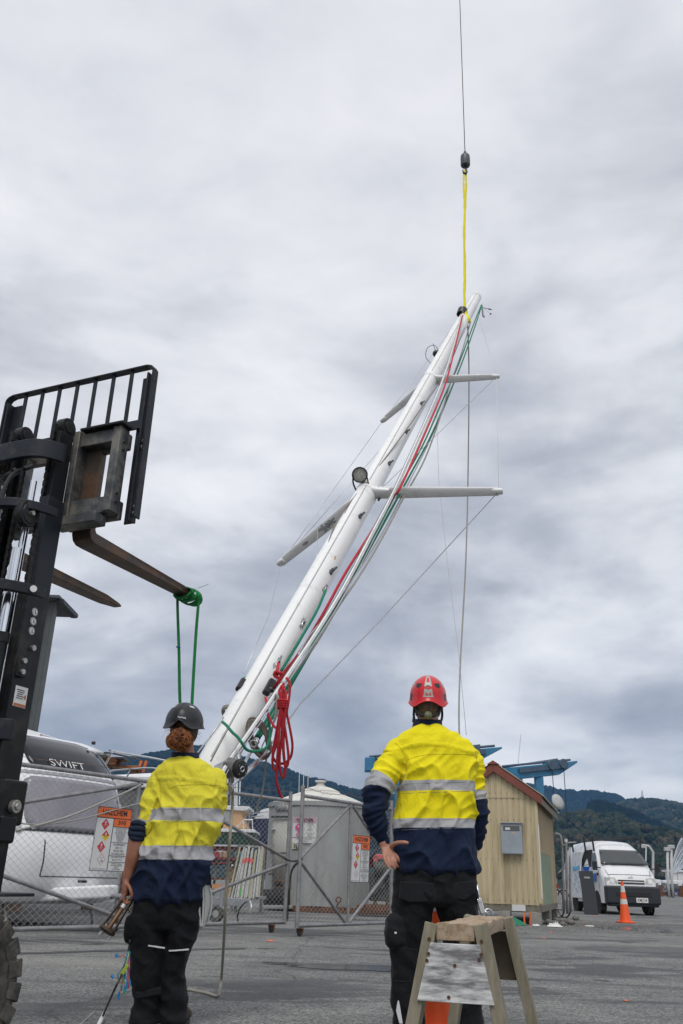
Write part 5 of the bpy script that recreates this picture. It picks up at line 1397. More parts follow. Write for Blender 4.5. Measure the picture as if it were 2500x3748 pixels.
def wo_disp(c, n_):
    s = wo_side(c); v = c - wo_loc; d = 0.0
    if s == 0:
        q = Vector((v.x * 8 - v.z * 5.0 + 5, v.y * 5, v.z * 4 + v.x * 6))
        low = min(1, max(0, (w_(650, 2870).z - c.z) / 0.15))
        d += 0.027 * max(0, ridge(q)) ** 2.5 * low
        d += 0.012 * max(0, ridge(Vector((v.x * 12 + v.z * 5 + 9, v.y * 7, v.z * 5)))) ** 2 * low
        d += 0.008 * ridge(Vector((v.x * 15 + v.z * 9, v.y * 12, v.z * 13)))
        dd = c.z - (w_(650, 2876).z + 0.02 * math.cos(v.x * 8))
        if 0 <= dd < 0.02: d += 0.0035
    else:
        t = fl2_(c)[1] if s == 1 else fr3_(c)[1]
        d += 0.013 * max(-0.4, ridge(Vector((v.x * 6 + t * 20, v.y * 9, t * 9 - v.x * 10)))) - 0.002
    return d
tw0, tw1 = fl2_(w_(530, 3003, -0.035))[1] / LL2, 0.9985
m_wo_t = cloth_mat('worn hi-vis shirt body', [(0, HIV2), (nrm2(2962), SILV), (nrm2(3008), HIV2), (nrm2(3098), SILV), (nrm2(3148), NAVY)], fold=0.55)
m_wo_l = cloth_mat('worn hi-vis sleeve', [(0, HIV2), (fl2_(w_(528, 3000, -0.035))[1] / LL2, SILV)], fold=0.6)
m_wo_r = cloth_mat('worn hi-vis sleeve right', [(0, HIV2), (fr3_(w_(792, 2978, 0.06))[1] / LR2, SILV), (fr3_(w_(786, 3003, 0.09))[1] / LR2, NAVY)], fold=0.6)
SHW = finish(me, 'shirt', [m_wo_t, m_wo_l, m_wo_r], WOM, wo_loc, wo_disp, wo_attr, wo_side)
seam(SHW, wo_loc, [(612, 2888), (650, 2876), (700, 2872), (760, 2872), (806, 2876)], m_st)
seam(SHW, wo_loc, [(566, 2830), (584, 2860), (590, 2900), (586, 2930)], m_st)
seam(SHW, wo_loc, [(508, 3284), (600, 3290), (680, 3290), (735, 3282)], m_stn)
for y in (2962, 3008, 3098, 3148): seam(SHW, wo_loc, [(590, y), (660, y - 1), (730, y - 3), (770, y - 5)], M('tape stitching'), 0.001)
# rolled navy cuff on the left elbow
b = MB(); ax = (w_(500, 3080, -0.04) - w_(526, 3010, -0.035)).normalized(); cc = w_(520, 3022, -0.038)
for i, (o_, r_) in enumerate(((0.0, 0.064), (0.024, 0.063), (0.048, 0.060), (0.066, 0.054))):
    c = cc + ax * o_ ; x = ax.orthogonal().normalized(); y = ax.cross(x)
    random.seed(i); pts = []
    for j in range(24):
        a = 2*PI*j/24; rad = r_ * (1 + 0.05 * noise.noise(Vector((math.cos(a) * 2, math.sin(a) * 2, i * 3.1)))) - 0.013
        pts.append(c + x * (math.cos(a) * rad) + y * (math.sin(a) * rad) + ax * (0.008 * math.sin(a * 2 + i)))
    pts.append(pts[0]); b.tube(pts, 0.0165, 9, cap=False)
b.build('rolled_cuff', m_navy_c, WOM, smooth='full', world=True)
b = MB(); rows = []
for (y, k) in ((2792, 1.08), (2776, 1.0), (2760, 0.98), (2764, 0.9), (2786, 0.92)):
    c = w_(678, y, 0.01)
    rows.append([c + Vector((math.cos(a) * 0.080 * k, math.sin(a) * 0.076 * k, 0.012 - 0.012 * abs(math.sin(a)) * (1 if math.sin(a) < 0 else 0.3))) for a in [2*PI*j/40 for j in range(40)]])
b.grid(rows, True); b.build('collar', m_navy_c, WOM, smooth='full', world=True)
# trousers
b = MB()
loft(b, [px_ring(500, 736, 3265, YWO, 0.115), px_ring(488, 738, 3310, YWO, 0.122), px_ring(482, 735, 3360, YWO, 0.122), px_ring(490, 722, 3400, YWO, 0.11)], 34, 2.4)
def leg2(b, spec): loft(b, [px_ring(l, r, y, YWO, d, dy) for l, r, y, d, dy in spec], 28, 2.2)
leg2(b, [(480, 612, 3350, 0.115, 0), (476, 612, 3400, 0.108, 0), (480, 604, 3450, 0.10, 0), (482, 598, 3510, 0.094, 0), (480, 592, 3560, 0.09, 0), (482, 590, 3600, 0.086, 0), (492, 586, 3640, 0.082, 0.01), (488, 584, 3685, 0.082, 0.01), (478, 584, 3718, 0.09, 0.01), (476, 584, 3746, 0.092, 0.01)])
leg2(b, [(606, 734, 3350, 0.112, 0), (608, 724, 3400, 0.105, 0.005), (606, 706, 3460, 0.098, 0.01), (598, 682, 3520, 0.09, 0.02), (592, 674, 3570, 0.086, 0.03), (588, 676, 3610, 0.084, 0.03), (586, 684, 3660, 0.084, 0.03), (582, 682, 3700, 0.085, 0.03), (582, 680, 3742, 0.088, 0.03)])
loft(b, [px_ring(474, 540, 3355, YWO, 0.07, 0.0), px_ring(464, 545, 3380, YWO, 0.085), px_ring(461, 545, 3420, YWO, 0.085), px_ring(466, 540, 3446, YWO, 0.075)], 20, 3)
me = remesh(b, 0.0072, 4)
finish(me, 'trousers', [m_trou], WOM, wo_loc, trou_disp, lambda c: 0.5)
def wrap_strip(pxs, ys, rY, name, parent, Y, w=0.007, mat=m_strip):
    b = MB(); rows = [[], []]
    for (x, y, dy) in [(a, c, d) for a, c, d in zip(pxs, ys, rY)]:
        p = P(x, y, Y + dy); rows[0].append(p + Vector((0, 0, w/2))); rows[1].append(p - Vector((0, 0, w/2)))
    back = [[p + Vector((0, 0.012, 0)) for p in r_] for r_ in rows[::-1]]
    b.grid(rows + back); return b.build(name, mat, parent, world=True)
wrap_strip([516, 545, 575, 602], [3457, 3461, 3466, 3470], [-0.094, -0.106, -0.106, -0.092], 'reflective_strip', WOM, YWO)
wrap_strip([618, 640, 665, 690], [3480, 3479, 3477, 3475], [-0.086, -0.094, -0.092, -0.072], 'reflective_strip', WOM, YWO)
patch('knee_panel', [(496, 3632), (586, 3614), (586, 3640), (496, 3658)], m_trou2, YWO, -0.084, WOM, thick=0.03)
boot(WOM, P(530, 3745, YWO).x, YWO + 0.01, 0.2, 0.92); boot(WOM, P(632, 3745, YWO).x, YWO + 0.03, -0.2, 0.92)
def wo_hand(b):
    # left hand closed round the tool
    loft(b, [(w_(466, 3214, -0.05), Vector((0.022, 0, 0)), Vector((0, 0.024, 0))), (w_(463, 3236, -0.05), Vector((0.020, 0, 0)), Vector((0, 0.036, 0))), (w_(461, 3262, -0.045), Vector((0.021, 0, 0)), Vector((0, 0.041, 0))), (w_(460, 3280, -0.04), Vector((0.019, 0, 0)), Vector((0, 0.036, 0)))], 16)
    for i in range(4):
        dy = -0.075 + 0.022 * i
        finger(b, [w_(456, 3272, dy), w_(452, 3292, dy), w_(461, 3308, dy + 0.004), w_(475, 3300, dy + 0.004)], 0.0088)
    finger(b, [w_(470, 3240, -0.08), w_(478, 3258, -0.095), w_(482, 3276, -0.095), w_(484, 3288, -0.09)], 0.0105)
def wo_hand_r(b):
    w = w_(770, 3016, 0.28)
    loft(b, [(w, Vector((0.02, 0, 0)), Vector((0, 0, 0.024))), (w + Vector((0, 0.04, 0)), Vector((0.02, 0, 0)), Vector((0, 0, 0.036))), (w + Vector((0, 0.085, 0)), Vector((0.018, 0, 0)), Vector((0, 0, 0.038)))], 16)
    for i in range(4):
        q = w + Vector((0, 0.085, 0.027 - 0.018 * i)); finger(b, [q, q + Vector((-0.006, 0.03, 0)), q + Vector((-0.025, 0.045, 0)), q + Vector((-0.04, 0.03, 0))], 0.0085)
    finger(b, [w + Vector((0, 0.03, 0.03)), w + Vector((-0.015, 0.05, 0.045)), w + Vector((-0.03, 0.07, 0.045))], 0.010)
WHEAD = w_(676, 2655, 0.03)
forearm = [w_(519, 3018, -0.035), w_(504, 3070, -0.04), w_(488, 3130, -0.05), w_(472, 3190, -0.05), w_(466, 3218, -0.05)]
body(WOM, YWO, WHEAD, 0.092, ([w_(676, 2690, 0.03), w_(677, 2735, 0.02), w_(677, 2790, 0.0)], [0.052, 0.050, 0.065]),
     [px_ring(620, 730, 2800, YWO, 0.06), px_ring(585, 775, 2840, YWO, 0.075), px_ring(590, 780, 2930, YWO, 0.085), px_ring(580, 765, 3040, YWO, 0.085), px_ring(535, 735, 3160, YWO, 0.09), px_ring(520, 725, 3280, YWO, 0.10), px_ring(520, 715, 3360, YWO, 0.09)],
     [(la[:-1] + forearm, [0.04, 0.04, 0.038, 0.038, 0.044, 0.046, 0.040, 0.030, 0.027]), (ra + [w_(770, 3016, 0.28)], [0.042, 0.038, 0.036, 0.036, 0.036, 0.034, 0.026, 0.024])],
     [([w_(550, 3340), w_(540, 3450), w_(536, 3600), w_(532, 3690, 0.01), w_(530, 3748, 0.01)], [0.07, 0.06, 0.045, 0.04, 0.035]), ([w_(665, 3340), w_(658, 3450, 0.01), w_(632, 3600, 0.03), w_(632, 3690, 0.03), w_(632, 3748, 0.03)], [0.07, 0.06, 0.045, 0.04, 0.035])],
     [wo_hand, wo_hand_r], m_skin2, wo_loc, 0.12, -0.1)
# hair: a cap of hair under the shell, a loose bun, stray wisps
m_hair = M('red brown hair', (0.19, 0.060, 0.018), 0.55, 0, 0.55, 40, 0.5, 200, 0.003, stretch=(1, 1, 0.3))
m_hair2 = M('dark brown hair', (0.06, 0.025, 0.012), 0.6, 0, 0.5, 40, 0.5, 200, 0.003, stretch=(1, 1, 0.3))
b = MB(); rows = []
for z, k in ((0.03, 1.07), (-0.02, 1.07), (-0.055, 1.02), (-0.085, 0.90), (-0.10, 0.7)):
    rows.append([WHEAD + Vector((math.cos(a) * 0.077 * k, math.sin(a) * 0.095 * k, z)) for a in [PI - 0.1 + (PI + 0.2) * j / 24 for j in range(25)]])
b.grid(rows); HR = b.build('hair', m_hair2, WOM, smooth='full', world=True)
b = MB(); ball(b, w_(658, 2706, -0.085), 0.048, 0.034, 0.040, 18); b.build('bun_core', m_hair2, HR, smooth='full', world=True)
random.seed(5)
b = MB()
bc = w_(658, 2706, -0.085)
b2 = MB()
for i in range(420):
    ax2 = Vector((rnd(-1, 1), rnd(-1, 1), rnd(-1, 1))).normalized(); x2 = ax2.orthogonal().normalized(); y2 = ax2.cross(x2); a0 = rnd(0, 6); rad = rnd(0.92, 1.22); dr = rnd(-0.8, 0.8); n_s = random.randint(5, 10)
    pts = []
    for j in range(n_s):
        a = a0 + j * 0.24; v = (x2 * math.cos(a) + y2 * math.sin(a) + ax2 * dr * (j / 8)).normalized()
        k = rad * (1 + 0.16 * noise.noise(v * 2.3 + Vector((i % 9, 0, 0)))) * (1.12 if j in (0, n_s - 1) and i % 4 == 0 else 1)
        pts.append(bc + Vector((v.x * 0.062, v.y * 0.044, v.z * 0.052 - 0.008 * abs(v.x))) * k)
    (b2 if i % 5 < 2 else b).tube(spline(pts, 2), rnd(0.0009, 0.0021), 4, cap=False)
b2.build('copper_strands', M('copper hair', (0.42, 0.16, 0.05), 0.5, 0, 0.3, 40), HR, smooth='full', world=True, kind='stuff')
for i in range(110):   # combed strands down from under the shell to the bun
    a = rnd(-1.25, 1.25); p0 = WHEAD + Vector((math.sin(a) * 0.081, -math.cos(a) * 0.100, rnd(-0.0, 0.02)))
    p1 = WHEAD + Vector((math.sin(a) * 0.070, -math.cos(a) * 0.098, -0.045)); p2 = bc + Vector((rnd(-0.03, 0.03), rnd(-0.005, 0.02), rnd(0.0, 0.035)))
    b.tube(spline([p0, p1, p2], 4), rnd(0.0010, 0.0018), 4, cap=False)
b.build('bun_strands', m_hair, HR, smooth='full', world=True, kind='stuff')
b = MB()
for i in range(34):
    sd = random.choice((-1, 1)); p0 = WHEAD + Vector((sd * rnd(0.055, 0.078), -rnd(0.0, 0.06), rnd(-0.06, -0.01)))
    if i < 14: p0 = bc + Vector((rnd(-0.05, 0.05), -0.02, rnd(-0.05, 0.04)))
    d = Vector((sd * rnd(0.01, 0.05), -0.01, rnd(-0.08, 0.02)))
    b.tube(spline([p0, p0 + d * 0.5 + Vector((0, 0, rnd(0, 0.02))), p0 + d], 4), 0.0006, 3, cap=False)
b.build('wisps', m_hair, HR, world=True, kind='stuff')
# black helmet
m_hblk = M('matt black helmet shell', (0.014, 0.016, 0.019), 0.42, 0, 0.15, 6, dirt=(0.10, 0.10, 0.10), dirt_amt=0.25, dirt_scale=18, dirt_thr=0.62)
hc = w_(675, 2648, 0.03)
def ext_w(phi):
    q = abs((phi + PI) % (2*PI) - PI)
    return 0.020 + 0.022 * math.exp(-((q - 0.72) / 0.42) ** 2) + 0.012 * math.exp(-((q - 1.5) / 0.5) ** 2) - 0.026 * math.exp(-(q / 0.22) ** 2)
HW, pt, _rot = helmet(WOM, hc, 0.110, 0.138, 0.120, ext_w, m_hblk, -0.05, 0.06, wo_loc)
for s in (-1, 1):
    decal(HW, pt, [(s * 0.55, 0.42), (s * 0.95, 0.44), (s * 0.98, 0.53), (s * 0.62, 0.50)], M('pale vent mesh', (0.55, 0.56, 0.58), 0.5), 'vent', 1.004)
    decal(HW, pt, [(s * 0.78, 0.90), (s * 1.05, 0.86), (s * 1.25, 1.05), (s * 1.2, 1.5), (s * 0.92, 1.4)], m_black, 'side_panel', 1.006)
    decal(HW, pt, [(s * 1.25, 1.1), (s * 1.6, 1.05), (s * 1.65, 1.9), (s * 1.3, 1.9)], m_black, 'clip_slot', 1.02)
# crown rib
decal(HW, pt, [(-0.42, 0.30), (0.42, 0.30), (0.24, 0.62), (-0.24, 0.62)], M('satin black rib', (0.022, 0.024, 0.028), 0.35), 'crown_rib', 1.010)
def text_on(parent, pt, body_, size, phi0, s0, mat):
    o = pt(phi0, s0, 1.012); xd = (pt(phi0 + 0.05, s0) - pt(phi0 - 0.05, s0)); yd = (pt(phi0, s0 - 0.05) - pt(phi0, s0 + 0.05))
    return text_mesh(body_, size, mat, o, xd, yd, parent, 'lettering', depth=0.003, bold=0.0004)
text_on(HW, pt, 'RAPTOR', 0.0125, 0.12, 0.93, m_white)
# tool held in the hand: bronze furler foot between two dark plates
TL = thing('bronze_tool', 'bronze rod between two dark plates with a round end, held in a bare hand', 'tool', w_(420, 3360, -0.05))
A, B_ = w_(470, 3290, -0.05), w_(392, 3405, -0.10)
d = (B_ - A).normalized(); sd = d.cross(Vector((0, 1, 0))).normalized()
m_brz = M('bronze', (0.22, 0.13, 0.075), 0.42, 0.7, 0.35, 14); m_brd = M('dark bronze', (0.09, 0.06, 0.04), 0.5, 0.5, 0.4, 12)
b = MB(); b.cyl(A, B_, 0.0135, n=16); b.build('rod', m_brz, TL, smooth=True, world=True)
b = MB(); b.cyl(A + d * 0.03, A + d * 0.055, 0.019, n=16); b.build('collar', m_alu, TL, smooth=True, world=True)
for s in (-1, 1):
    b = MB(); b.bar(A - d * 0.05 + sd * (0.032 * s) * 0.6, B_ + sd * (0.034 * s), 0.006, 0.045, up=(0, 1, 0)); b.build('side_plate', m_brd, TL, bevel=0.002, world=True)
b = MB(); b.lathe([(0.03, -0.008), (0.047, -0.008), (0.047, 0.006), (0.03, 0.012), (0.015, 0.014)], B_, d, 24); b.build('end_flange', m_brd, TL, smooth=True, world=True)
for j in range(3):
    a = j * 2.1; q = B_ + d * 0.015 + sd * (math.cos(a) * 0.034) + Vector((0, 1, 0)).cross(d).cross(d).normalized() * 0 + Vector((0, math.sin(a) * 0.034, 0))
    b = MB(); b.cyl(q, q + d * 0.02, 0.006, n=8); b.build('stud', m_bolt, TL, world=True)
# cable bundle hanging beside the leg to the ground
CB = thing('cable_bundle', 'black cable with taped blue, red and green wire ends trailing to the ground', 'cable', G(372, 3744))
random.seed(21)
g1 = G(368, 3742, 0.01)
c_pts = spline([w_(476, 3440, -0.12), w_(470, 3480, -0.12), w_(448, 3560, -0.15), w_(420, 3620, -0.19), G(372, 3740, 0.012) + Vector((0.0, 0.0, 0.02)), G(345, 3790, 0.012)], 6)
b = MB(); b.tube(c_pts, 0.0055, 7); b.build('cable', m_black, CB, smooth='full', world=True)
b = MB(); b.tube([G(384, 3700, 0.05), G(368, 3738, 0.02), G(360, 3752, 0.02)], [0.006, 0.012, 0.010], 8); b.build('taped_end', m_white, CB, smooth='full', world=True)
cols = [(0.02, 0.20, 0.55), (0.55, 0.04, 0.04), (0.02, 0.30, 0.12), (0.55, 0.55, 0.05), (0.02, 0.35, 0.45), (0.02, 0.25, 0.6), (0.5, 0.05, 0.05)]
for i in range(11):
    k = cols[i % 7]; mt = M('wire colour %d' % (i % 7), k, 0.5)
    x0, y0 = 476 - i * 1.5, 3480 + rnd(0, 20)
    x1, y1 = rnd(425, 478), rnd(3560, 3640)
    b = MB(); b.tube(spline([w_(x0, y0, -0.13), w_((x0 + x1) / 2 + rnd(-8, 8), (y0 + y1) / 2, -0.14), w_(x1, y1, -0.14)], 6), 0.0022, 5)
    wv = b.build('wire', mt, CB, smooth='full', world=True)
    b = MB(); q = w_(x1, y1, -0.14); b.cyl(q, q + Vector((rnd(-.006, .006), 0, -0.026)), 0.0055, 0.004, 8); b.build('crimp', M('blue crimp', (0.01, 0.22, 0.50), 0.4) if i % 3 else mt, wv, world=True)
for (x, y, i) in ((432, 3502, 0), (416, 3580, 5)):
    b = MB(); b.tube(spline([w_(470, y + 8, -0.13), w_(452, y - 4, -0.135), w_(x + 4, y, -0.14)], 5), 0.0022, 5); wv = b.build('wire', M('wire colour 1', cols[1]), CB, smooth='full', world=True)
    b = MB(); q = w_(x, y, -0.14); b.cyl(q, q + Vector((-0.012, 0, 0.012)), 0.008, n=8); b.build('crimp', M('blue crimp', (0.01, 0.22, 0.50), 0.4), wv, world=True)
b = MB(); b.box(w_(457, 3548, -0.155), (0.018, 0.006, 0.05), (0, 0.45, 0)); b.build('marker_sleeve', M('lime sleeve', (0.35, 0.5, 0.05), 0.5), CB, bevel=0.002, world=True)
b = MB(); b.tube(spline([w_(412, 3620, -0.2), G(345, 3700, 0.02), G(290, 3752, 0.012)], 5), 0.0016, 4); b.build('whipping_twine', m_wht, CB, world=True)
# coil of white and blue rope at her right hip
RCW = thing('rope_coil', 'coil of white rope with blue fleck hanging at the hip of the black-helmeted worker', 'rope', w_(748, 3320, -0.02))
random.seed(9); b = MB()
for i in range(5):
    pts = []; top = w_(748 + rnd(-8, 8), 3215, 0.02); k = rnd(0.85, 1.12)
    for j in range(17):
        a = 2*PI*j/16
        pts.append(w_(742 + i * 1.5 - 5 + (8 + 6 * i) * math.cos(a) * k, 3300 - (96 - 5 * i) * math.sin(a) * (k if math.sin(a) < 0 else 0.95), 0.0 + 0.012 * (i - 3)))
    pts[-1] = pts[0]
    b.tube(spline(pts, 3), 0.0065, 7, cap=False)
b.build('rope_turns', m_blu, RCW, smooth='full', world=True)
# ------------------------------------------------------------------ chain-link gates with hazard boards
m_galv = M('galvanised pipe', (0.30, 0.295, 0.30), 0.5, 0.55, 0.25, 9, 0.2, 60, 0.002, dirt=(0.16, 0.13, 0.10), dirt_amt=0.35, dirt_scale=5, dirt_thr=0.58)
m_mesh = M('galvanised wire', (0.42, 0.415, 0.41), 0.5, 0.5, 0.15, 8)
m_rust = M('rusty steel', (0.16, 0.07, 0.035), 0.85, 0.2, 0.5, 14, 0.4, 60, 0.003, dirt=(0.07, 0.04, 0.03), dirt_amt=0.6, dirt_scale=8)
m_barb = M('rusty barbed wire', (0.20, 0.13, 0.10), 0.8, 0.3, 0.3, 20)
m_chn = M('dark rusty chain', (0.055, 0.04, 0.032), 0.6, 0.6, 0.4, 30)
def plane_pt(px, py, A, B, off=0.0):
    n_ = Vector((B.y - A.y, -(B.x - A.x), 0)).normalized(); 
    if n_.dot(CAM - A) < 0: n_ = -n_
    d = ray(px, py); t = ((A + n_ * off) - CAM).dot(n_) / d.dot(n_); return CAM + d * t
def gate(name, label, A, B, diag, posts=(), zb=0.13, zt=1.86, wrap=True, barb=True, caster=None, verticals=(), p0=True, p1=True):
    """A, B ground ends; diag: list of (share, z, share, z)"""
    g = thing(name, label, 'gate' if 'gate' in name else 'fence', A)
    L = (B - A).length; D = (B - A).normalized(); up = Vector((0, 0, 1)); nn = Vector((D.y, -D.x, 0))
    def Q(s, z): return A + D * (L * s) + up * z
    r = 0.026
    MB().tube([Q(0, zt), Q(1, zt)], r, 12).build('top_rail', m_galv, g, smooth=True, world=True)
    MB().tube([Q(0, zb), Q(1, zb)], r, 12).build('bottom_rail', m_galv, g, smooth=True, world=True)
    if p0: MB().tube([Q(0, zb - 0.03), Q(0, zt + 0.14)], 0.030, 12).build('end_post', m_galv, g, smooth=True, world=True)
    if p1: MB().tube([Q(1, zb - 0.03), Q(1, zt + 0.14)], 0.030, 12).build('end_post', m_galv, g, smooth=True, world=True)
    for s in verticals: MB().tube([Q(s, zb), Q(s, zt)], 0.022, 10).build('stile', m_galv, g, smooth=True, world=True)
    for s0, z0, s1, z1 in diag: MB().tube([Q(s0, z0), Q(s1, z1)], 0.024, 10).build('brace', m_galv, g, smooth=True, world=True)
    # woven wire: two families of wavy diagonals
    b = MB(); pitch = 0.100; H_ = zt - zb; RUN = H_ / 0.74
    n_l = int((L + RUN) / pitch) + 1
    for fam in (0, 1):
        for i in range(n_l):
            x0 = i * pitch - (0 if fam else RUN)
            pts = []
            for k in range(9):
                u = k / 8
                x = x0 + (RUN * u if not fam else -RUN * u); z = zb + H_ * u
                if 0.0 <= x <= L:
                    w = 0.004 * math.sin(i * 1.7 + k * 1.3)
                    pts.append(A + D * (x + w) + up * z + nn * (0.0025 if fam else -0.0025))
            # clip ends exactly
            xa, xb = x0, x0 + (RUN if not fam else -RUN)
            def clip(xx):
                u = (xx - xa) / (xb - xa); return A + D * xx + up * (zb + H_ * u) + nn * (0.0025 if fam else -0.0025)
            ends = []
            for xx in (0.0, L):
                u = (xx - xa) / (xb - xa)
                if 0 < u < 1: ends.append((u, clip(xx)))
            for u, p in ends:
                if pts and (p - pts[0]).length < (p - pts[-1]).length: pts.insert(0, p)
                else: pts.append(p)
            if len(pts) > 1: b.tube(pts, 0.0022, 3, cap=False)
    # tie wire wound round the top rail
    if wrap:
        for i in range(int(L / 0.1)):
            s = (i + 0.5) * 0.1 / L
            if s < 1:
                q = Q(s, zt); b.tube([q + nn * 0.029 - up * 0.03 + D * 0.008, q + nn * 0.029 + up * 0.012, q + up * 0.0285 - D * 0.006, q - nn * 0.028 + up * 0.01 - D * 0.01], 0.0018, 3, cap=False)
    b.build('chain_link', m_mesh, g, smooth='full', world=True, kind='stuff')
    if barb:
        b = MB(); pts = []
        for i in range(41):
            s = i / 40; pts.append(Q(s, zt + 0.135 - 0.05 * math.sin(PI * ((s * 2) % 1)) + 0.006 * math.sin(i * 2.1)))
        b.tube(pts, 0.0032, 4)
        for i in range(0, 40):
            q = pts[i] + nn * 0.002
            for k in range(2):
                a = rnd(0, 3); v = (nn * math.cos(a) + up * math.sin(a) + D * 0.3) * 0.02; b.tube([q - v, q + v], 0.0016, 3)
        b.build('barbed_wire', m_barb, g, world=True, kind='stuff')
    if caster is not None:
        q = Q(caster, zb - 0.03)
        b = MB(); b.box(q + Vector((0, 0, -0.004)), (0.11, 0.08, 0.008)); b.bar(q - nn * 0.03, q - nn * 0.03 - up * 0.055, 0.06, 0.006, up=D); b.bar(q + nn * 0.03, q + nn * 0.03 - up * 0.055, 0.06, 0.006, up=D); cs = b.build('castor_fork', m_rust, g, world=True)
        b = MB(); b.cyl(q - up * 0.055 - nn * 0.018, q - up * 0.055 + nn * 0.018, 0.045, n=20); b.build('castor_wheel', M('castor tyre', (0.04, 0.035, 0.03), 0.8), cs, bevel=0.004, world=True)
    return g, Q, D, nn
A1, B1 = Vector((-4.55, 9.25, 0)), Vector((-0.66, 14.45, 0))
L1 = (B1 - A1).length
def share(px, py, A, B):
    p = plane_pt(px, py, A, B); return (p - A).dot((B - A).normalized()) / (B - A).length, p.z
d1 = [share(*q, A1, B1) for q in ((-250, 2990), (520, 2868), (-60, 3180), (420, 3352), (795, 3020), (1048, 3143), (750, 3262), (1048, 3160))]
GL, Q1, D1, N1 = gate('chain_link_gate', 'long chain-link gate with an orange hazard board, standing in front of the white caravan', A1, B1,
    [(max(0, d1[0][0]), d1[0][1], d1[1][0], d1[1][1]), (max(0, d1[2][0]), d1[2][1], d1[3][0], d1[3][1]), (d1[4][0] - .12, d1[4][1] + .33, d1[5][0], d1[5][1]), (d1[6][0] - 0.1, d1[6][1] - .22, d1[7][0], d1[7][1])], caster=0.955, verticals=(0.52,), p0=False)
A2, B2 = Vector((-0.44, 13.45, 0)), Vector((1.0, 15.5, 0))
d2 = [share(*q, A2, B2) for q in ((1100, 3140), (1282, 2948), (1100, 3152), (1262, 3375), (1292, 2950), (1372, 3075), (1275, 3378), (1428, 3178))]
GR, Q2, D2, N2 = gate('chain_link_gate', 'chain-link gate with a vertical stile, braces and a hazard board, chained before the grey tank', A2, B2,
    [(a[0], a[1], c[0], c[1]) for a, c in ((d2[0], d2[1]), (d2[2], d2[3]), (d2[4], d2[5]), (d2[6], d2[7]))], caster=0.03, verticals=(share(1277, 3200, A2, B2)[0],))
A3, B3 = B2 + (B2 - A2).normalized() * 0.06, B2 + (B2 - A2).normalized() * 1.9
GF, Q3, D3, N3 = gate('chain_link_fence', 'short chain-link fence panel behind the worker in the red helmet', A3, B3, [], p0=False)
# thin rods sagging across the left gate
for (p, q, r) in (((-40, 3085), (520, 2885), 0.011), ((-40, 3030), (520, 2945), 0.0075)):
    pass
ROD = thing('loose_stays', 'pale bent rods hung across the chain-link gate by the caravan', 'rod', plane_pt(200, 3000, A1, B1, 0.06))
for pts_, r in ((((60, 3040), (160, 3015), (260, 2985), (380, 2935), (470, 2895), (515, 2872)), 0.013), (((60, 3012), (160, 3018), (300, 2997), (400, 2970), (530, 2935)), 0.008)):
    b = MB(); b.tube(spline([plane_pt(x, y, A1, B1, 0.06) for x, y in pts_], 6), r, 8); b.build('bent_rod', M('dull grey rod', (0.36, 0.35, 0.32), 0.5, 0.3), ROD, smooth='full', world=True)
# chain and lock between the gates
CHN = thing('gate_chain', 'dark rusty chain looped between the two gate posts', 'chain', plane_pt(1065, 3160, A2, B2, -0.2))
random.seed(3)
def chain(pts, parent, lr=0.020, r=0.005, name='link'):
    P3 = spline(pts, 10); d = 0; last = P3[0]; i = 0
    for p in P3[1:]:
        if (p - last).length >= lr * 1.5:
            t = (p - last).normalized(); mid = (p + last) / 2
            x = t.orthogonal().normalized(); y = t.cross(x)
            ax = x if i % 2 else y; oth = y if i % 2 else x
            b = MB(); ring = []
            for j in range(13):
                a = 2*PI*j/12; ring.append(mid + t * (math.cos(a) * lr * 1.15) + oth * (math.sin(a) * lr * 0.62))
            b.tube(ring, r, 5, cap=False); b.build(name, m_chn, parent, smooth='full', world=True); last = p; i += 1
pl, pr = Q1(1.0, 0.98), Q2(0.0, 0.98)
chain([pl + Vector((-0.04, -0.03, 0.03)), (pl + pr) / 2 + Vector((0, -0.05, -0.01)), pr + Vector((0.04, -0.04, 0.02))], CHN)
chain([pr + Vector((-0.02, -0.04, -0.02)), (pl + pr) / 2 + Vector((0.0, -0.05, -0.10)), (pl + pr) / 2 + Vector((-0.03, -0.05, -0.22)), (pl + pr) / 2 + Vector((-0.04, -0.05, -0.50)), (pl + pr) / 2 + Vector((-0.045, -0.05, -0.80))], CHN)
chain([pr + Vector((-0.03, -0.05, -0.04)), (pl + pr) / 2 + Vector((-0.02, -0.06, -0.16)), (pl + pr) / 2 + Vector((-0.02, -0.06, -0.40))], CHN)

# hazard boards
m_sorg = M('orange board', (0.80, 0.16, 0.035), 0.5, 0, 0.06, 6); m_swht = M('white board', (0.66, 0.66, 0.65), 0.5, 0, 0.05, 5)
m_sred = M('red print', (0.55, 0.015, 0.03), 0.5, 0, 0.06); m_syel = M('yellow print', (0.85, 0.65, 0.02), 0.5, 0, 0.05); m_navyp = M('navy print', (0.012, 0.014, 0.035), 0.6)
def flame(b, c, xd, yd, nd, s):
    pts = [(-.5, -.4), (-.55, 0), (-.3, .35), (-.35, .1), (-.15, .3), (-.05, 1.0), (.12, .55), (.2, .75), (.3, .3), (.45, .45), (.55, 0), (.5, -.4), (.2, -.6), (.0, -.2), (-.2, -.6)]
    vs = [c + xd * (x * s) + yd * (y * s) + nd * 0.0022 for x, y in pts]
    b.add([c + yd * (0.05 * s) + nd * 0.0022] + vs, [(0, 1 + i, 1 + (i+1) % len(pts)) for i in range(len(pts))])
    b.add([c + xd * (x * s) + yd * (y * s) + nd * 0.0022 for x, y in ((-.5, -.85), (.5, -.85), (.5, -.72), (-.5, -.72))], [(0, 1, 2, 3)])
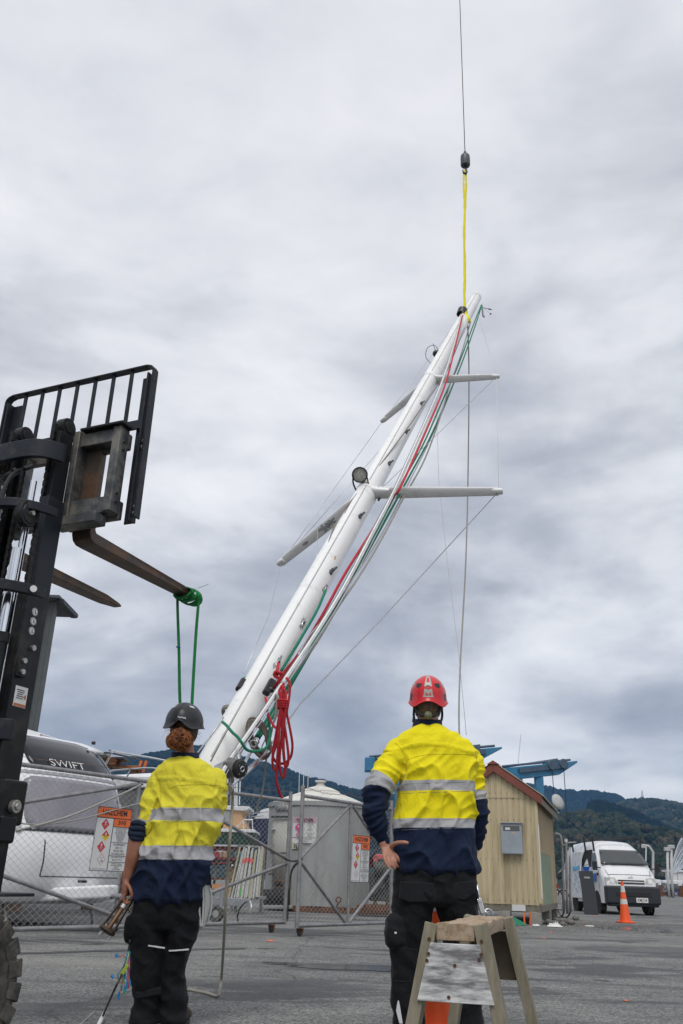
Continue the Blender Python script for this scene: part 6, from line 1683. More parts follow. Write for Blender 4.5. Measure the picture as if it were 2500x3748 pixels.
def hazard_board(label, o, xd, yd, w, h):
    """o = top left corner"""
    nd = xd.cross(yd)
    s = thing('hazard_sign', label, 'sign', o - yd * h)
    def q(u, v, d=0.0): return o + xd * (u * w) - yd * (v * h) + nd * d
    def rect(u0, v0, u1, v1, mat, name, d):
        b = MB(); b.add([q(u0, v1, d), q(u1, v1, d), q(u1, v0, d), q(u0, v0, d)], [(0, 1, 2, 3)]); return b.build(name, mat, s, world=True, fix=False)
    b = MB(); b.prism([q(0, 1, -0.004), q(1, 1, -0.004), q(1, 0, -0.004), q(0, 0, -0.004)], nd * 0.004); b.build('board', m_swht, s, world=True)
    rect(0.012, 0.010, 0.988, 0.165, m_sorg, 'orange_field', 0.0006); rect(0.505, 0.178, 0.988, 0.298, m_sorg, 'orange_field', 0.0006)
    bw = 0.012
    for i, (u0, v0, u1, v1) in enumerate(((0, 0, 1, .010), (0, .990, 1, 1), (0, .01, bw, .99), (1 - bw, .01, 1, .99), (bw, .165, 1 - bw, .178), (.485, .178, .505, .99), (.505, .298, 1 - bw, .308), (.505, .545, 1 - bw, .553), (.505, .755, 1 - bw, .763), (.505, .852, 1 - bw, .860))):
        rect(u0, v0, u1, v1, m_navyp, 'border_line', 0.0011)
    def t(txt, u, v, size, mat=m_ink, sq=0.85, bold=0.0): text_mesh(txt, size * h, mat, q(u, v), xd, yd, s, 'lettering', depth=0.0018, squeeze=sq, bold=bold)
    t('HAZCHEM', .5, .088, .125, bold=0.002, sq=0.86 * w / h / 0.70); t('3WE', .745, .238, .10, bold=0.0015, sq=0.9)
    for i, l_ in enumerate(('NO IGNITION SOURCES', 'NO NAKED FLAME', 'KEEP OXIDISERS AWAY', 'FROM FLAMMABLE', 'SUBSTANCES OR', 'COMBUSTIBLE', 'MATERIALS')): t(l_, .745, .328 + .0325 * i, .034, sq=0.72)
    for i, l_ in enumerate(('IN EMERGENCY', 'DIAL 111', 'POLICE, FIRE', 'OR AMBULANCE')): t(l_, .745, .583 + .049 * i, .048, sq=0.78)
    t('24HR COMPANY CONTACT', .745, .782, .030, sq=0.74); t('DIAL 021 777 143', .745, .822, .037, sq=0.78)
    for i, l_ in enumerate(('REGIONAL COUNCIL', 'POLLUTION RESPONSE', 'SERVICE', 'DIAL 03 543 8300')): t(l_, .745, .880 + .029 * i, .031, sq=0.74)
    t('ECO TOXIC TO AQUATIC LIFE', .25, .968, .026, sq=0.74)
    for i, (u, v, kind) in enumerate(((.27, .275, 'FLAMMABLE\nGAS\n2'), (.32, .455, 'ORG'), (.24, .63, 'FLAMMABLE\nLIQUID\n3'), (.29, .82, 'ECO'))):
        c = q(u, v); R_ = 0.092 * h
        pol = [c + xd * R_ * 0.92, c + yd * R_, c - xd * R_ * 0.92, c - yd * R_]
        if kind == 'ECO':
            b = MB(); b.add([p + nd * 0.0008 for p in pol], [(0, 1, 2, 3)]); di = b.build('diamond', m_sred, s, world=True, fix=False)
            b = MB(); b.add([c + (p - c) * 0.90 + nd * 0.0014 for p in pol], [(0, 1, 2, 3)]); b.build('diamond_field', m_swht, di, world=True, fix=False)
            b = MB()
            for (x0, y0, x1, y1, ww) in ((0, -.35, 0, .2, .05), (0, .05, -.2, .35, .03), (0, .1, .2, .38, .03), (0, .2, -.05, .45, .03), (-.3, -.37, .4, -.37, .04), (.1, -.28, .4, -.2, .10)):
                b.bar(c + xd * x0 * R_ + yd * y0 * R_ + nd * 0.002, c + xd * x1 * R_ + yd * y1 * R_ + nd * 0.002, ww * R_, 0.0008, up=nd)
            b.build('tree_and_fish', m_ink, di, world=True)
        else:
            b = MB(); b.add([p + nd * 0.0008 for p in pol], [(0, 1, 2, 3)]); di = b.build('diamond', m_sred, s, world=True, fix=False)
            if kind == 'ORG':
                b = MB(); b.add([p + nd * 0.0014 for p in (pol[0], pol[2], pol[3])], [(2, 0, 1)]); b.build('diamond_field', m_syel, di, world=True, fix=False)
            b = MB(); flame(b, c + yd * R_ * 0.33, xd, yd, nd, R_ * 0.36); b.build('flame', m_swht, di, world=True, fix=False)
            if kind == 'ORG':
                text_mesh('ORGANIC\nPEROXIDE', R_ * 0.24, m_ink, c - yd * R_ * 0.22, xd, yd, di, depth=0.0024, squeeze=0.8); text_mesh('5.2', R_ * 0.25, m_ink, c - yd * R_ * 0.62, xd, yd, di, depth=0.0024)
            else:
                a_, b_2, n_ = kind.split('\n')
                text_mesh(a_ + '\n' + b_2, R_ * 0.24, m_swht, c - yd * R_ * 0.22, xd, yd, di, depth=0.0024, squeeze=0.8); text_mesh(n_, R_ * 0.28, m_swht, c - yd * R_ * 0.66, xd, yd, di, depth=0.0024)
    for u, v in ((.02, .015), (.98, .015), (.02, .985), (.98, .985), (.0, .5)):
        b = MB(); b.torus(q(u, v, 0.003), xd, 0.010, 0.0022, 10, 4); b.build('cable_tie', m_ink, s, world=True)
    return s
tl, tr, bl = plane_pt(361, 2950, A1, B1, 0.04), plane_pt(485, 2967, A1, B1, 0.04), plane_pt(325, 3187, A1, B1, 0.04)
up_ = (tl - bl); ww_ = (tr - tl).length; hazard_board('orange and white hazard board tied to the gate in front of the white caravan', tl, (Q1(1, 0) - Q1(0, 0)).normalized(), (Vector((0, 0, 1)) * 0.985 + D1 * (up_.dot(D1) / up_.length)).normalized(), ww_, up_.length)
tl, tr, bl = plane_pt(1292, 3055, A2, B2, 0.04), plane_pt(1355, 3064, A2, B2, 0.04), plane_pt(1283, 3229, A2, B2, 0.04)
up_ = (tl - bl); hazard_board('orange and white hazard board tied to the braced gate in front of the grey tank', tl, D2, (up_).normalized(), (tr - tl).length, up_.length)
# ------------------------------------------------------------------ caravan behind the gate
m_cara = M('caravan white', (0.80, 0.81, 0.82), 0.3, 0, 0.04, 2, coat=0.2, dirt=(0.5, 0.5, 0.49), dirt_amt=0.35, dirt_scale=3, dirt_thr=0.6)
m_tint = M('tinted acrylic', (0.012, 0.014, 0.020), 0.10, 0, 0.1, 2, spec=0.3)
m_tint2 = M('smoky acrylic window', (0.24, 0.23, 0.26), 0.12, 0, 0.15, 1.5, spec=0.4)
m_dark = M('dark trim and shade', (0.02, 0.02, 0.02), 0.9)
CAph = R(56)
fwd = Vector((math.sin(CAph), -math.cos(CAph), 0)); lat = Vector((math.cos(CAph), math.sin(CAph), 0))
cor = Vector((-4.62, 12.6, 0))                     # near front corner
CRV = thing('caravan', 'white touring caravan with a dark panoramic front window, nose behind the chain-link gate', 'caravan', cor)
WID = 2.2
prof = [(-5.0, 2.6), (-1.2, 2.67), (-0.8, 2.67), (-0.52, 2.63), (-0.25, 2.53), (-0.02, 2.39), (0.16, 2.23), (0.28, 2.09), (0.36, 1.98), (0.48, 1.70), (0.58, 1.40), (0.64, 1.24), (0.70, 1.08), (0.72, 0.85), (0.68, 0.60), (0.60, 0.45), (0.50, 0.36), (0.30, 0.32), (-5.0, 0.32)]
def CV(u, v, z): return cor + fwd * u + lat * v + Vector((0, 0, z))
def nose(u, v):
    """plan rounding: the sides sweep back toward the flanks"""
    e_ = abs(v / WID - 0.5) * 2
    return u - 0.38 * e_ ** 3.2 * min(1, max(0, (u + 1.2) / 1.0))
N = 26
rows = [[CV(nose(u, WID * j / N), WID * j / N, z) for u, z in prof] for j in range(N + 1)]
b = MB(); b.grid(rows); n_p = len(prof)
b.f += [list(range(n_p))[::-1], [N * n_p + i for i in range(n_p)]]; b.mi += [0, 0]
b.build('body_shell', m_cara, CRV, smooth=True, world=True)
def pz(u0):
    for (a, za), (c, zc_) in zip(prof, prof[1:]):
        if a <= u0 <= c and za > 0.9: return za + (zc_ - za) * (u0 - a) / (c - a)
    return 1
def front_pt(v, z, off=0.012):
    pr_ = [(u, zz) for u, zz in prof[2:17]]
    for (a, za), (c, zc_) in zip(pr_, pr_[1:]):
        if zc_ <= z <= za:
            u = a + (c - a) * ((z - za) / (zc_ - za)); tn = Vector((c - a, 0, zc_ - za)); nv = Vector((-tn.z, 0, tn.x)).normalized()
            if nv.x < 0: nv = -nv
            return CV(nose(u, v) + nv.x * off, v, z + nv.z * off)
    return CV(0.6, v, z)
def front_panel(name, v0, v1, z0, z1, mat, off=0.012, nv=14, nz=12, skew=0.0, rnd_=0.0, parent=None):
    b = MB(); rows = []
    for i in range(nz + 1):
        z = z0 + (z1 - z0) * i / nz; row = []
        t = i / nz; ins = rnd_ * (1 - math.sqrt(max(0, 1 - (2 * t - 1) ** 6)))
        for j in range(nv + 1):
            v = v0 + ins + (v1 - v0 - 2 * ins) * j / nv; row.append(front_pt(v, z, off))
        rows.append(row)
    b.grid(rows); o = b.build(name, mat, parent or CRV, smooth='full', world=True)
    sd = o.modifiers.new('s', 'SOLIDIFY'); sd.thickness = 0.012; sd.offset = -1
    return o
PW = front_panel('panoramic_window', 0.35, 1.85, 2.06, 2.58, m_tint, rnd_=0.25)
front_panel('front_window', 0.22, 1.98, 1.26, 1.95, m_tint2, rnd_=0.12)
front_panel('window_trim', 0.16, 2.04, 1.985, 2.03, M('grey trim', (0.3, 0.31, 0.33), 0.5), off=0.010)
front_panel('side_dark_strip', 1.90, 2.02, 2.06, 2.46, m_tint, rnd_=0.03)
front_panel('window_seal', 0.18, 2.02, 1.225, 1.252, m_tint, off=0.014)
front_panel('locker_gap', 0.45, 2.0, 0.66, 0.672, m_dark, off=0.005); front_panel('locker_gap', 0.44, 0.455, 0.67, 1.12, m_dark, off=0.005)
front_panel('locker_handle', 1.05, 1.2, 0.60, 0.63, m_dark, off=0.02)
for v in (0.14, 2.06): front_panel('grab_handle', v - 0.03, v + 0.03, 1.2, 1.7, M('grey handle', (0.42, 0.43, 0.45), 0.4), off=0.03)
b = MB(); q = front_pt(1.25, 0.92, 0.0); b.lathe([(0.0, 0.03), (0.06, 0.026), (0.075, 0.01), (0.08, 0.0)], q, fwd, 20, cap=False); b.build('marker_lamp', M('clear lamp', (0.55, 0.56, 0.57), 0.15), CRV, smooth='full', world=True)
# lettering follows the panoramic window
zt_ = 2.15; cen = front_pt(0.95, zt_, 0.02); xd = (front_pt(1.25, zt_, 0.02) - front_pt(0.65, zt_, 0.02)); yd = (front_pt(0.95, zt_ + 0.06, 0.02) - front_pt(0.95, zt_ - 0.06, 0.02))
text_mesh('SWIFT', 0.19, m_white, cen, xd, yd, PW, 'lettering', depth=0.012, squeeze=1.2, bold=-0.002)
# roof visor, skylight, drawbar cover, wheels
b = MB(); rows = []
for i in range(9):
    t = i / 8; u = -1.8 + 1.55 * t; z = 2.70 + 0.04 * math.sin(t * PI) - 0.36 * max(0, t - 0.35) ** 1.5
    rows.append([CV(u, 1.25 + 0.8 * j / 4, z) for j in range(5)])
b.grid(rows); vis = b.build('roof_visor', m_cara, CRV, smooth='full', world=True); sd = vis.modifiers.new('s', 'SOLIDIFY'); sd.thickness = 0.05
b = MB(); b.box(CV(-0.9, 0.5, 2.66), (0.5, 0.4, 0.06)); b.build('skylight', m_tint, CRV, bevel=0.02, world=True)
b = MB(); b.box(CV(-0.35, 1.9, 2.64), (0.06, 0.05, 0.05)); b.build('roof_vent', m_black, CRV, bevel=0.01, world=True)
b = MB(); b.prism([CV(0.35, 0.55, 0.34), CV(1.35, 1.0, 0.42), CV(1.35, 1.2, 0.42), CV(0.35, 1.65, 0.34)], (0, 0, 0.17)); b.build('drawbar_cover', m_cara, CRV, bevel=0.04, world=True)
b = MB(); b.tube([CV(1.3, 1.1, 0.45), CV(1.65, 1.1, 0.45)], 0.035, 10); b.build('coupling', m_galv, CRV, smooth=True, world=True)
jq = CV(1.2, 1.32, 0.115)
b = MB(); b.tube([jq + Vector((0, 0, 0.06)), jq + Vector((0, 0, 0.62))], 0.022, 10); b.build('jockey_post', m_galv, CRV, smooth=True, world=True)
b = MB(); b.lathe([(0.04, -0.03), (0.10, -0.035), (0.112, -0.02), (0.112, 0.02), (0.10, 0.035), (0.04, 0.03)], jq, lat, 24); jw = b.build('jockey_wheel', m_rub, CRV, smooth=True, world=True)
b = MB(); b.lathe([(0.0, -0.032), (0.065, -0.038), (0.065, 0.038), (0.0, 0.032)], jq, lat, 18, cap=False); b.build('rim', m_alu, jw, smooth=True, world=True)
for v in (0.15, WID - 0.15):
    b = MB(); q = CV(-2.6, v, 0.32); b.lathe([(0.1, -0.09), (0.29, -0.09), (0.32, -0.06), (0.32, 0.06), (0.29, 0.09), (0.1, 0.09)], q, lat, 28); b.build('wheel', m_rub, CRV, smooth=True, world=True)
b = MB(); b.prism([CV(0.2, 0.1, 0.10), CV(-4.6, 0.1, 0.10), CV(-4.6, 0.16, 0.10), CV(0.2, 0.16, 0.10)], (0, 0, 0.24)); b.build('chassis_rail', m_dark, CRV, world=True)
for v in (0.35, 1.85):
    b = MB(); b.tube([CV(0.1, v, 0.34), CV(0.25, v, 0.0)], 0.03, 8); b.build('corner_steady', m_galv, CRV, world=True)

# ------------------------------------------------------------------ tall grey shed behind the forklift
m_csteel = M('grey corrugated sheet', (0.075, 0.085, 0.085), 0.5, 0.3, 0.12, 3)
GB = thing('grey_shed', 'dark grey corrugated shed corner rising behind the forklift mast', 'shed', P(170, 3250, 19.0).xy.to_3d())
gx1 = P(196, 2260, 19.0).x; gy = 19.0; gz = P(235, 2205, 19.0).z
rows = [[], []]
x = gx1
for i in range(60):
    d = 0.02 if i % 4 in (1, 2) else 0.0
    for r_, z in zip(rows, (0.0, gz)): r_.append(Vector((gx1 - i * 0.055, gy - d, z)))
b = MB(); b.grid(rows); b.build('front_cladding', m_csteel, GB, world=True)
rows = [[], []]
for i in range(120):
    d = 0.02 if i % 4 in (1, 2) else 0.0
    for r_, z in zip(rows, (0.0, gz)): r_.append(Vector((gx1 + d - i * 0.022, gy + i * 0.05, z)))
b = MB(); b.grid(rows); b.build('side_cladding', m_csteel, GB, world=True)
b = MB(); b.box((gx1 - 1.9, gy + 0.5, gz + 0.05), (4.1, 1.6, 0.06)); b.build('roof', m_csteel, GB, world=True)
b = MB(); b.box((gx1 + 0.15, gy + 0.4, gz - 0.03), (0.16, 1.2, 0.12)); b.build('gutter', m_navy, GB, bevel=0.02, world=True)
b = MB(); b.box((gx1 + 0.01, gy - 0.012, gz / 2), (0.08, 0.07, gz - 0.02)); b.build('corner_flashing', m_csteel, GB, world=True)

# ------------------------------------------------------------------ grey tank
m_tank = M('weathered grey tank paint', (0.34, 0.36, 0.35), 0.6, 0.1, 0.16, 1.6, 0.2, 14, 0.006, dirt=(0.20, 0.20, 0.18), dirt_amt=0.5, dirt_scale=2.6, dirt_thr=0.57, stretch=(1, 1, 0.35))
m_roofw = M('stained white roof', (0.62, 0.61, 0.56), 0.7, 0, 0.1, 2, dirt=(0.35, 0.34, 0.30), dirt_amt=0.5, dirt_scale=3)
tcn = Vector((-0.33, 24.4, 0)); TR = 1.33; TT = 2.53
TK = thing('storage_tank', 'round grey steel storage tank with a pale conical lid, beside a tall door', 'tank', tcn)
MB().lathe([(TR, 0.14), (TR, TT)], tcn, (0, 0, 1), 64, cap=False).build('wall', m_tank, TK, smooth=True, world=True)
MB().lathe([(TR + 0.02, TT - 0.09), (TR + 0.035, TT - 0.08), (TR + 0.035, TT + 0.02), (TR, TT + 0.03)], tcn, (0, 0, 1), 64, cap=False).build('rim_band', m_tank, TK, smooth=True, world=True)
MB().lathe([(TR + 0.01, TT + 0.02), (0.9, TT + 0.20), (0.45, TT + 0.36)], tcn, (0, 0, 1), 48, cap=False).build('roof', m_roofw, TK, smooth=True, world=True)
MB().lathe([(0.52, TT + 0.33), (0.52, TT + 0.37), (0.30, TT + 0.46), (0.14, TT + 0.50)], tcn, (0, 0, 1), 40).build('hatch', m_roofw, TK, smooth=True, world=True)
v_ = MB().lathe([(0.13, TT + 0.49), (0.13, TT + 0.53), (0.10, TT + 0.54), (0.10, TT + 0.60), (0.15, TT + 0.61), (0.15, TT + 0.65), (0.05, TT + 0.66)], tcn, (0, 0, 1), 24).build('vent_cap', m_roofw, TK, smooth=True, world=True)
for (x, y0, y1) in ((1095, 2890, 2815), (1111, 2885, 2812), (1127, 2890, 2818)):
    b = MB(); b.tube([P(x, y0, 24.6) - Vector((0, 0, 0.1)), P(x + 1, y1, 24.6)], 0.008, 5); b.build('antenna', m_white, TK, world=True)
for k in range(7):      # vertical seams of the shell plates
    a = -PI/2 + (k - 3) * 0.42; d = Vector((math.cos(a), math.sin(a), 0))
    b = MB(); b.tube([tcn + d * TR + Vector((0, 0, 0.15)), tcn + d * TR + Vector((0, 0, TT - 0.1))], 0.007, 4); b.build('weld_seam', m_tank, TK, world=True)
def tw(px, py, off=0.03):      # point on the tank wall under a pixel
    d = ray(px, py); o = CAM - tcn; a = d.x**2 + d.y**2; bq = 2 * (o.x * d.x + o.y * d.y); c = o.x**2 + o.y**2 - (TR + off) ** 2
    disc = bq*bq - 4*a*c; t = (-bq - math.sqrt(max(0, disc))) / (2*a); return CAM + d * t
m_door = M('rust streaked door', (0.40, 0.40, 0.36), 0.6, 0.1, 0.15, 3, dirt=(0.30, 0.13, 0.05), dirt_amt=0.8, dirt_scale=4, dirt_thr=0.60, stretch=(1, 1, 0.25))
def tank_quad(px0, py0, px1, py1, off, name, mat, th=0.02, parent=None, seg=5):
    rows = []
    for j in range(seg + 1):
        x = px0 + (px1 - px0) * j / seg; rows.append([tw(x, py0, off), tw(x, py1, off)])
    b = MB(); b.grid(rows); o = b.build(name, mat, parent or TK, smooth='full', world=True)
    s = o.modifiers.new('s', 'SOLIDIFY'); s.thickness = th; s.offset = 0; return o
DR = tank_quad(996, 2998, 1058, 3255, 0.04, 'door', m_door)
tank_quad(994, 2986, 1062, 2993, 0.09, 'door_hood', m_navy, 0.03)
tank_quad(990, 3120, 1056, 3124, 0.05, 'door_gap', m_dark, 0.01, DR)
tank_quad(990, 3032, 1006, 3038, 0.08, 'door_bolt', m_alu, 0.03, DR); tank_quad(985, 3196, 996, 3202, 0.08, 'door_bolt', m_rust, 0.03, DR)
tank_quad(1004, 3220, 1034, 3245, 0.055, 'vent_grille', m_rust, 0.02, DR); tank_quad(1009, 3224, 1030, 3241, 0.07, 'vent_mesh', m_dark, 0.01, DR)
tank_quad(1008, 2923, 1056, 2966, 0.03, 'blank_plate', m_swht, 0.008)
tank_quad(966, 3255, 1060, 3312, 0.05, 'black_skirt', m_dark, 0.03)
# faded board on the tank
FS = thing('hazard_sign', 'sun-faded pink and white hazard board fixed to the grey tank', 'sign', tw(1115, 3084, 0.03))
def tq(u, v, d): 
    return tw(1071 + (1159 - 1071) * u + (v - 0.5) * -4, 2989 + (3084 - 2989) * v + 3 * u, 0.03 + d)
def trect(u0, v0, u1, v1, mat, name, d, th=0.004):
    b = MB(); b.grid([[tq(u0 + (u1 - u0) * j / 4, v0, d), tq(u0 + (u1 - u0) * j / 4, v1, d)] for j in range(5)]); o = b.build(name, mat, FS, world=True); s = o.modifiers.new('s', 'SOLIDIFY'); s.thickness = th; s.offset = 0; return o
trect(0, 0, 1, 1, m_swht, 'board', 0.0); trect(0.02, 0.0, 0.98, 0.22, M('faded pink board', (0.55, 0.33, 0.40), 0.6), 'header_field', 0.006, 0.002); trect(0, 0.79, 1, 0.80, m_ink, 'border_line', 0.006, 0.002); trect(0.47, 0.22, 0.475, 0.79, m_ink, 'border_line', 0.006, 0.002)
xd = (tq(1, .5, 0) - tq(0, .5, 0)); yd = (tq(.5, 0, 0) - tq(.5, 1, 0)); hh = yd.length
def tt(s_, u, v, sz, sq=0.8, m=m_ink, bold=0.0): text_mesh(s_, sz * hh, m, tq(u, v, 0.02), xd, Vector((0, 0, 1)), FS, 'lettering', depth=0.012, squeeze=sq, bold=bold)
tt('HAZCHEM', .5, .11, .17, 0.88, bold=0.003)
for i, l_ in enumerate(('IN AN EMERGENCY', 'DIAL 111', 'FIRE', 'POLICE', 'AMBULANCE', '', 'NATIONAL POISONS', 'CENTRE', '0800 764 766')): 
    if l_: tt(l_, .73, .27 + .058 * i, .055, 0.7)
tt('FLAMMABLE LIQUIDS AREA', .5, .86, .075, 0.72); tt('NO SMOKING', .5, .94, .065, 0.75)
m_mag = M('faded magenta print', (0.62, 0.06, 0.28), 0.6)
c = tq(.24, .40, 0.02); ux, uz = xd.normalized(), Vector((0, 0, 1)); s_ = hh * 0.16
b = MB(); b.prism([c + ux * s_, c + uz * s_, c - ux * s_, c - uz * s_], (0, -0.004, 0)); b.build('diamond', m_mag, FS, world=True)
b = MB(); flame(b, c + uz * s_ * 0.2 + Vector((0, -0.006, 0)), ux, uz, ux.cross(uz), s_ * 0.35); b.build('flame', m_swht, FS, world=True)
b = MB(); c2 = tq(.25, .68, 0.02); b.torus(c2, (0, 1, 0), hh * 0.075, hh * 0.012, 24, 6); b.bar(c2 - (ux - uz) * hh * 0.05, c2 + (ux - uz) * hh * 0.05, hh * 0.02, 0.006); b.build('no_smoking_ring', m_mag, FS, world=True)
PL = thing('code_plate', 'small cream plate reading 3Y under the faded hazard board', 'sign', tw(1087, 3106, 0.03))
b = MB(); rows = [[tw(1069 + 36 * j / 4, 3084, 0.03), tw(1069 + 36 * j / 4, 3107, 0.03)] for j in range(5)]; b.grid(rows); o = b.build('plate', M('cream plate', (0.6, 0.56, 0.42), 0.6), PL, world=True); s = o.modifiers.new('s', 'SOLIDIFY'); s.thickness = 0.006
text_mesh('3', 0.13, m_ink, tw(1078, 3096, 0.04), xd, (0, 0, 1), PL, 'lettering', depth=0.01, bold=0.002)
b = MB(); rows = [[tw(1083 + 12 * j / 2, 3087, 0.036), tw(1083 + 12 * j / 2, 3105, 0.036)] for j in range(3)]; b.grid(rows); b.build('black_square', m_ink, PL, world=True)
text_mesh('Y', 0.13, m_swht, tw(1089, 3096, 0.045), xd, (0, 0, 1), PL, 'lettering', depth=0.01, bold=0.002)
# rusty skid frame under the tank
SK = thing('steel_skid', 'rust-brown steel beam frame lying under the grey tank', 'beam', tcn + Vector((0.6, -1.1, 0)))
b = MB(); b.box(tcn + Vector((0.75, -1.25, 0.07)), (2.6, 0.10, 0.13)); b.build('front_beam', m_rust, SK, bevel=0.01, world=True)
b = MB(); b.box(tcn + Vector((-0.5, 0.0, 0.065)), (0.12, 2.2, 0.12)); b.build('cross_beam', m_rust, SK, bevel=0.01, world=True)
b = MB(); b.box(tcn + Vector((0.7, 0.0, 0.065)), (0.12, 2.2, 0.12)); b.build('cross_beam', m_rust, SK, bevel=0.01, world=True)
b = MB(); b.torus(tcn + Vector((0.55, -1.36, 0.30)), (0, 1, 0), 0.06, 0.016, 18, 6); b.tube([tcn + Vector((0.55, -1.36, 0.24)), tcn + Vector((0.5, -1.3, 0.1))], 0.016, 6); b.build('lifting_eye', m_rust, SK, smooth='full', world=True)

# ------------------------------------------------------------------ motor boat behind the caravan
def boat_hull(b, L_, beam, depth, sheer, org, ax, n=18, m=10, bow_rake=0.9, keel=0.0):
    """hull with pointed bow at +ax; org = keel level at the stern centre"""
    ax = Vector(ax).normalized(); sd = Vector((-ax.y, ax.x, 0))
    rows = []
    for i in range(n + 1):
        t = i / n; w = beam / 2 * (1 - max(0, (t - 0.45) / 0.55) ** 2.2) if t < 1 else 0.0
        w = max(w, 0.01); zs = depth + sheer * max(0, t - 0.3) ** 2
        row = []
        for j in range(-m, m + 1):
            a = j / m; s_ = abs(a)
            yy = math.copysign(w * (s_ ** 0.55), a); zz = keel * t + zs * (s_ ** 1.7) + (1 - s_) * 0.35 * max(0, t - 0.75) * 2
            row.append(org + ax * (L_ * t + bow_rake * (zz / depth) * max(0, t - 0.6) * 1.2) + sd * yy + Vector((0, 0, zz)))
        rows.append(row)
    b.grid(rows); return rows
m_gel = M('white gelcoat', (0.72, 0.73, 0.73), 0.3, 0, 0.04, 2, coat=0.2)
m_hgry = M('grey hull', (0.20, 0.205, 0.20), 0.4, 0, 0.1, 2)
bo = P(250, 3200, 18.0); bo.z = 0.95
BT1 = thing('motor_boat', 'white motor boat on the hard behind the caravan, steel bow rails over grey hull', 'boat', bo.xy.to_3d())
b = MB(); axb = Vector((0.93, -0.2, 0)).normalized(); sdb = Vector((-axb.y, axb.x, 0))
base = P(520, 3000, 17.3); base.z = 0.85
org = base - axb * 6.0
rows = boat_hull(b, 6.0, 2.6, 1.15, 0.45, org, axb)
b.build('hull', m_hgry, BT1, smooth='full', world=True)
b = MB()
deck = []
for r_ in rows: deck.append([r_[0] + (r_[-1] - r_[0]) * k / 6 + Vector((0, 0, 0.22 + 0.10 * math.sin(PI * k / 6))) for k in range(7)])
skirt = [[r_[0], r_[0] + Vector((0, 0, 0.22))] for r_ in rows]; skirt2 = [[r_[-1], r_[-1] + Vector((0, 0, 0.22))] for r_ in rows]
b.grid(deck); b.grid(skirt); b.grid(skirt2); b.build('deck', m_gel, BT1, smooth='full', world=True)
b = MB()
b.tube([r_[0] + Vector((0, 0, 0.01)) for r_ in rows], 0.03, 6); b.tube([r_[-1] + Vector((0, 0, 0.01)) for r_ in rows], 0.03, 6); b.build('navy_rub_rail', m_navyp, BT1, world=True, kind='stuff')
def BP(u, v, z): return org + axb * u + sdb * v + Vector((0, 0, z))
b = MB(); sec = [(-0.1, 1.35), (1.0, 2.45), (3.3, 2.5), (4.0, 2.3), (5.0, 1.45)]
rows2 = [[BP(u, v * (1.0 if z < 2 else 0.8), z + 0.0) for u, z in sec] for v in (-1.0, -0.9, 0.9, 1.0)]
b.grid(rows2); b.f += [[i for i in range(5)], [15 + i for i in range(4, -1, -1)]]; b.mi += [0, 0]; b.build('cabin', m_gel, BT1, smooth=True, world=True)
b = MB(); b.add([BP(4.05, -0.72, 2.26), BP(4.05, 0.72, 2.26), BP(4.95, 0.86, 1.56), BP(4.95, -0.86, 1.56)], [(0, 1, 2, 3)]); o = b.build('windscreen', m_tint2, BT1, world=True); s = o.modifiers.new('s', 'SOLIDIFY'); s.thickness = 0.03
b = MB(); b.prism([BP(1.2, -0.93, 2.0), BP(3.6, -0.93, 2.05), BP(4.2, -0.98, 1.62), BP(1.0, -0.98, 1.62)], sdb * -0.02); b.build('side_window', m_tint, BT1, world=True)
def brail(pts, r=0.018): return MB().tube(spline(pts, 6), r, 8).build('rail', m_steel, BT1, smooth='full', world=True)
brail([P(400, 2746, 16.8), P(470, 2760, 16.6), P(560, 2775, 16.4), P(640, 2795, 16.3), P(690, 2830, 16.4)])
brail([P(400, 2821, 16.8), P(480, 2815, 16.6), P(560, 2812, 16.4), P(640, 2830, 16.3)])
MB().tube([P(410, 2752, 16.7), P(374, 2822, 16.9)], 0.018, 8).build('stanchion', m_steel, BT1, smooth=True, world=True)
MB().tube([P(476, 2820, 16.6), P(464, 2845, 16.6)], 0.016, 8).build('stanchion', m_steel, BT1, smooth=True, world=True)
MB().tube([P(640, 2795, 16.3), P(630, 2880, 16.4)], 0.018, 8).build('stanchion', m_steel, BT1, smooth=True, world=True)
b = MB(); b.tube(spline([P(345, 2757, 17.5), P(400, 2756, 17.5), P(460, 2768, 17.4), P(530, 2786, 17.3)], 6), [0.05] * 17 + [0.02] * 2, 8, sq=0.35); b.build('canopy_edge', m_black, BT1, smooth='full', world=True)
for u in (1.0, 3.4):
    b = MB(); b.box(BP(u, 0, 0.0) + Vector((0, 0, -0.30)), (0.25, 1.6, 1.15)); b.build('cradle_block', M('timber prop', (0.2, 0.14, 0.09), 0.8), BT1, world=True)
# stacked rusty beams on a rack
SB = thing('steel_stack', 'stack of rusty punched steel beams on a rack behind the boat rails', 'steel stack', P(400, 3250, 20.5).xy.to_3d())
for (x0, x1, y, h, mt, yy) in ((345, 394, 2762, .05, M('punched pale beam', (0.30, 0.33, 0.28), 0.6), 20), (352, 392, 2772, .05, M('punched pale beam', (0.3, .33, .28)), 20.1), (365, 440, 2782, .10, m_rust, 20.2), (380, 432, 2798, .08, m_rust, 20.1), (432, 464, 2779, .05, m_black, 20), (400, 430, 2806, .05, m_rust, 20.3), (420, 520, 2811, .07, M('orange painted beam', (0.38, 0.13, 0.04), 0.7, 0, .3), 20.4)):
    a, c = P(x0, y, yy), P(x1, y + 2, yy)
    b = MB(); b.box((a + c) / 2, ((c - a).length, 0.5, h)); b.build('beam', mt, SB, bevel=0.006, world=True)
for x in (512, 530):
    b = MB(); q = P(x, 2806, 20.4); b.box(q, (0.05, 0.10, 0.26), (0, 0.2, 0)); b.build('orange_bracket', M('orange bracket', (0.62, 0.15, 0.03), 0.6), SB, world=True)
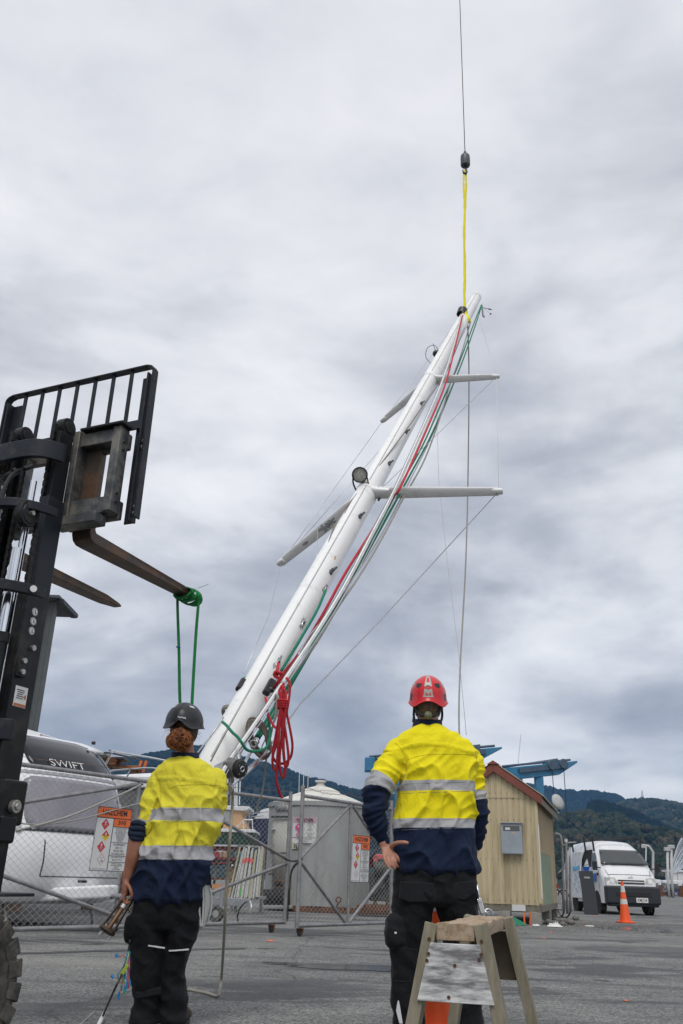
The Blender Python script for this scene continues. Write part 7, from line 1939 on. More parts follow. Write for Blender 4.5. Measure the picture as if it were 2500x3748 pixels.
for x in (380, 500):
    b = MB(); q = P(x, 2815, 20.4); b.box((q.x, q.y, q.z / 2), (0.10, 0.4, q.z)); b.build('rack_post', m_rust, SB, world=True)

# ------------------------------------------------------------------ green-hulled launch and blue yacht behind the gate
LA = thing('launch', 'old launch with tan wheelhouse and dark green hull behind the tank', 'boat', P(820, 3200, 34).xy.to_3d())
m_tan = M('tan wheelhouse paint', (0.55, 0.33, 0.16), 0.6, 0, 0.08, 3); m_gh = M('dark green hull', (0.010, 0.045, 0.028), 0.4); m_anti = M('red antifouling', (0.22, 0.025, 0.02), 0.8, 0, 0.25, 4)
def LP(px, py, d=0.0): return P(px, py, 34 + d)
def slab(name, poly, th, mat, parent, d=0.0, Yb=34): 
    b = MB(); b.prism([P(x, y, Yb + d) for x, y in poly], (0, th, 0)); return b.build(name, mat, parent, bevel=0.02, world=True)
slab('hull_topsides', [(640, 3040), (935, 3047), (925, 3090), (900, 3092), (640, 3086)], 2.4, m_gh, LA); slab('gunwale', [(640, 3026), (932, 3036), (936, 3048), (640, 3041)], 2.5, m_gel, LA, -0.05)
slab('waterline', [(640, 3085), (918, 3091), (914, 3100), (640, 3094)], 2.35, m_gel, LA, 0.03); slab('bottom', [(660, 3095), (905, 3100), (850, 3160), (700, 3165)], 2.0, m_anti, LA, 0.2)
WH = slab('wheelhouse', [(740, 2956), (897, 2960), (885, 2985), (905, 3033), (740, 3030)], 1.7, m_tan, LA, 0.4)
slab('wheelhouse_roof', [(730, 2943), (914, 2952), (914, 2961), (895, 2968), (730, 2957)], 2.0, m_gel, LA, 0.3)
slab('wheelhouse_window', [(800, 2965), (842, 2968), (838, 3008), (800, 3008)], 0.05, M('dim window', (0.30, 0.32, 0.33), 0.15), WH, 0.36)
MB().tube([LP(860, 3034), LP(893, 3000), LP(925, 3001)], 0.025, 6).build('rail', m_gel, LA, world=True)
for x in (860, 893): MB().tube([LP(x + 32, 3036), LP(x + 30, 3001)], 0.02, 6).build('rail_post', m_gel, LA, world=True)
for (x, y0, y1) in ((858, 2945, 2780), (876, 2945, 2832), (830, 2945, 2850)): MB().tube([LP(x, y0, 2), LP(x + 4, y1, 2)], 0.022, 6).build('whip_aerial', m_gel, LA, world=True)
for x in (720, 850): b = MB(); q = LP(x, 3170, 1); b.box((q.x, q.y, q.z / 2), (0.3, 1.2, max(0.2, q.z))); b.build('keel_block', M('timber prop', (.2, .14, .09)), LA, world=True)
BY = thing('blue_yacht', 'dark blue yacht hull with white coach roof half hidden by the grey tank', 'boat', P(950, 3200, 37).xy.to_3d())
slab('hull', [(915, 2998), (1010, 2994), (1000, 3080), (940, 3092), (915, 3060)], 2.4, M('dark blue hull', (0.010, 0.020, 0.065), 0.35), BY, 0, 37)
slab('coach_roof', [(930, 2997), (955, 2965), (1010, 2950), (1010, 2997)], 1.6, m_gel, BY, 0.3, 37)
slab('keel', [(945, 3090), (995, 3086), (985, 3180), (955, 3180)], 0.5, m_anti, BY, 0.8, 37)
for q_ in (((910, 3050), (912, 2985), (930, 2978), (1000, 2968)), ((920, 3000), (922, 2990), (965, 2985))): MB().tube([P(x, y, 36.9) for x, y in q_], 0.02, 6).build('rail', m_steel, BY, world=True)
# yacht masts far behind (thin poles with spreaders)
for i, (x, y0, y1, d, lab) in enumerate(((847, 2620, 2950, 60, 'thin distant yacht mast with masthead vane left of the hanging mast heel'), (865, 2830, 2960, 50, 'short white mast standing behind the launch wheelhouse'), (2362, 3100, 3245, 90, 'bare yacht mast by the moored boats right of the van'))):
    t_ = thing('boat_mast', lab, 'mast', P(x, 3230, d).xy.to_3d())
    MB().tube([P(x, y1, d), P(x + (3 if i else 5), y0, d)], [0.07, 0.05], 8).build('pole', M('tan mast', (0.5, 0.42, 0.36), 0.5) if i == 0 else m_gel, t_, world=True)
    if i == 0:
        MB().tube([P(846, 2574, d), P(856, 2572, d), P(868, 2575, d)], 0.01, 4).build('vane', m_ink, t_, world=True); MB().tube([P(853, 2622, d), P(856, 2560, d)], 0.015, 4).build('aerial', m_ink, t_, world=True)
        for dx in (-12, 12): MB().tube([P(852, 2640, d), P(852 + dx, 2960, d)], 0.012, 4).build('shroud', m_wir, t_, world=True)
        MB().tube([P(852, 2950, d), P(850, 3230, d)], 0.07, 6).build('lower_pole', m_gel, t_, world=True)

# ------------------------------------------------------------------ trestle with poles, trailer, yard clutter behind the left gate
m_pole = M('dull aluminium pole', (0.22, 0.225, 0.215), 0.5, 0.4, 0.25, 8)
random.seed(31)
TSK = thing('pole_rack', 'bundle of leaning aluminium poles and planks beside the tank door', 'poles', P(900, 3300, 19.5).xy.to_3d())
for i in range(13):
    x0 = 838 + i * 9 + rnd(-3, 3); x1 = 882 + i * 6.5 + rnd(-4, 4)
    a = G(x0, 3295 + rnd(-8, 4)); a = P(x0, 3292 + rnd(-10, 4), 20.3 + 0.03 * i); c = P(x1, rnd(3098, 3118), 21.0 + 0.03 * i)
    b = MB(); b.bar(a, c, rnd(0.03, 0.06), 0.03, up=(0, -1, 0)); b.build('pole', m_pole if i % 4 else M('pole with yellow wrap', (0.27, 0.26, 0.15), 0.6), TSK, bevel=0.004, world=True)
    if i in (3, 5, 7): 
        q = a.lerp(c, 0.68); b = MB(); b.bar(q, a.lerp(c, 0.78), 0.065, 0.036, up=(0, -1, 0)); b.build('red_tape', M('red tape', (0.5, 0.05, 0.05), 0.6), TSK, world=True)
    if i == 4: q = a.lerp(c, 0.05); b = MB(); b.bar(q, a.lerp(c, 0.22), 0.065, 0.036, up=(0, -1, 0)); b.build('green_tape', M('green tape', (0.05, 0.35, 0.06), 0.6), TSK, world=True)
b = MB(); b.tube([P(872, 3098, 21.2), P(968, 3103, 21.6)], 0.035, 10); b.build('head_bar', m_pole, TSK, smooth=True, world=True)
for x in (876, 894):
    b = MB(); q = P(x, 3098, 21.1); b.torus(q, (0, 1, 0.2), 0.025, 0.008, 14, 6); b.build('tube_end', m_pole, TSK, world=True)
b = MB(); q = P(968, 3103, 21.6); b.tube([q, Vector((q.x, q.y, 0))], 0.035, 10); b.tube([P(872, 3098, 21.2), Vector((P(872, 3098, 21.2).x, 21.6, 0))], 0.035, 10); b.build('legs_frame', m_pole, TSK, world=True, kind='stuff')
b = MB(); q = P(920, 3285, 20.8); b.box((q.x, q.y, q.z), (0.65, 0.3, 0.06)); b.build('foot_plank', m_pole, TSK, bevel=0.006, world=True)
TRL = thing('boat_trailer', 'grey box-section trailer drawbar on a small jockey wheel behind the gate', 'trailer', P(800, 3380, 16.2).xy.to_3d())
m_tg = M('grey trailer paint', (0.28, 0.30, 0.33), 0.5, 0, 0.15, 5)
b = MB(); b.bar(P(640, 3288, 16.6), P(912, 3305, 16.6), 0.10, 0.13); b.build('drawbar', m_tg, TRL, bevel=0.01, world=True)
b = MB(); b.tube([P(815, 3240, 16.5), P(808, 3335, 16.5)], 0.03, 10); b.tube([P(808, 3320, 16.5), P(800, 3360, 16.5)], 0.02, 8); b.build('jockey_stand', m_tg, TRL, smooth=True, world=True)
q = P(791, 3356, 16.5); q.z = 0.14
b = MB(); b.lathe([(0.05, -0.03), (0.115, -0.035), (0.135, -0.02), (0.135, 0.02), (0.115, 0.035), (0.05, 0.03)], q, (0.3, 1, 0), 24); jw = b.build('jockey_wheel', m_rub, TRL, smooth=True, world=True)
b = MB(); b.lathe([(0.0, -0.036), (0.06, -0.038), (0.06, 0.038), (0.0, 0.036)], q, (0.3, 1, 0), 18, cap=False); b.build('rim', m_alu, jw, smooth=True, world=True)
b = MB(); b.tube(spline([P(905, 3300, 16.5), P(888, 3312, 16.4), P(872, 3340, 16.4), P(870, 3370, 16.4), P(880, 3380, 16.4)], 6), 0.016, 6); b.build('brake_hose', m_black, TRL, smooth='full', world=True)
b = MB(); b.tube(spline([P(915, 3298, 16.5), P(920, 3320, 16.4), P(912, 3345, 16.4)], 5), 0.02, 6); b.build('coupling', m_alu, TRL, smooth='full', world=True)
for sx, (x, y) in enumerate(((650, 3290), (520, 3282))):
    q = P(x, y, 17.4); b = MB(); b.lathe([(0.08, -0.08), (0.26, -0.08), (0.29, -0.05), (0.29, 0.05), (0.26, 0.08), (0.08, 0.08)], Vector((q.x, q.y, 0.29)), (0.3, 1, 0), 24); b.build('wheel', m_rub, TRL, smooth=True, world=True)
BN = thing('work_bench', 'cluttered steel work bench with blue and red tools behind the gate', 'bench', P(800, 3250, 22).xy.to_3d())
q0, q1 = P(700, 3148, 22.5), P(868, 3152, 22.5)
b = MB(); b.bar(q0, q1, 0.7, 0.05); b.build('bench_top', m_navy, BN, world=True)
for x in (712, 790, 860):
    q = P(x, 3155, 22.3); b = MB(); b.tube([q, Vector((q.x, q.y, 0))], 0.03, 8); b.build('leg', m_pole, BN, world=True)
b = MB(); b.bar(P(700, 3215, 22.4), P(868, 3218, 22.4), 0.6, 0.04); b.build('lower_shelf', m_rust, BN, world=True)
b = MB(); b.bar(P(690, 3240, 20.5), P(845, 3247, 20.5), 0.12, 0.09); b.build('orange_board', M('orange timber', (0.55, 0.24, 0.09), 0.7), BN, world=True)
random.seed(12)
for i, (nm, c_) in enumerate((('blue', (0.05, 0.18, 0.30)), ('dark red', (0.30, 0.03, 0.03)), ('pale grey', (0.5, 0.5, 0.5)), ('tan', (0.45, 0.30, 0.2)), ('black', (0.06, 0.06, 0.06)), ('teal', (0.12, 0.28, 0.32)))):
    q = P(770 + 18 * i, 3144, 22.4 + rnd(-.2, .2)); h = rnd(.08, .2)
    t_ = thing('tool_box', nm + ' tool box on the cluttered work bench behind the gate', 'box', (q.x, q.y, q.z))
    w = rnd(.14, .26); b = MB(); b.box((q.x, q.y, q.z + h/2 + 0.03), (w, .2, h), (0, 0, rnd(-.5, .5))); b.build('case', M('box paint %d' % i, c_, 0.6), t_, bevel=0.012, world=True)
    b = MB(); z_ = q.z + h + 0.03; b.tube([(q.x - w * .3, q.y, z_), (q.x - w * .25, q.y, z_ + .03), (q.x + w * .25, q.y, z_ + .03), (q.x + w * .3, q.y, z_)], 0.008, 5); b.build('handle', m_black, t_, world=True)
# dark engine on a pallet behind the right gate
EN = thing('engine', 'dark grimy marine engine on a rusty pallet right of the tank', 'engine', P(1395, 3300, 22).xy.to_3d())
m_en = M('grimy engine', (0.05, 0.055, 0.05), 0.6, 0.2, 0.5, 8, 0.5, 30, 0.01)
q = P(1395, 3320, 22); 
b = MB(); b.box((q.x, 22, 0.62), (0.55, 0.6, 0.6)); b.cyl((q.x - 0.2, 21.6, 1.0), (q.x + 0.2, 21.6, 1.0), 0.16, n=18); b.box((q.x + 0.1, 21.9, 1.05), (0.4, 0.4, 0.35)); b.build('block', m_en, EN, bevel=0.03, world=True)
for k in range(3): b = MB(); b.cyl((q.x - 0.18 + .17 * k, 21.66, 0.55 + .1 * k), (q.x - 0.18 + .17 * k, 21.60, 0.55 + .1 * k), 0.10 - .02 * k, n=18); b.build('pulley', m_en, EN, bevel=0.01, world=True)
b = MB(); b.box((q.x + .1, 22, 0.18), (1.3, 0.9, 0.12)); b.build('pallet', m_rust, EN, bevel=0.01, world=True)
b = MB(); b.tube(spline([(q.x - .3, 21.6, 1.2), (q.x, 21.5, 1.45), (q.x + .3, 21.7, 1.2)], 6), 0.03, 8); b.build('hose', m_hose, EN, smooth='full', world=True)
RB = thing('red_dinghy', 'small red dinghy upside down behind the right gate', 'dinghy', P(1420, 3200, 26).xy.to_3d())
b = MB(); q = P(1360, 3125, 26); boat_hull(b, 1.6, 0.9, -0.35, -0.1, Vector((q.x, 26, q.z)), (1, 0.1, 0)); b.build('hull', M('red hull', (0.40, 0.02, 0.025), 0.4), RB, smooth='full', world=True)
for x in (1375, 1420): b = MB(); q2 = P(x, 3135, 26); b.box((q2.x, 26, q2.z / 2), (0.08, 0.6, q2.z)); b.build('trestle', M('timber prop', (.2, .14, .09)), RB, world=True)
# ------------------------------------------------------------------ cream shed
m_crm = M('cream painted sheet', (0.54, 0.455, 0.29), 0.55, 0, 0.10, 2.5, dirt=(0.30, 0.24, 0.14), dirt_amt=0.65, dirt_scale=4, dirt_thr=0.54, stretch=(1, 1, 0.16))
m_tanw = M('faded tan sheet', (0.44, 0.36, 0.24), 0.6, 0, 0.14, 3, dirt=(0.22, 0.18, 0.12), dirt_amt=0.5, dirt_scale=4, stretch=(1, 1, 0.2))
m_sage = M('sage green sheet', (0.27, 0.33, 0.25), 0.6, 0, 0.10, 3)
m_brg = M('red brown flashing', (0.20, 0.055, 0.038), 0.5, 0, 0.15, 4)
SHX = R(17.4)
SH = thing('cream_shed', 'small cream ribbed-metal shed with red-brown roof edge and a grey meter box', 'shed', (4.4, 19.9, 0), -SHX)
zb_, ze_, zr_, wd_, dp_ = 0.37, 2.60, 3.20, 1.72, 4.7
def ribs(L_, pitch, prof):
    xs_ = []; x = 0.0
    while x < L_ - 1e-6:
        for u, d in prof:
            if x + u * pitch <= L_: xs_.append((x + u * pitch, d))
        x += pitch
    xs_.append((L_, 0)); return xs_
def gable(x): return ze_ + (zr_ - ze_) * (1 - abs(x + wd_/2) / (wd_/2))
RBp = [(0.0, 0.0), (0.06, 0.028), (0.20, 0.028), (0.26, 0.0)]
def wall(name, mat, pts, zlo, zhi, origin, xd, nd):
    rows = [[], []]
    for x, d in pts:
        rows[0].append(origin + xd * x + nd * d + Vector((0, 0, zlo(x)))); rows[1].append(origin + xd * x + nd * d + Vector((0, 0, zhi(x))))
    b = MB(); b.grid(rows); return b.build(name, mat, SH)
X_, Y_ = Vector((1, 0, 0)), Vector((0, 1, 0))
fp = ribs(wd_, 0.123, RBp)
wall('front_sheet', m_crm, fp, lambda x: zb_, lambda x: 2.52, Vector((-wd_, 0, 0)), X_, -Y_)
wall('front_gable_sheet', m_crm, fp, lambda x: 2.505, lambda x: gable(x - wd_) - 0.01, Vector((-wd_, -0.012, 0)), X_, -Y_)
sp_ = ribs(dp_, 0.14, RBp); sl = [q for q in sp_ if q[0] <= 3.4]
wall('side_sheet', m_tanw, [q for q in sp_ if q[0] >= 0.5], lambda x: 1.42 if x < 3.45 else zb_, lambda x: ze_ - 0.02, Vector((0, 0, 0)), Y_, X_)
wall('side_sheet', m_sage, [q for q in sp_ if 0.5 <= q[0] < 3.5], lambda x: zb_, lambda x: 1.44, Vector((-0.012, 0, 0)), Y_, X_)
wall('side_sheet', m_crm, [q for q in sp_ if q[0] <= 0.5], lambda x: zb_, lambda x: ze_ - 0.02, Vector((0, 0, 0)), Y_, X_)
wall('left_sheet', m_tanw, sp_, lambda x: zb_, lambda x: ze_ - 0.02, Vector((-wd_, 0, 0)), Y_, -X_)
wall('back_sheet', m_tanw, fp, lambda x: zb_, lambda x: gable(x - wd_) - 0.01, Vector((-wd_, dp_, 0)), X_, Y_)
b = MB(); b.box((0.012, -0.012, (zb_ + ze_) / 2), (0.07, 0.07, ze_ - zb_ - 0.06)); b.build('corner_flashing', m_crm, SH, bevel=0.01)
for s in (-1, 1):
    xe = -wd_/2 + s * (wd_/2 + 0.16); ze2 = zr_ - (zr_ - ze_) * (wd_/2 + 0.16) / (wd_/2)
    b = MB(); b.prism([(-wd_/2, -0.12, zr_ + 0.05), (xe, -0.12, ze2 + 0.05), (xe, -0.12, ze2 - 0.14), (-wd_/2, -0.12, zr_ - 0.15)], (0, 0.05, 0)); b.build('barge_board', m_brg, SH, bevel=0.008)
    rows = [[], []]
    for y, d in ribs(dp_ + 0.3, 0.10, [(0, 0), (0.25, 0.018), (0.5, 0.0), (0.75, -0.005)]):
        rows[0].append(Vector((-wd_/2, -0.14 + y, zr_ + 0.06 + d))); rows[1].append(Vector((xe + s * 0.04, -0.14 + y, ze2 + 0.04 + d)))
    b = MB(); b.grid(rows); b.build('roof_sheet', m_brg if s < 0 else M('weathered roof sheet', (0.33, 0.27, 0.17), 0.7, 0, 0.2, 3), SH)
    b = MB(); b.box((xe - s * 0.02, dp_/2, ze2 - 0.06), (0.03, dp_ + 0.15, 0.13)); b.build('fascia', M('grey timber', (0.20, 0.18, 0.14), 0.8, 0, 0.25, 5), SH)
b = MB(); b.prism([(-wd_/2 - 0.13, -0.15, zr_ + 0.01), (-wd_/2, -0.15, zr_ + 0.09), (-wd_/2 + 0.13, -0.15, zr_ + 0.01)], (0, dp_ + 0.3, 0)); b.build('ridge_cap', m_brg, SH)
b = MB(); b.box((-wd_/2, 0.06, 0.30), (wd_ + 0.02, 0.10, 0.14)); b.build('base_bearer', M('grey timber', (0.2, 0.18, 0.14)), SH, bevel=0.01)
b = MB(); b.box((-0.04, dp_/2, 0.30), (0.10, dp_, 0.14)); b.build('base_bearer', M('grey timber', (0.2, 0.18, 0.14)), SH, bevel=0.01)
for x, y in ((-0.12, 0.1), (-0.75, 0.1), (-1.6, 0.1), (-0.1, 2.4), (-0.1, 4.5)):
    b = MB(); b.box((x, y, 0.12), (0.24, 0.2, 0.24)); b.build('foundation_block', M('concrete block', (0.28, 0.27, 0.24), 0.9, 0, 0.2, 8), SH, bevel=0.01)
b = MB(); b.box((-0.45, -0.03, 0.31), (0.28, 0.012, 0.12)); b.build('vent_plate', m_swht, SH)
b = MB(); b.tube([(0.045, -0.05, 0.5), (0.045, -0.05, 1.95)], 0.012, 8); b.build('conduit', m_white, SH, smooth=True)
def sh_w(p): return Matrix.Translation((4.4, 19.9, 0)) @ Matrix.Rotation(-SHX, 4, 'Z') @ Vector(p)
# roofing screws in rows over the front sheets
b = MB()
for k in range(14):
    for z in (0.45, 1.25, 2.05, 2.48, 2.6):
        x = -wd_ + 0.123 * k + 0.016
        if z < gable(x) - 0.05: b.cyl((x, -0.028, z), (x, -0.045, z), 0.009, n=6)
b.build('sheet_screws', M('grey timber'), SH, kind='stuff')
# meter box
mbx = -0.52
MBX = thing('meter_box', 'grey metal meter box with a small glass panel on the cream shed front', 'meter box', sh_w((mbx, -0.03, 1.35)), -SHX)
b = MB(); b.box((0, -0.06, 0.31), (0.45, 0.12, 0.62)); b.build('case', M('grey enamel', (0.30, 0.34, 0.38), 0.45, 0, 0.08, 4, dirt=(0.4, 0.42, 0.42), dirt_amt=.4, dirt_scale=6), MBX, bevel=0.008)
b = MB(); b.box((0, -0.123, 0.31), (0.42, 0.006, 0.585)); dr_ = b.build('door', M('grey enamel'), MBX, bevel=0.003)
b = MB(); b.box((0, -0.1275, 0.515), (0.35, 0.004, 0.105)); b.build('glass_panel', M('meter glass', (0.10, 0.10, 0.10), 0.15, 0, 0.3, 8), dr_)
b = MB(); b.box((-0.075, -0.1305, 0.51), (0.10, 0.002, 0.05)); b.build('label', m_swht, dr_); b = MB(); b.box((0.03, -0.127, 0.425), (0.05, 0.003, 0.028)); b.build('tag', M('tan sticker'), dr_)
b = MB(); b.box((0, -0.075, 0.628), (0.48, 0.17, 0.016)); b.build('rain_hood', M('grey enamel'), MBX, bevel=0.003)
# rubble and litter by the shed
m_stone = M('grey rubble', (0.17, 0.165, 0.155), 0.95, 0, 0.3, 12, 0.5, 40, 0.006)
random.seed(14)
def stone(name, q, s, mat, parent=None):
    b = MB(); n = 8; rows = []
    for i in range(5):
        th = PI * (i + 0.5) / 5.0; rows.append([Vector((math.sin(th) * math.cos(2*PI*j/n), math.sin(th) * math.sin(2*PI*j/n) * 0.8, math.cos(th) * 0.65)) * s * rnd(0.75, 1.2) + q for j in range(n)])
    b.grid(rows, True); b.f += [list(range(n)), [4*n + j for j in range(n-1, -1, -1)]]; b.mi += [0, 0]
    return b.build(name, mat, parent, smooth='full', world=parent is not None)
spots = [sh_w((rnd(-2.2, -0.3), rnd(-0.5, 0.0), 0)) for _ in range(26)] + [sh_w((rnd(-0.1, 0.6), rnd(-0.4, 4), 0)) for _ in range(16)]
for i, q in enumerate(spots):
    s = rnd(0.04, 0.11); o = stone('rubble_stone', Vector((q.x, q.y, s * 0.5)), s, m_stone)
    tag(o, 'grey broken stone lying along the foot of the cream shed', 'stone', 'rubble stones along the shed')
b = MB()
for i in range(2600):
    q = sh_w((rnd(-3.0, 3.5), rnd(-2.0, 4), 0)) if i % 2 else Vector((rnd(3.2, 8.5), rnd(17.2, 22), 0))
    if (q - sh_w((-0.8, 2.3, 0))).length < 0.8: continue
    s = rnd(0.008, 0.026); a = rnd(0, 6); v = [q + Vector((math.cos(a + k * 2.1) * s, math.sin(a + k * 2.1) * s, 0.004)) for k in range(3)] + [q + Vector((0, 0, s * 0.9))]
    b.add(v, [(0, 1, 3), (1, 2, 3), (2, 0, 3)])
o = b.build('gravel', m_stone, fix=False); tag(o, 'loose grey gravel scattered round the cream shed', 'gravel', kind='stuff')
def rag(name, label, cat, q, w, h, mat, seed):
    random.seed(seed); b = MB(); rows = []
    for i in range(9):
        rows.append([q + Vector(((j / 12 - .5) * w, (i / 8 - .5) * w * 0.5, h * max(0.05, 0.30 + noise.noise(Vector((i * .9, j * .8, seed))) * 1.1) * (1 - (abs(j/6 - 1)) ** 3) * (1 - abs(i/4 - 1) ** 3) + 0.012)) for j in range(13)])
    b.grid(rows); return tag(b.build(name, mat, smooth='full'), label, cat)
rag('green_rag', 'crumpled green tarpaulin scrap on the ground before the cream shed', 'tarpaulin', sh_w((-0.55, -0.75, 0)), 0.65, 0.15, M('green tarp', (0.01, 0.20, 0.11), 0.6, 0, 0.25, 8), 2)
rag('white_bag', 'crumpled white plastic bag on the gravel at the shed corner', 'bag', sh_w((0.32, -0.75, 0)), 0.3, 0.10, m_white, 5)
rag('white_scrap', 'small white paper scrap beside the green tarpaulin', 'litter', sh_w((-0.05, -0.7, 0)), 0.16, 0.05, m_white, 8)
rag('pale_stone_slab', 'flat pale stone lying on the gravel by the pipe posts', 'stone', sh_w((0.95, 0.2, 0)), 0.2, 0.03, m_white, 9)
for i, (x, y, l_) in enumerate(((-0.30, -0.45, 'orange plastic stake upright under the shed edge'), (-0.20, -0.42, 'second orange stake leaning under the shed edge'))):
    q = sh_w((x, y, 0)); o = MB().bar(q, q + Vector((0.03 * i, 0.02, 0.24)), 0.03, 0.012).build('orange_stake', M('orange plastic', (0.75, 0.13, 0.02), 0.5)); tag(o, l_, 'stake')
# fluorescent survey marks sprayed on the ground
m_spray = M('orange spray paint', (0.85, 0.16, 0.04), 0.8, 0, 0.3, 40)
for i, (x, y, w, l_) in enumerate(((2018, 3412, 9, 'right of the sawhorse top'), (1992, 3435, 9, 'just beyond the sawhorse'), (1893, 3474, 6, 'close beside the sawhorse leg'), (2065, 3385, 8, 'before the shed corner'), (2130, 3389, 8, 'left of the far cone'), (2176, 3352, 8, 'under the black board'), (990, 3444, 16, 'before the gate castors'), (2292, 3664, 9, 'alone on the open asphalt'))):
    c = G(x, y); random.seed(i); n = 9; sc = w / 3470 * c.y
    b = MB(); b.add([Vector((c.x + math.cos(2*PI*j/n) * sc * rnd(.7, 1.3), c.y + math.sin(2*PI*j/n) * sc * rnd(1.2, 2.6), 0.004)) for j in range(n)], [tuple(range(n))])
    tag(b.build('paint_mark', m_spray), 'orange spray-paint mark on the ground ' + l_, 'paint mark')
# bitumen joint and puddle
b = MB(); pts = [G(-40, 3492), G(150, 3489), G(420, 3480), G(640, 3478), G(900, 3472)]
rows = [[p + Vector((0, 0.13 + 0.03 * math.sin(i * 2), 0.004)) for i, p in enumerate(spline(pts, 6))], [p + Vector((0, -0.10 + 0.025 * math.sin(i * 1.3), 0.004)) for i, p in enumerate(spline(pts, 6))]]
b.grid(rows); tag(b.build('road_joint', M('dark bitumen joint', (0.05, 0.052, 0.055), 0.6, 0, 0.3, 6, 0.5, 60, 0.005)), kind='structure')
def puddle(px, py, wx, wy, seed):
    c = G(px, py); random.seed(seed); n = 28; b = MB()
    pt_ = [Vector((c.x + math.cos(2*PI*j/n) * wx * (0.8 + 0.5 * noise.noise(Vector((math.cos(2*PI*j/n) * 2, math.sin(2*PI*j/n) * 2, seed)))), c.y + math.sin(2*PI*j/n) * wy * (0.8 + 0.6 * noise.noise(Vector((math.cos(2*PI*j/n) * 2, math.sin(2*PI*j/n) * 2, seed + 5)))), 0.004 + 0.0004 * seed)) for j in range(n)]
    b.add(pt_, [tuple(range(n))]); return tag(b.build('puddle', M('shallow water film', (0.028, 0.03, 0.033), 0.13, 0, 0.2, 4, spec=0.6)), kind='structure')
puddle(1330, 3542, 0.95, 0.34, 1); puddle(1180, 3530, 0.7, 0.12, 2); puddle(2420, 3405, 1.6, 1.1, 3)

# ------------------------------------------------------------------ pipe gate beside the shed
PG = thing('pipe_gate', 'galvanised pipe hoop gate standing between the cream shed and the van', 'gate', P(2055, 3330, 24).xy.to_3d())
def pp(l_, r=0.03, d=24, n='pipe'): MB().tube(spline([P(x, y, d) for x, y in l_], 4), r, 10).build(n, m_galv, PG, smooth='full', world=True)
pp([(2030, 3052), (2045, 3054), (2053, 3068), (2058, 3120), (2063, 3335)]); pp([(2030, 3325), (2060, 3328)])
pp([(2077, 3345), (2072, 3090), (2071, 3078)], 0.032, 23.5, 'post'); pp([(2088, 3338), (2085, 3100)], 0.03, 24.3, 'post'); pp([(2038, 3200), (2072, 3172)], 0.025); pp([(2058, 3098), (2075, 3085)], 0.025, 23.6); pp([(2072, 3085), (2110, 3083)], 0.02, 24.5)
MB().cyl(P(2071.5, 3082, 23.5), P(2071, 3072, 23.5), 0.04, n=10).build('post_cap', m_white, PG, bevel=0.004, world=True)
BK = thing('bicycle', 'pale bicycle with red rear lamp leaning behind the pipe gate', 'bicycle', P(2042, 3335, 24.6).xy.to_3d())
for i, (x, y, rr) in enumerate(((2040, 3292, 0.33), (2062, 3286, 0.33))):
    c = P(x, y, 24.8); c.z = 0.34; wv = MB().torus(c, (1, 0.35, 0), rr, 0.02, 28, 6).build('wheel', m_rub, BK, smooth='full', world=True)
    sb = MB()
    for k in range(10): sb.tube([c, c + (Vector((-0.33, 0.94, 0)) * math.cos(k * .628) + Vector((0, 0, 1)) * math.sin(k * .628)) * rr], 0.003, 3)
    sb.build('spokes', m_steel, wv, world=True, kind='stuff')
c = P(2040, 3292, 24.8); c.z = .34
for l_ in (((0, 0, 0), (0.05, 0.25, 0.35), (0.1, 0.75, 0.32)), ((0.05, 0.25, 0.35), (0.06, 0.2, 0.62)), ((0.1, 0.75, 0.32), (0.12, 0.8, 0.7), (0.0, 0.82, 0.72))): MB().tube([c + Vector(v) for v in l_], 0.018, 8).build('frame_tube', m_white, BK, smooth=True, world=True)
MB().box(c + Vector((0.05, 0.18, 0.64)), (0.13, 0.25, 0.05)).build('saddle', m_black, BK, bevel=0.015, world=True)
MB().cyl(c + Vector((0, -0.02, 0.42)), c + Vector((0, -0.05, 0.42)), 0.05, n=12).build('rear_lamp', M('red lamp', (0.45, 0.02, 0.015), 0.3), BK, bevel=0.005, world=True)

# ------------------------------------------------------------------ van
VN = thing('van', 'white high-roof work van with open side door, black bumper and roof racks', 'van', (P(2317, 3300, 29.6).x, 29.6, 0), 0.02)
VX = P(2317, 3300, 29.6).x
m_van = M('white van paint', (0.74, 0.75, 0.76), 0.28, 0, 0.03, 2, coat=0.4); m_glas = M('van glass', (0.035, 0.042, 0.045), 0.05, 0, 0.2, 2, spec=0.8); m_bump = M('black bumper plastic', (0.022, 0.026, 0.032), 0.5, 0, 0.1, 6)
tp = [(0.0, 0.86), (0.03, 1.0), (0.12, 1.14), (0.28, 1.28), (0.42, 1.39), (0.72, 1.66), (0.98, 1.88), (1.12, 2.0), (1.3, 2.09), (1.6, 2.16), (2.2, 2.20), (3.4, 2.20), (4.4, 2.17), (4.62, 2.08), (4.70, 1.8)]
def hw(z, y):
    w = 0.845 if z < 1.15 else 0.845 - 0.155 * ((z - 1.15) / 0.85) ** 1.25
    return w * (1 - 0.10 * max(0, 1 - y / 0.35) ** 2)
rows = []
for y, zt__ in tp:
    zz = [0.32, 0.5, 0.8] + [0.8 + (zt__ - 0.8) * k / 8 for k in range(1, 9)]
    half = []
    for z in zz:
        k = max(0, (z - (zt__ - 0.16)) / 0.16); half.append((hw(z, y) * math.sqrt(max(0.0, 1 - k * k * 0.42)), z))
    half += [(half[-1][0] * 0.72, zt__ + 0.02), (half[-1][0] * 0.3, zt__ + 0.035)]
    rows.append([Vector((x, y, z)) for x, z in half] + [Vector((-x, y, z)) for x, z in half[::-1]])
b = MB(); b.grid(rows); n_ = len(rows[0]); b.f += [list(range(n_)), [(len(rows)-1) * n_ + i for i in range(n_-1, -1, -1)]]; b.mi += [0, 0]
b.build('body', m_van, VN, smooth=True)
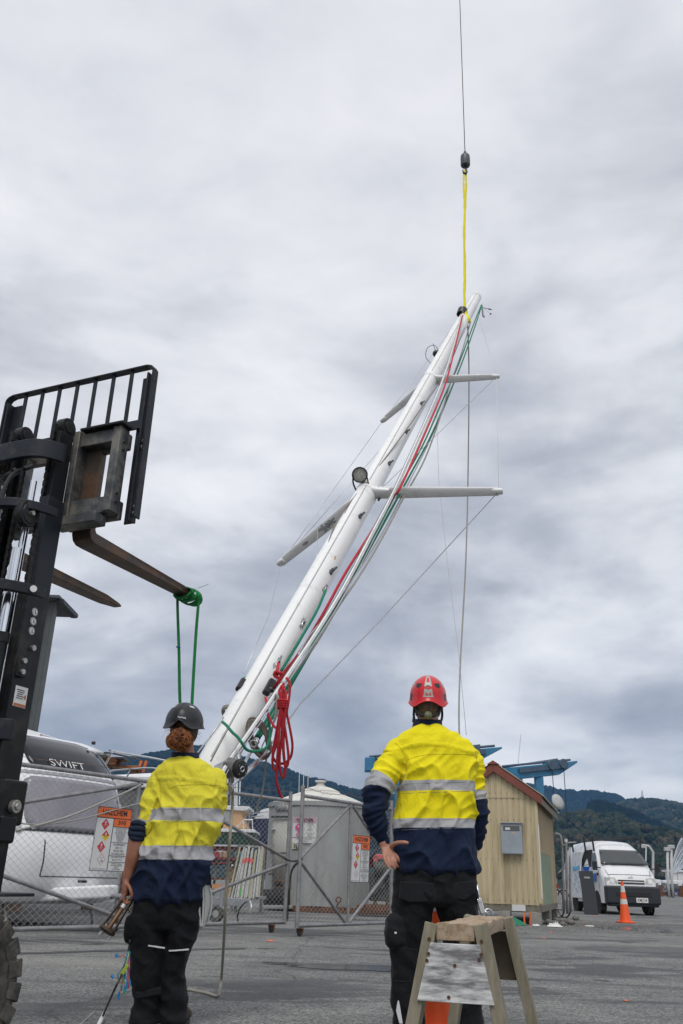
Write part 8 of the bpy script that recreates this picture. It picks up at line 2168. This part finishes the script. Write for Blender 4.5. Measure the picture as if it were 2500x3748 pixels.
def vface(name, pts, mat, parent=VN, th=0.012, nd=(0, -1, 0.6)):
    nd = Vector(nd).normalized(); b = MB(); b.prism([Vector(p) + nd * 0.004 for p in pts], nd * th); return b.build(name, mat, parent, bevel=0.003)
ws = []
for i in range(7):
    t = i / 6; y0, z0, w = 0.44 + 0.52 * t, 1.42 + 0.44 * t, 0.775 - 0.135 * t
    ws.append([Vector((w * (j / 5 - 1) , y0 - 0.035 * (1 - (j / 5 - 1) ** 2), z0 + 0.05)) for j in range(11)])
b = MB(); b.grid(ws); wsc = b.build('windscreen', m_glas, VN, smooth='full'); q = wsc.modifiers.new('s', 'SOLIDIFY'); q.thickness = 0.02
for x in (-0.2, 0.3): b = MB(); b.bar((x - .25, 0.40, 1.475), (x + 0.3, 0.405, 1.47), 0.02, 0.02); b.build('wiper', m_black, wsc)
b = MB(); b.box((0.55, 0.50, 1.50), (0.14, 0.01, 0.09), (-0.7, 0, 0)); b.build('permit', m_white, wsc)
# front: grille, lamps, bumper, plate, badge
b = MB(); b.box((0, 0.0, 0.57), (1.70, 0.30, 0.52)); b.box((0, 0.02, 0.30), (1.6, 0.24, 0.12)); b.build('bumper', m_bump, VN, bevel=0.06, seg=3)
b = MB(); b.box((0, -0.152, 0.60), (1.1, 0.02, 0.14)); b.build('air_intake', m_black, VN, bevel=0.01)
for z in (0.985, 0.90): b = MB(); b.box((0, 0.015, z), (0.84, 0.05, 0.035)); b.build('grille_slot', m_black, VN, bevel=0.008)
b = MB(); b.box((0, 0.005, 0.945), (0.86, 0.04, 0.03)); b.build('grille_bar', m_van, VN, bevel=0.008)
for s in (-1, 1):
    b = MB(); b.prism([(s * 0.46, -0.005, 0.86), (s * 0.80, 0.05, 0.88), (s * 0.80, 0.06, 1.08), (s * 0.50, 0.03, 1.07), (s * 0.44, 0.0, 0.95)], (0, 0.07, 0)); hl = b.build('headlight', M('headlight lens', (0.50, 0.51, 0.47), 0.12, 0, 0.3, 14, spec=0.8), VN, bevel=0.012)
    b = MB(); b.cyl((s * 0.60, -0.004, 0.97), (s * 0.60, 0.03, 0.97), 0.075, n=18); b.build('reflector', m_chrome, hl)
    b = MB(); b.tube([(s * 0.80, 0.42, 1.34), (s * 0.95, 0.36, 1.36)], 0.02, 6); b.box((s * 1.0, 0.36, 1.40), (0.14, 0.08, 0.26)); b.build('mirror', m_black, VN, bevel=0.03)
    for y in (0.85, 3.42):
        c = Vector((s * 0.74, y, 0.32)); wv = MB().lathe([(0.15, -0.10), (0.28, -0.10), (0.32, -0.07), (0.32, 0.07), (0.28, 0.10), (0.15, 0.10)], c, (1, 0, 0), 28, cap=False).build('wheel', m_rub, VN, smooth=True)
        MB().lathe([(0.18, 0.02), (0.17, 0.075), (0.10, 0.06), (0.0, 0.08)], c, (s, 0, 0), 20, cap=False).build('rim', m_alu, wv, smooth=True)
        MB().lathe([(0.0, 0.0), (0.36, 0.0)], c + Vector((s * 0.107, 0, 0)), (s, 0, 0), 28, cap=False).build('wheel_arch', m_dark, VN)
    vface('side_window', [(s * 0.835, 0.72, 1.42), (s * 0.835, 1.32, 1.38), (s * 0.76, 1.32, 1.80), (s * 0.765, 1.02, 1.80)], m_glas, nd=(s, 0, 0.2))
b = MB(); b.box((0.24, -0.158, 0.43), (0.37, 0.012, 0.14)); pl_ = b.build('number_plate', m_white, VN, bevel=0.004); text_mesh('KMJ154', 0.125, m_ink, (0.24, -0.1645, 0.428), (1, 0, 0), (0, 0, 1), pl_, 'lettering', depth=0.001, world=False, squeeze=0.75, bold=0.001)
b = MB()
for rx, rz in ((0.075, 0.05), (0.03, 0.05)): b.tube([(rx * math.cos(a), 0.035, 1.065 + rz * math.sin(a)) for a in [2*PI*j/16 for j in range(17)]], 0.006, 5, cap=False)
b.tube([(0.05 * math.cos(a), 0.035, 1.085 + 0.02 * math.sin(a)) for a in [2*PI*j/16 for j in range(17)]], 0.006, 5, cap=False); b.build('badge', m_chrome, VN, smooth='full')
for pts_ in (((-.847, 1.36, .45), (-.842, 1.36, 1.2), (-.70, 1.36, 1.94)), ((-.847, .55, .62), (-.845, .55, 1.3)), ((-.7, .115, 1.152), (0, .10, 1.16), (.7, .115, 1.152)), ((-.62, .03, 1.02), (-.72, .28, 1.30)), ((.62, .03, 1.02), (.72, .28, 1.30))):
    MB().tube([Vector(p) for p in pts_], 0.006, 4).build('panel_gap', m_dark, VN)
# open side door on the near flank, bay shade painted as a dark sheet
vface('bay_shade_sheet', [(-0.846, 1.42, 0.42), (-0.846, 2.42, 0.42), (-0.80, 2.42, 1.60), (-0.70, 2.4, 1.92), (-0.70, 1.44, 1.92), (-0.80, 1.42, 1.60)], m_dark, nd=(-1, 0, 0.05), th=0.004)
b = MB(); b.prism([(-0.90, 2.30, 0.42), (-0.90, 3.45, 0.42), (-0.885, 3.45, 1.3), (-0.80, 3.45, 1.88), (-0.80, 2.30, 1.88), (-0.885, 2.30, 1.3)], (-0.035, 0, 0)); sdr = b.build('sliding_door', m_van, VN, bevel=0.015)
random.seed(2)
for i in range(10): b = MB(); b.box((-0.940, 2.55 + 0.34 * (i % 2) + 0.2 * (i % 3 == 0), 0.62 + 0.075 * i), (0.004, 0.16, 0.045)); b.build('printed_mark', M('pale blue print', (0.30, 0.40, 0.62), 0.5), sdr)
b = MB(); b.prism([(-0.928, 2.4, 1.30), (-0.928, 3.2, 1.30), (-0.915, 3.2, 1.42), (-0.916, 2.8, 1.40), (-0.918, 2.4, 1.44)], (-0.006, 0, 0)); b.build('blue_wave_print', M('sky blue print', (0.12, 0.38, 0.62), 0.5), sdr)
b = MB(); b.box((-0.925, 2.42, 1.12), (0.02, 0.05, 0.16)); b.build('door_handle', m_black, sdr, bevel=0.006)
b = MB(); b.prism([(-0.868, 0.72, 1.18), (-0.868, 1.22, 1.18), (-0.872, 1.18, 0.93), (-0.872, 0.80, 0.93)], (-0.005, 0, 0)); b.build('blue_logo_panel', M('blue print', (0.02, 0.14, 0.48), 0.5), VN)
b = MB(); b.box((-0.86, 0.62, 1.16), (0.03, 0.10, 0.08)); b.build('door_handle', m_black, VN, bevel=0.008)
b = MB(); b.box((-0.82, 1.9, 1.02), (0.12, 0.8, 0.03)); b.build('shelf', m_swht, VN); b = MB(); b.box((-0.82, 1.9, 0.82), (0.12, 0.8, 0.03)); b.build('shelf', m_swht, VN)
tb_ = thing('storage_tub', 'blue plastic tub standing on the shelf inside the open van door', 'tub', Vector((VX - 0.88, 31.32, 1.035)))
b = MB(); b.lathe([(0.13, 0.0), (0.17, 0.32), (0.185, 0.325), (0.185, 0.35), (0.165, 0.35), (0.12, 0.03)], (0, 0, 0), (0, 0, 1), 4, cap=True); b.build('tub', M('blue plastic', (0.012, 0.10, 0.45), 0.4), tb_, bevel=0.01); b = MB(); b.tube(spline([(-0.14, 0, 0.34), (0, -0.02, 0.42), (0.14, 0, 0.34)], 5), 0.008, 6); b.build('handle', m_black, tb_)
tb2 = thing('yellow_tool_case', 'yellow tool case on the lower shelf inside the open van door', 'tool case', (VX - 0.87, 31.26, 0.845)); b = MB(); b.box((0, 0, 0.06), (0.10, 0.22, 0.11)); b.build('case', M('yellow plastic', (0.72, 0.5, 0.02), 0.5), tb2, bevel=0.012); b = MB(); b.box((0, 0, 0.125), (0.02, 0.12, 0.02)); b.build('handle', m_black, tb2)
for y in (1.05, 2.0, 3.5):
    b = MB(); b.bar((-0.86, y, 2.30), (0.86, y, 2.30), 0.06, 0.035); rk = b.build('roof_rack_bar', m_black, VN, bevel=0.005)
    for s in (-1, 1): b = MB(); b.bar((s * 0.80, y, 2.29), (s * 0.765, y, 1.86), 0.03, 0.03); b.bar((s * 0.80, y + 0.08, 2.29), (s * 0.765, y + 0.08, 1.86), 0.03, 0.03); b.build('rack_leg', m_black, rk)
BBD = thing('black_board', 'black rigid board propped upright against the van flank', 'board', (7.9, 28.9, 0))
b = MB(); b.bar((7.90, 28.86, 0.0), (7.88, 29.05, 1.22), 0.42, 0.035, up=(0, -1, 0.3)); b.build('panel', m_bump, BBD, bevel=0.01, world=True); b = MB(); b.box((7.885, 28.99, 1.03), (0.18, 0.01, 0.05), (-0.15, 0, 0)); b.build('label', M('grey label', (.3, .3, .3)), BBD, world=True)

# ------------------------------------------------------------------ traffic cones
m_cone = M('orange cone plastic', (0.85, 0.10, 0.012), 0.5, 0, 0.06, 5, dirt=(0.5, 0.08, 0.02), dirt_amt=0.4, dirt_scale=7); m_cref = M('white reflective collar', (0.62, 0.62, 0.61), 0.45, 0, 0.08, 12)
def cone(label, loc, H_=0.91):
    c = thing('traffic_cone', label, 'cone', loc, 0.2, 'traffic cones'); k = H_ / 0.9
    b = MB(); b.prism([(x * k, y * k, 0) for x, y in ((-.18, -.15), (-.15, -.18), (.15, -.18), (.18, -.15), (.18, .15), (.15, .18), (-.15, .18), (-.18, .15))], (0, 0, 0.035 * k)); b.build('base', m_cone, c, bevel=0.01)
    MB().lathe([(.135 * k, .03 * k), (.125 * k, .06 * k), (.028 * k, .88 * k), (.022 * k, .9 * k), (.012 * k, .9 * k)], (0, 0, 0), (0, 0, 1), 32).build('body', m_cone, c, smooth=True)
    for z0, z1 in ((.40, .51), (.66, .80)):
        r_ = lambda z: (.125 - .097 * (z - .06) / .82) * k + 0.0025
        MB().lathe([(r_(z0), z0 * k), (r_(z1), z1 * k)], (0, 0, 0), (0, 0, 1), 32, cap=False).build('reflective_collar', m_cref, c, smooth=True)
cone('orange traffic cone with two white collars standing in front of the van', G(2290, 3378))
cone('orange traffic cone half hidden behind the legs of the red-helmeted worker', (P(1590, 3700, 5.42).x + 0.02, 5.42, 0), 0.80)

# ------------------------------------------------------------------ blue boat hoist
m_blue = M('sky blue hoist paint', (0.025, 0.17, 0.32), 0.5, 0, 0.12, 2, dirt=(0.10, 0.20, 0.28), dirt_amt=0.5, dirt_scale=3); m_bgr = M('blue grey steel', (0.06, 0.10, 0.15), 0.5, 0.1, 0.2, 3)
TLF = thing('boat_hoist', 'blue travelling boat hoist with two long top beams behind the cream shed', 'boat hoist', (8.5, 46, 0))
def hbeam(a, c, h, w, col, sheave=True):
    d = (c - a).normalized(); sd = Vector((-d.y, d.x, 0)); up = Vector((0, 0, 1))
    b = MB(); b.prism([a - up * h/2 - sd * w/2, c - d * 1.2 - up * h/2 - sd * w/2, c + up * h * 0.35 - sd * w/2, c + up * h/2 - sd * w/2, a + up * h/2 - sd * w/2], sd * w); bm_ = b.build('top_beam', m_blue, TLF, bevel=0.03, world=True)
    b = MB(); b.bar(a + d * 0.8 - sd * (w/2 + 0.08) + up * 0.1, c - d * 0.9 - sd * (w/2 + 0.08) + up * 0.12, 0.10, 0.22); b.build('trolley_track', m_bgr, bm_, world=True)
    b = MB(); b.tube([a + up * (h/2 + 0.10), c - d * 0.3 + up * (h/2 + 0.10)], 0.06, 8); b.tube([a + up * (h/2 + 0.05) + sd * 0.15, c - d * 1.0 + up * (h/2 + 0.2) + sd * 0.15], 0.05, 8); b.build('hydraulic_pipes', m_bgr, bm_, world=True, kind='stuff')
    for t in (0.62, 0.78):
        q = a.lerp(c, t) + up * (h * 0.35); b = MB(); b.cyl(q - sd * (w/2 + .2), q - sd * (w/2 + .05), 0.26, n=20); b.build('sheave', m_bgr, bm_, bevel=0.03, world=True)
        b = MB(); b.box(q + up * 0.12, (0.5, 0.4, 0.22)); b.build('winch_case', m_bgr, bm_, bevel=0.04, world=True)
        b = MB(); b.tube([q - sd * (w/2 + .12) - up * 0.2, q - sd * (w/2 + .12) - up * 3.2], 0.02, 5); b.build('hoist_wire', m_ink, bm_, world=True)
    for t in col:
        q = a.lerp(c, t); b = MB(); b.box((q.x, q.y, (q.z - h/2) / 2 + 0.3), (0.42, 0.42, q.z - h/2 - 0.6)); b.build('column', m_blue, TLF, bevel=0.03, world=True)
        MB().cyl((q.x, q.y - 0.25, 0.55), (q.x, q.y + 0.25, 0.55), 0.55, n=24).build('wheel', m_rub, TLF, bevel=0.05, world=True)
    return d
hbeam(P(1352, 2800, 42), P(1832, 2757, 43.5), 0.55, 0.5, (0.22, 0.8))
hbeam(P(1840, 2835, 47), P(2106, 2808, 48.5), 0.62, 0.5, (0.20, 0.48))
qa, qb = P(1400, 2810, 42.5), P(1870, 2845, 47.2); b = MB(); b.bar(qa, qb, 0.5, 0.5); b.build('cross_beam', m_blue, TLF, bevel=0.03, world=True)
b = MB(); b.box(P(1365, 2800, 41.8), (0.75, 0.6, 0.62)); b.build('power_pack', m_blue, TLF, bevel=0.04, world=True)
random.seed(4); b = MB()
for i in range(10): q = P(1378 + 4 * i, 2782 + rnd(-4, 6), 41.4); b.tube(spline([q, q + Vector((rnd(-.1, .2), 0, rnd(.1, .25))), q + Vector((rnd(.1, .3), 0, -rnd(.2, .5)))], 4), 0.025, 5)
b.build('hose_bundle', m_black, TLF, world=True, kind='stuff')
MB().tube([P(1896, 2800, 50), P(1906, 2690, 50)], 0.012, 4).build('aerial', m_wir, TLF, world=True)
DI = thing('satellite_dish', 'pale satellite dish on a bracket behind the shed eave', 'dish', P(2043, 2935, 24.8)); q = P(2043, 2935, 24.8)
MB().lathe([(0.0, 0.05), (0.12, 0.03), (0.22, 0.0), (0.215, -0.012)], q, (0.5, -0.8, 0.3), 24, cap=False).build('reflector', M('pale dish', (0.42, 0.42, 0.42), .6), DI, smooth='full', world=True); MB().tube([q, q + Vector((0.05, 0.1, -0.25)), sh_w((0.1, 4.4, 2.45))], 0.018, 6).build('bracket', m_black, DI, world=True)

# ------------------------------------------------------------------ far boatyard at the right edge
WC = thing('white_container', 'white panelled cabin on the far quay at the right edge', 'cabin', P(2490, 3270, 150).xy.to_3d())
a_ = P(2452, 3268, 150); zt_c = P(2452, 3190, 150).z
for i in range(9): b = MB(); b.box((a_.x + 0.5 + i * 0.9, 150, (zt_c + 0.2) / 2), (0.86, 3 + 0.1 * (i % 2), zt_c - 0.2)); b.build('wall_panel', m_swht, WC, bevel=0.04, world=True)
b = MB(); b.box((a_.x + 4, 150, zt_c + 0.1), (8.6, 3.6, 0.25)); b.build('roof', m_white, WC, world=True); b = MB(); b.box((a_.x + 4, 148.4, 0.3), (7, 0.4, 0.5)); b.build('blue_kick_plate', M('blue print'), WC, world=True)
random.seed(8)
cl_ = [((.5, .5, .5), 'pale'), ((.03, .1, .3), 'blue'), ((.35, .25, .22), 'brown'), ((.6, .6, .6), 'white'), ((.2, .22, .24), 'grey')]
for i in range(16):
    x = rnd(2408, 2452) if i < 11 else rnd(2452, 2500); Yd = rnd(125, 170); c = G(x, 3260); c = P(x, 3265, Yd); ci = cl_[i % 5]
    t_ = thing('moored_boat', ci[1] + ' small boat among the boats on the far quay', 'boat', (c.x, Yd, 0), rnd(-.6, .6), 'boats on the far quay')
    b = MB(); boat_hull(b, rnd(2.0, 3.2), rnd(1.0, 1.4), rnd(.6, .9), .2, Vector((-2, 0, rnd(0.3, 1.0))), (1, 0, 0), 8, 4); b.build('hull', M('hull ' + ci[1], ci[0], .4), t_, smooth='full'); b = MB(); b.box((-0.5, 0, 1.7), (1.2, 0.9, 0.7)); b.build('cabin', m_gel, t_, bevel=.1); b = MB(); b.box((0, 0, 0.7), (.4, .8, 1.4)); b.build('cradle', m_rust, t_)
for i, (x, y0, y1, hook) in enumerate(((2390, 3245, 3118, True), (2445, 3230, 3115, False), (2459, 3225, 3106, False))):
    q0, q1 = P(x, y0, 110), P(x - (2 if i else 0), y1, 110); t_ = thing('lamp_post', ('curved arm lamp post right of the van windscreen', 'plain square-headed lamp post beside the water jet', 'taller square-headed lamp post beside the water jet')[i], 'lamp post', (q0.x, 110, 0))
    MB().tube([(q0.x, 110, 0), q0, q1] + ([q1 + Vector((-.4, 0, .6)), q1 + Vector((-1.1, 0, .7))] if hook else []), [0.16] * (5 if hook else 3), 8).build('pole', M('pale post', (.45, .45, .45), .5), t_, smooth='full', world=True); b = MB(); b.box(q1 + (Vector((-1.2, 0, .6)) if hook else Vector((0, 0, .2))), (.7, .5, .4)); b.build('lamp_head', M('pale post'), t_, bevel=.05, world=True)
b = MB(); random.seed(6)
for i in range(60):
    t0 = rnd(0, 1); x0 = 2452 + 24 * t0; a_ = rnd(0.75, 1.1); pts = [P(x0 + 90 * s * a_ * (0.55 + t0 * .5), 3195 - 150 * s * (1.25 - 0.45 * s) * (1.1 - .75 * t0) + rnd(-1, 1), 112) for s in (0, .2, .4, .6, .8, 1)]; b.tube(spline(pts, 3), rnd(0.010, 0.022), 4, cap=False)
tag(b.build('water_jet', M('falling water', (.6, .64, .7), .15, 0, .1, 3)), 'arching white water jet beyond the lamp posts', 'water', kind='stuff')
TWR = thing('lattice_tower', 'thin lattice radio tower on the far ridge', 'tower', P(2350, 2935, 1700)); tb0 = P(2352, 2936, 1690); tt0 = P(2350, 2893, 1690)
for s in (-1, 1): MB().tube([tb0 + Vector((4 * s, 0, -6)), tt0], 0.45, 4).build('tower_leg', m_galv, TWR, world=True)
for k in range(5): q = tb0.lerp(tt0, k / 6); w = 4 * (1 - k / 6); MB().tube([q + Vector((-w, 0, 0)), q + Vector((w * .85, 0, 3))], 0.3, 4).build('tower_brace', m_galv, TWR, world=True)
# ------------------------------------------------------------------ sawhorse in the foreground
m_wood = M('weathered timber', (0.33, 0.235, 0.15), 0.8, 0, 0.4, 9, 0.6, 40, 0.006, dirt=(0.44, 0.36, 0.27), dirt_amt=0.7, dirt_scale=5, dirt_thr=0.5, stretch=(9, 1.0, 9))
m_wood2 = M('grey green timber', (0.23, 0.205, 0.15), 0.8, 0, 0.25, 9, 0.5, 40, 0.004, dirt=(0.15, 0.14, 0.085), dirt_amt=0.6, dirt_scale=6, dirt_thr=0.5, stretch=(5, 5, 0.7))
m_ply = M('worn white plywood', (0.60, 0.60, 0.59), 0.75, 0, 0.15, 18, 0.5, 50, 0.004, dirt=(0.10, 0.10, 0.105), dirt_amt=0.9, dirt_scale=13, dirt_thr=0.49, stretch=(0.38, 1, 1.9))
m_ply2 = M('dark plywood', (0.10, 0.075, 0.05), 0.8, 0, 0.35, 8)
m_rb = M('rusty screw head', (0.10, 0.05, 0.03), 0.8, .3)
n0, n1 = Vector((0.415, 3.16, 0)), Vector((0.69, 4.11, 0))
SWH = thing('sawhorse', 'weathered timber sawhorse with a paint-worn white plywood end panel in the foreground', 'sawhorse', ((n0 + n1) / 2))
ax_ = (n1 - n0).normalized(); SWH.rotation_euler[2] = math.atan2(ax_.y, ax_.x) - PI/2
Ls = (n1 - n0).length; ZT = 0.612
random.seed(3)
b = MB(); rows = []
for i in range(15):
    y = -Ls/2 + Ls * i / 14; row = []
    for x, z in ((-.062, -.053), (-.064, -.03), (-.061, -.003), (-.04, 0), (-.016, -.001), (.016, 0), (.04, -.001), (.061, -.004), (.064, -.03), (.061, -.053)):
        row.append(Vector((x + rnd(-.0025, .0025), y, ZT + z + rnd(-.0025, .0015) - (0.006 if rnd(0, 1) < .12 and z > -.01 else 0))))
    rows.append(row)
b.grid(rows, True); b.f += [list(range(10)), [140 + i for i in range(9, -1, -1)]]; b.mi += [0, 0]; b.build('top_plank', m_wood, SWH, bevel=0.003)
for ye in (-Ls/2 + 0.03, Ls/2 - 0.05):
    for s in (-1, 1):
        b = MB(); splay = 0.05 * (-1 if ye < 0 else 1)
        b.bar((s * 0.080, ye, ZT - 0.004), (s * 0.205, ye + splay, 0.0), 0.042, 0.070, up=(0, 1, 0)); b.build('leg', m_wood2, SWH, bevel=0.003)
def panel(y, zt, zb2, mat, name, wt, wb):
    b = MB(); b.prism([(-wt, y, zt), (wt, y, zt), (wb, y - 0.012, zb2), (-wb, y - 0.012, zb2)], (0, 0.014, 0)); return b.build(name, mat, SWH, bevel=0.002)
pnl = panel(-Ls/2 - 0.022, ZT - 0.060, 0.385, m_ply, 'end_panel', 0.080, 0.122)
panel(Ls/2 + 0.002, ZT - 0.060, 0.37, m_ply2, 'end_panel', 0.08, 0.122)
for x, z in ((-.085, .52), (.085, .525), (-.108, .405), (.110, .41), (.078, .51), (-.09, .50), (0.0, .49), (-.02, .40)):
    MB().cyl((x, -Ls/2 - 0.030 - (0.0 if z > .4 else .006), z), (x, -Ls/2 - 0.018, z), 0.0055, n=8).build('screw_head', m_rb, pnl)
for s in (-1, 1): MB().cyl((s * 0.085, -Ls/2 - 0.012, ZT - 0.05), (s * 0.085, -Ls/2, ZT - 0.05), 0.006, n=8).build('screw_head', m_rb, SWH)
# loose stones and grit on the asphalt close to the lens
random.seed(77); b = MB()
for i in range(2600):
    y = 4 + 12 * random.random() ** 1.4; x = rnd(-0.42, 0.42) * y; s = rnd(0.002, 0.006) * (2 if random.random() < .06 else 1); a = rnd(0, 6); q = Vector((x, y, 0))
    b.add([q + Vector((math.cos(a + k * 2.1) * s, math.sin(a + k * 2.1) * s, 0.001)) for k in range(3)] + [q + Vector((0, 0, s))], [(0, 1, 3), (1, 2, 3), (2, 0, 3)])
tag(b.build('grit', m_stone, fix=False), 'fine loose grit scattered on the asphalt', 'grit', kind='stuff')
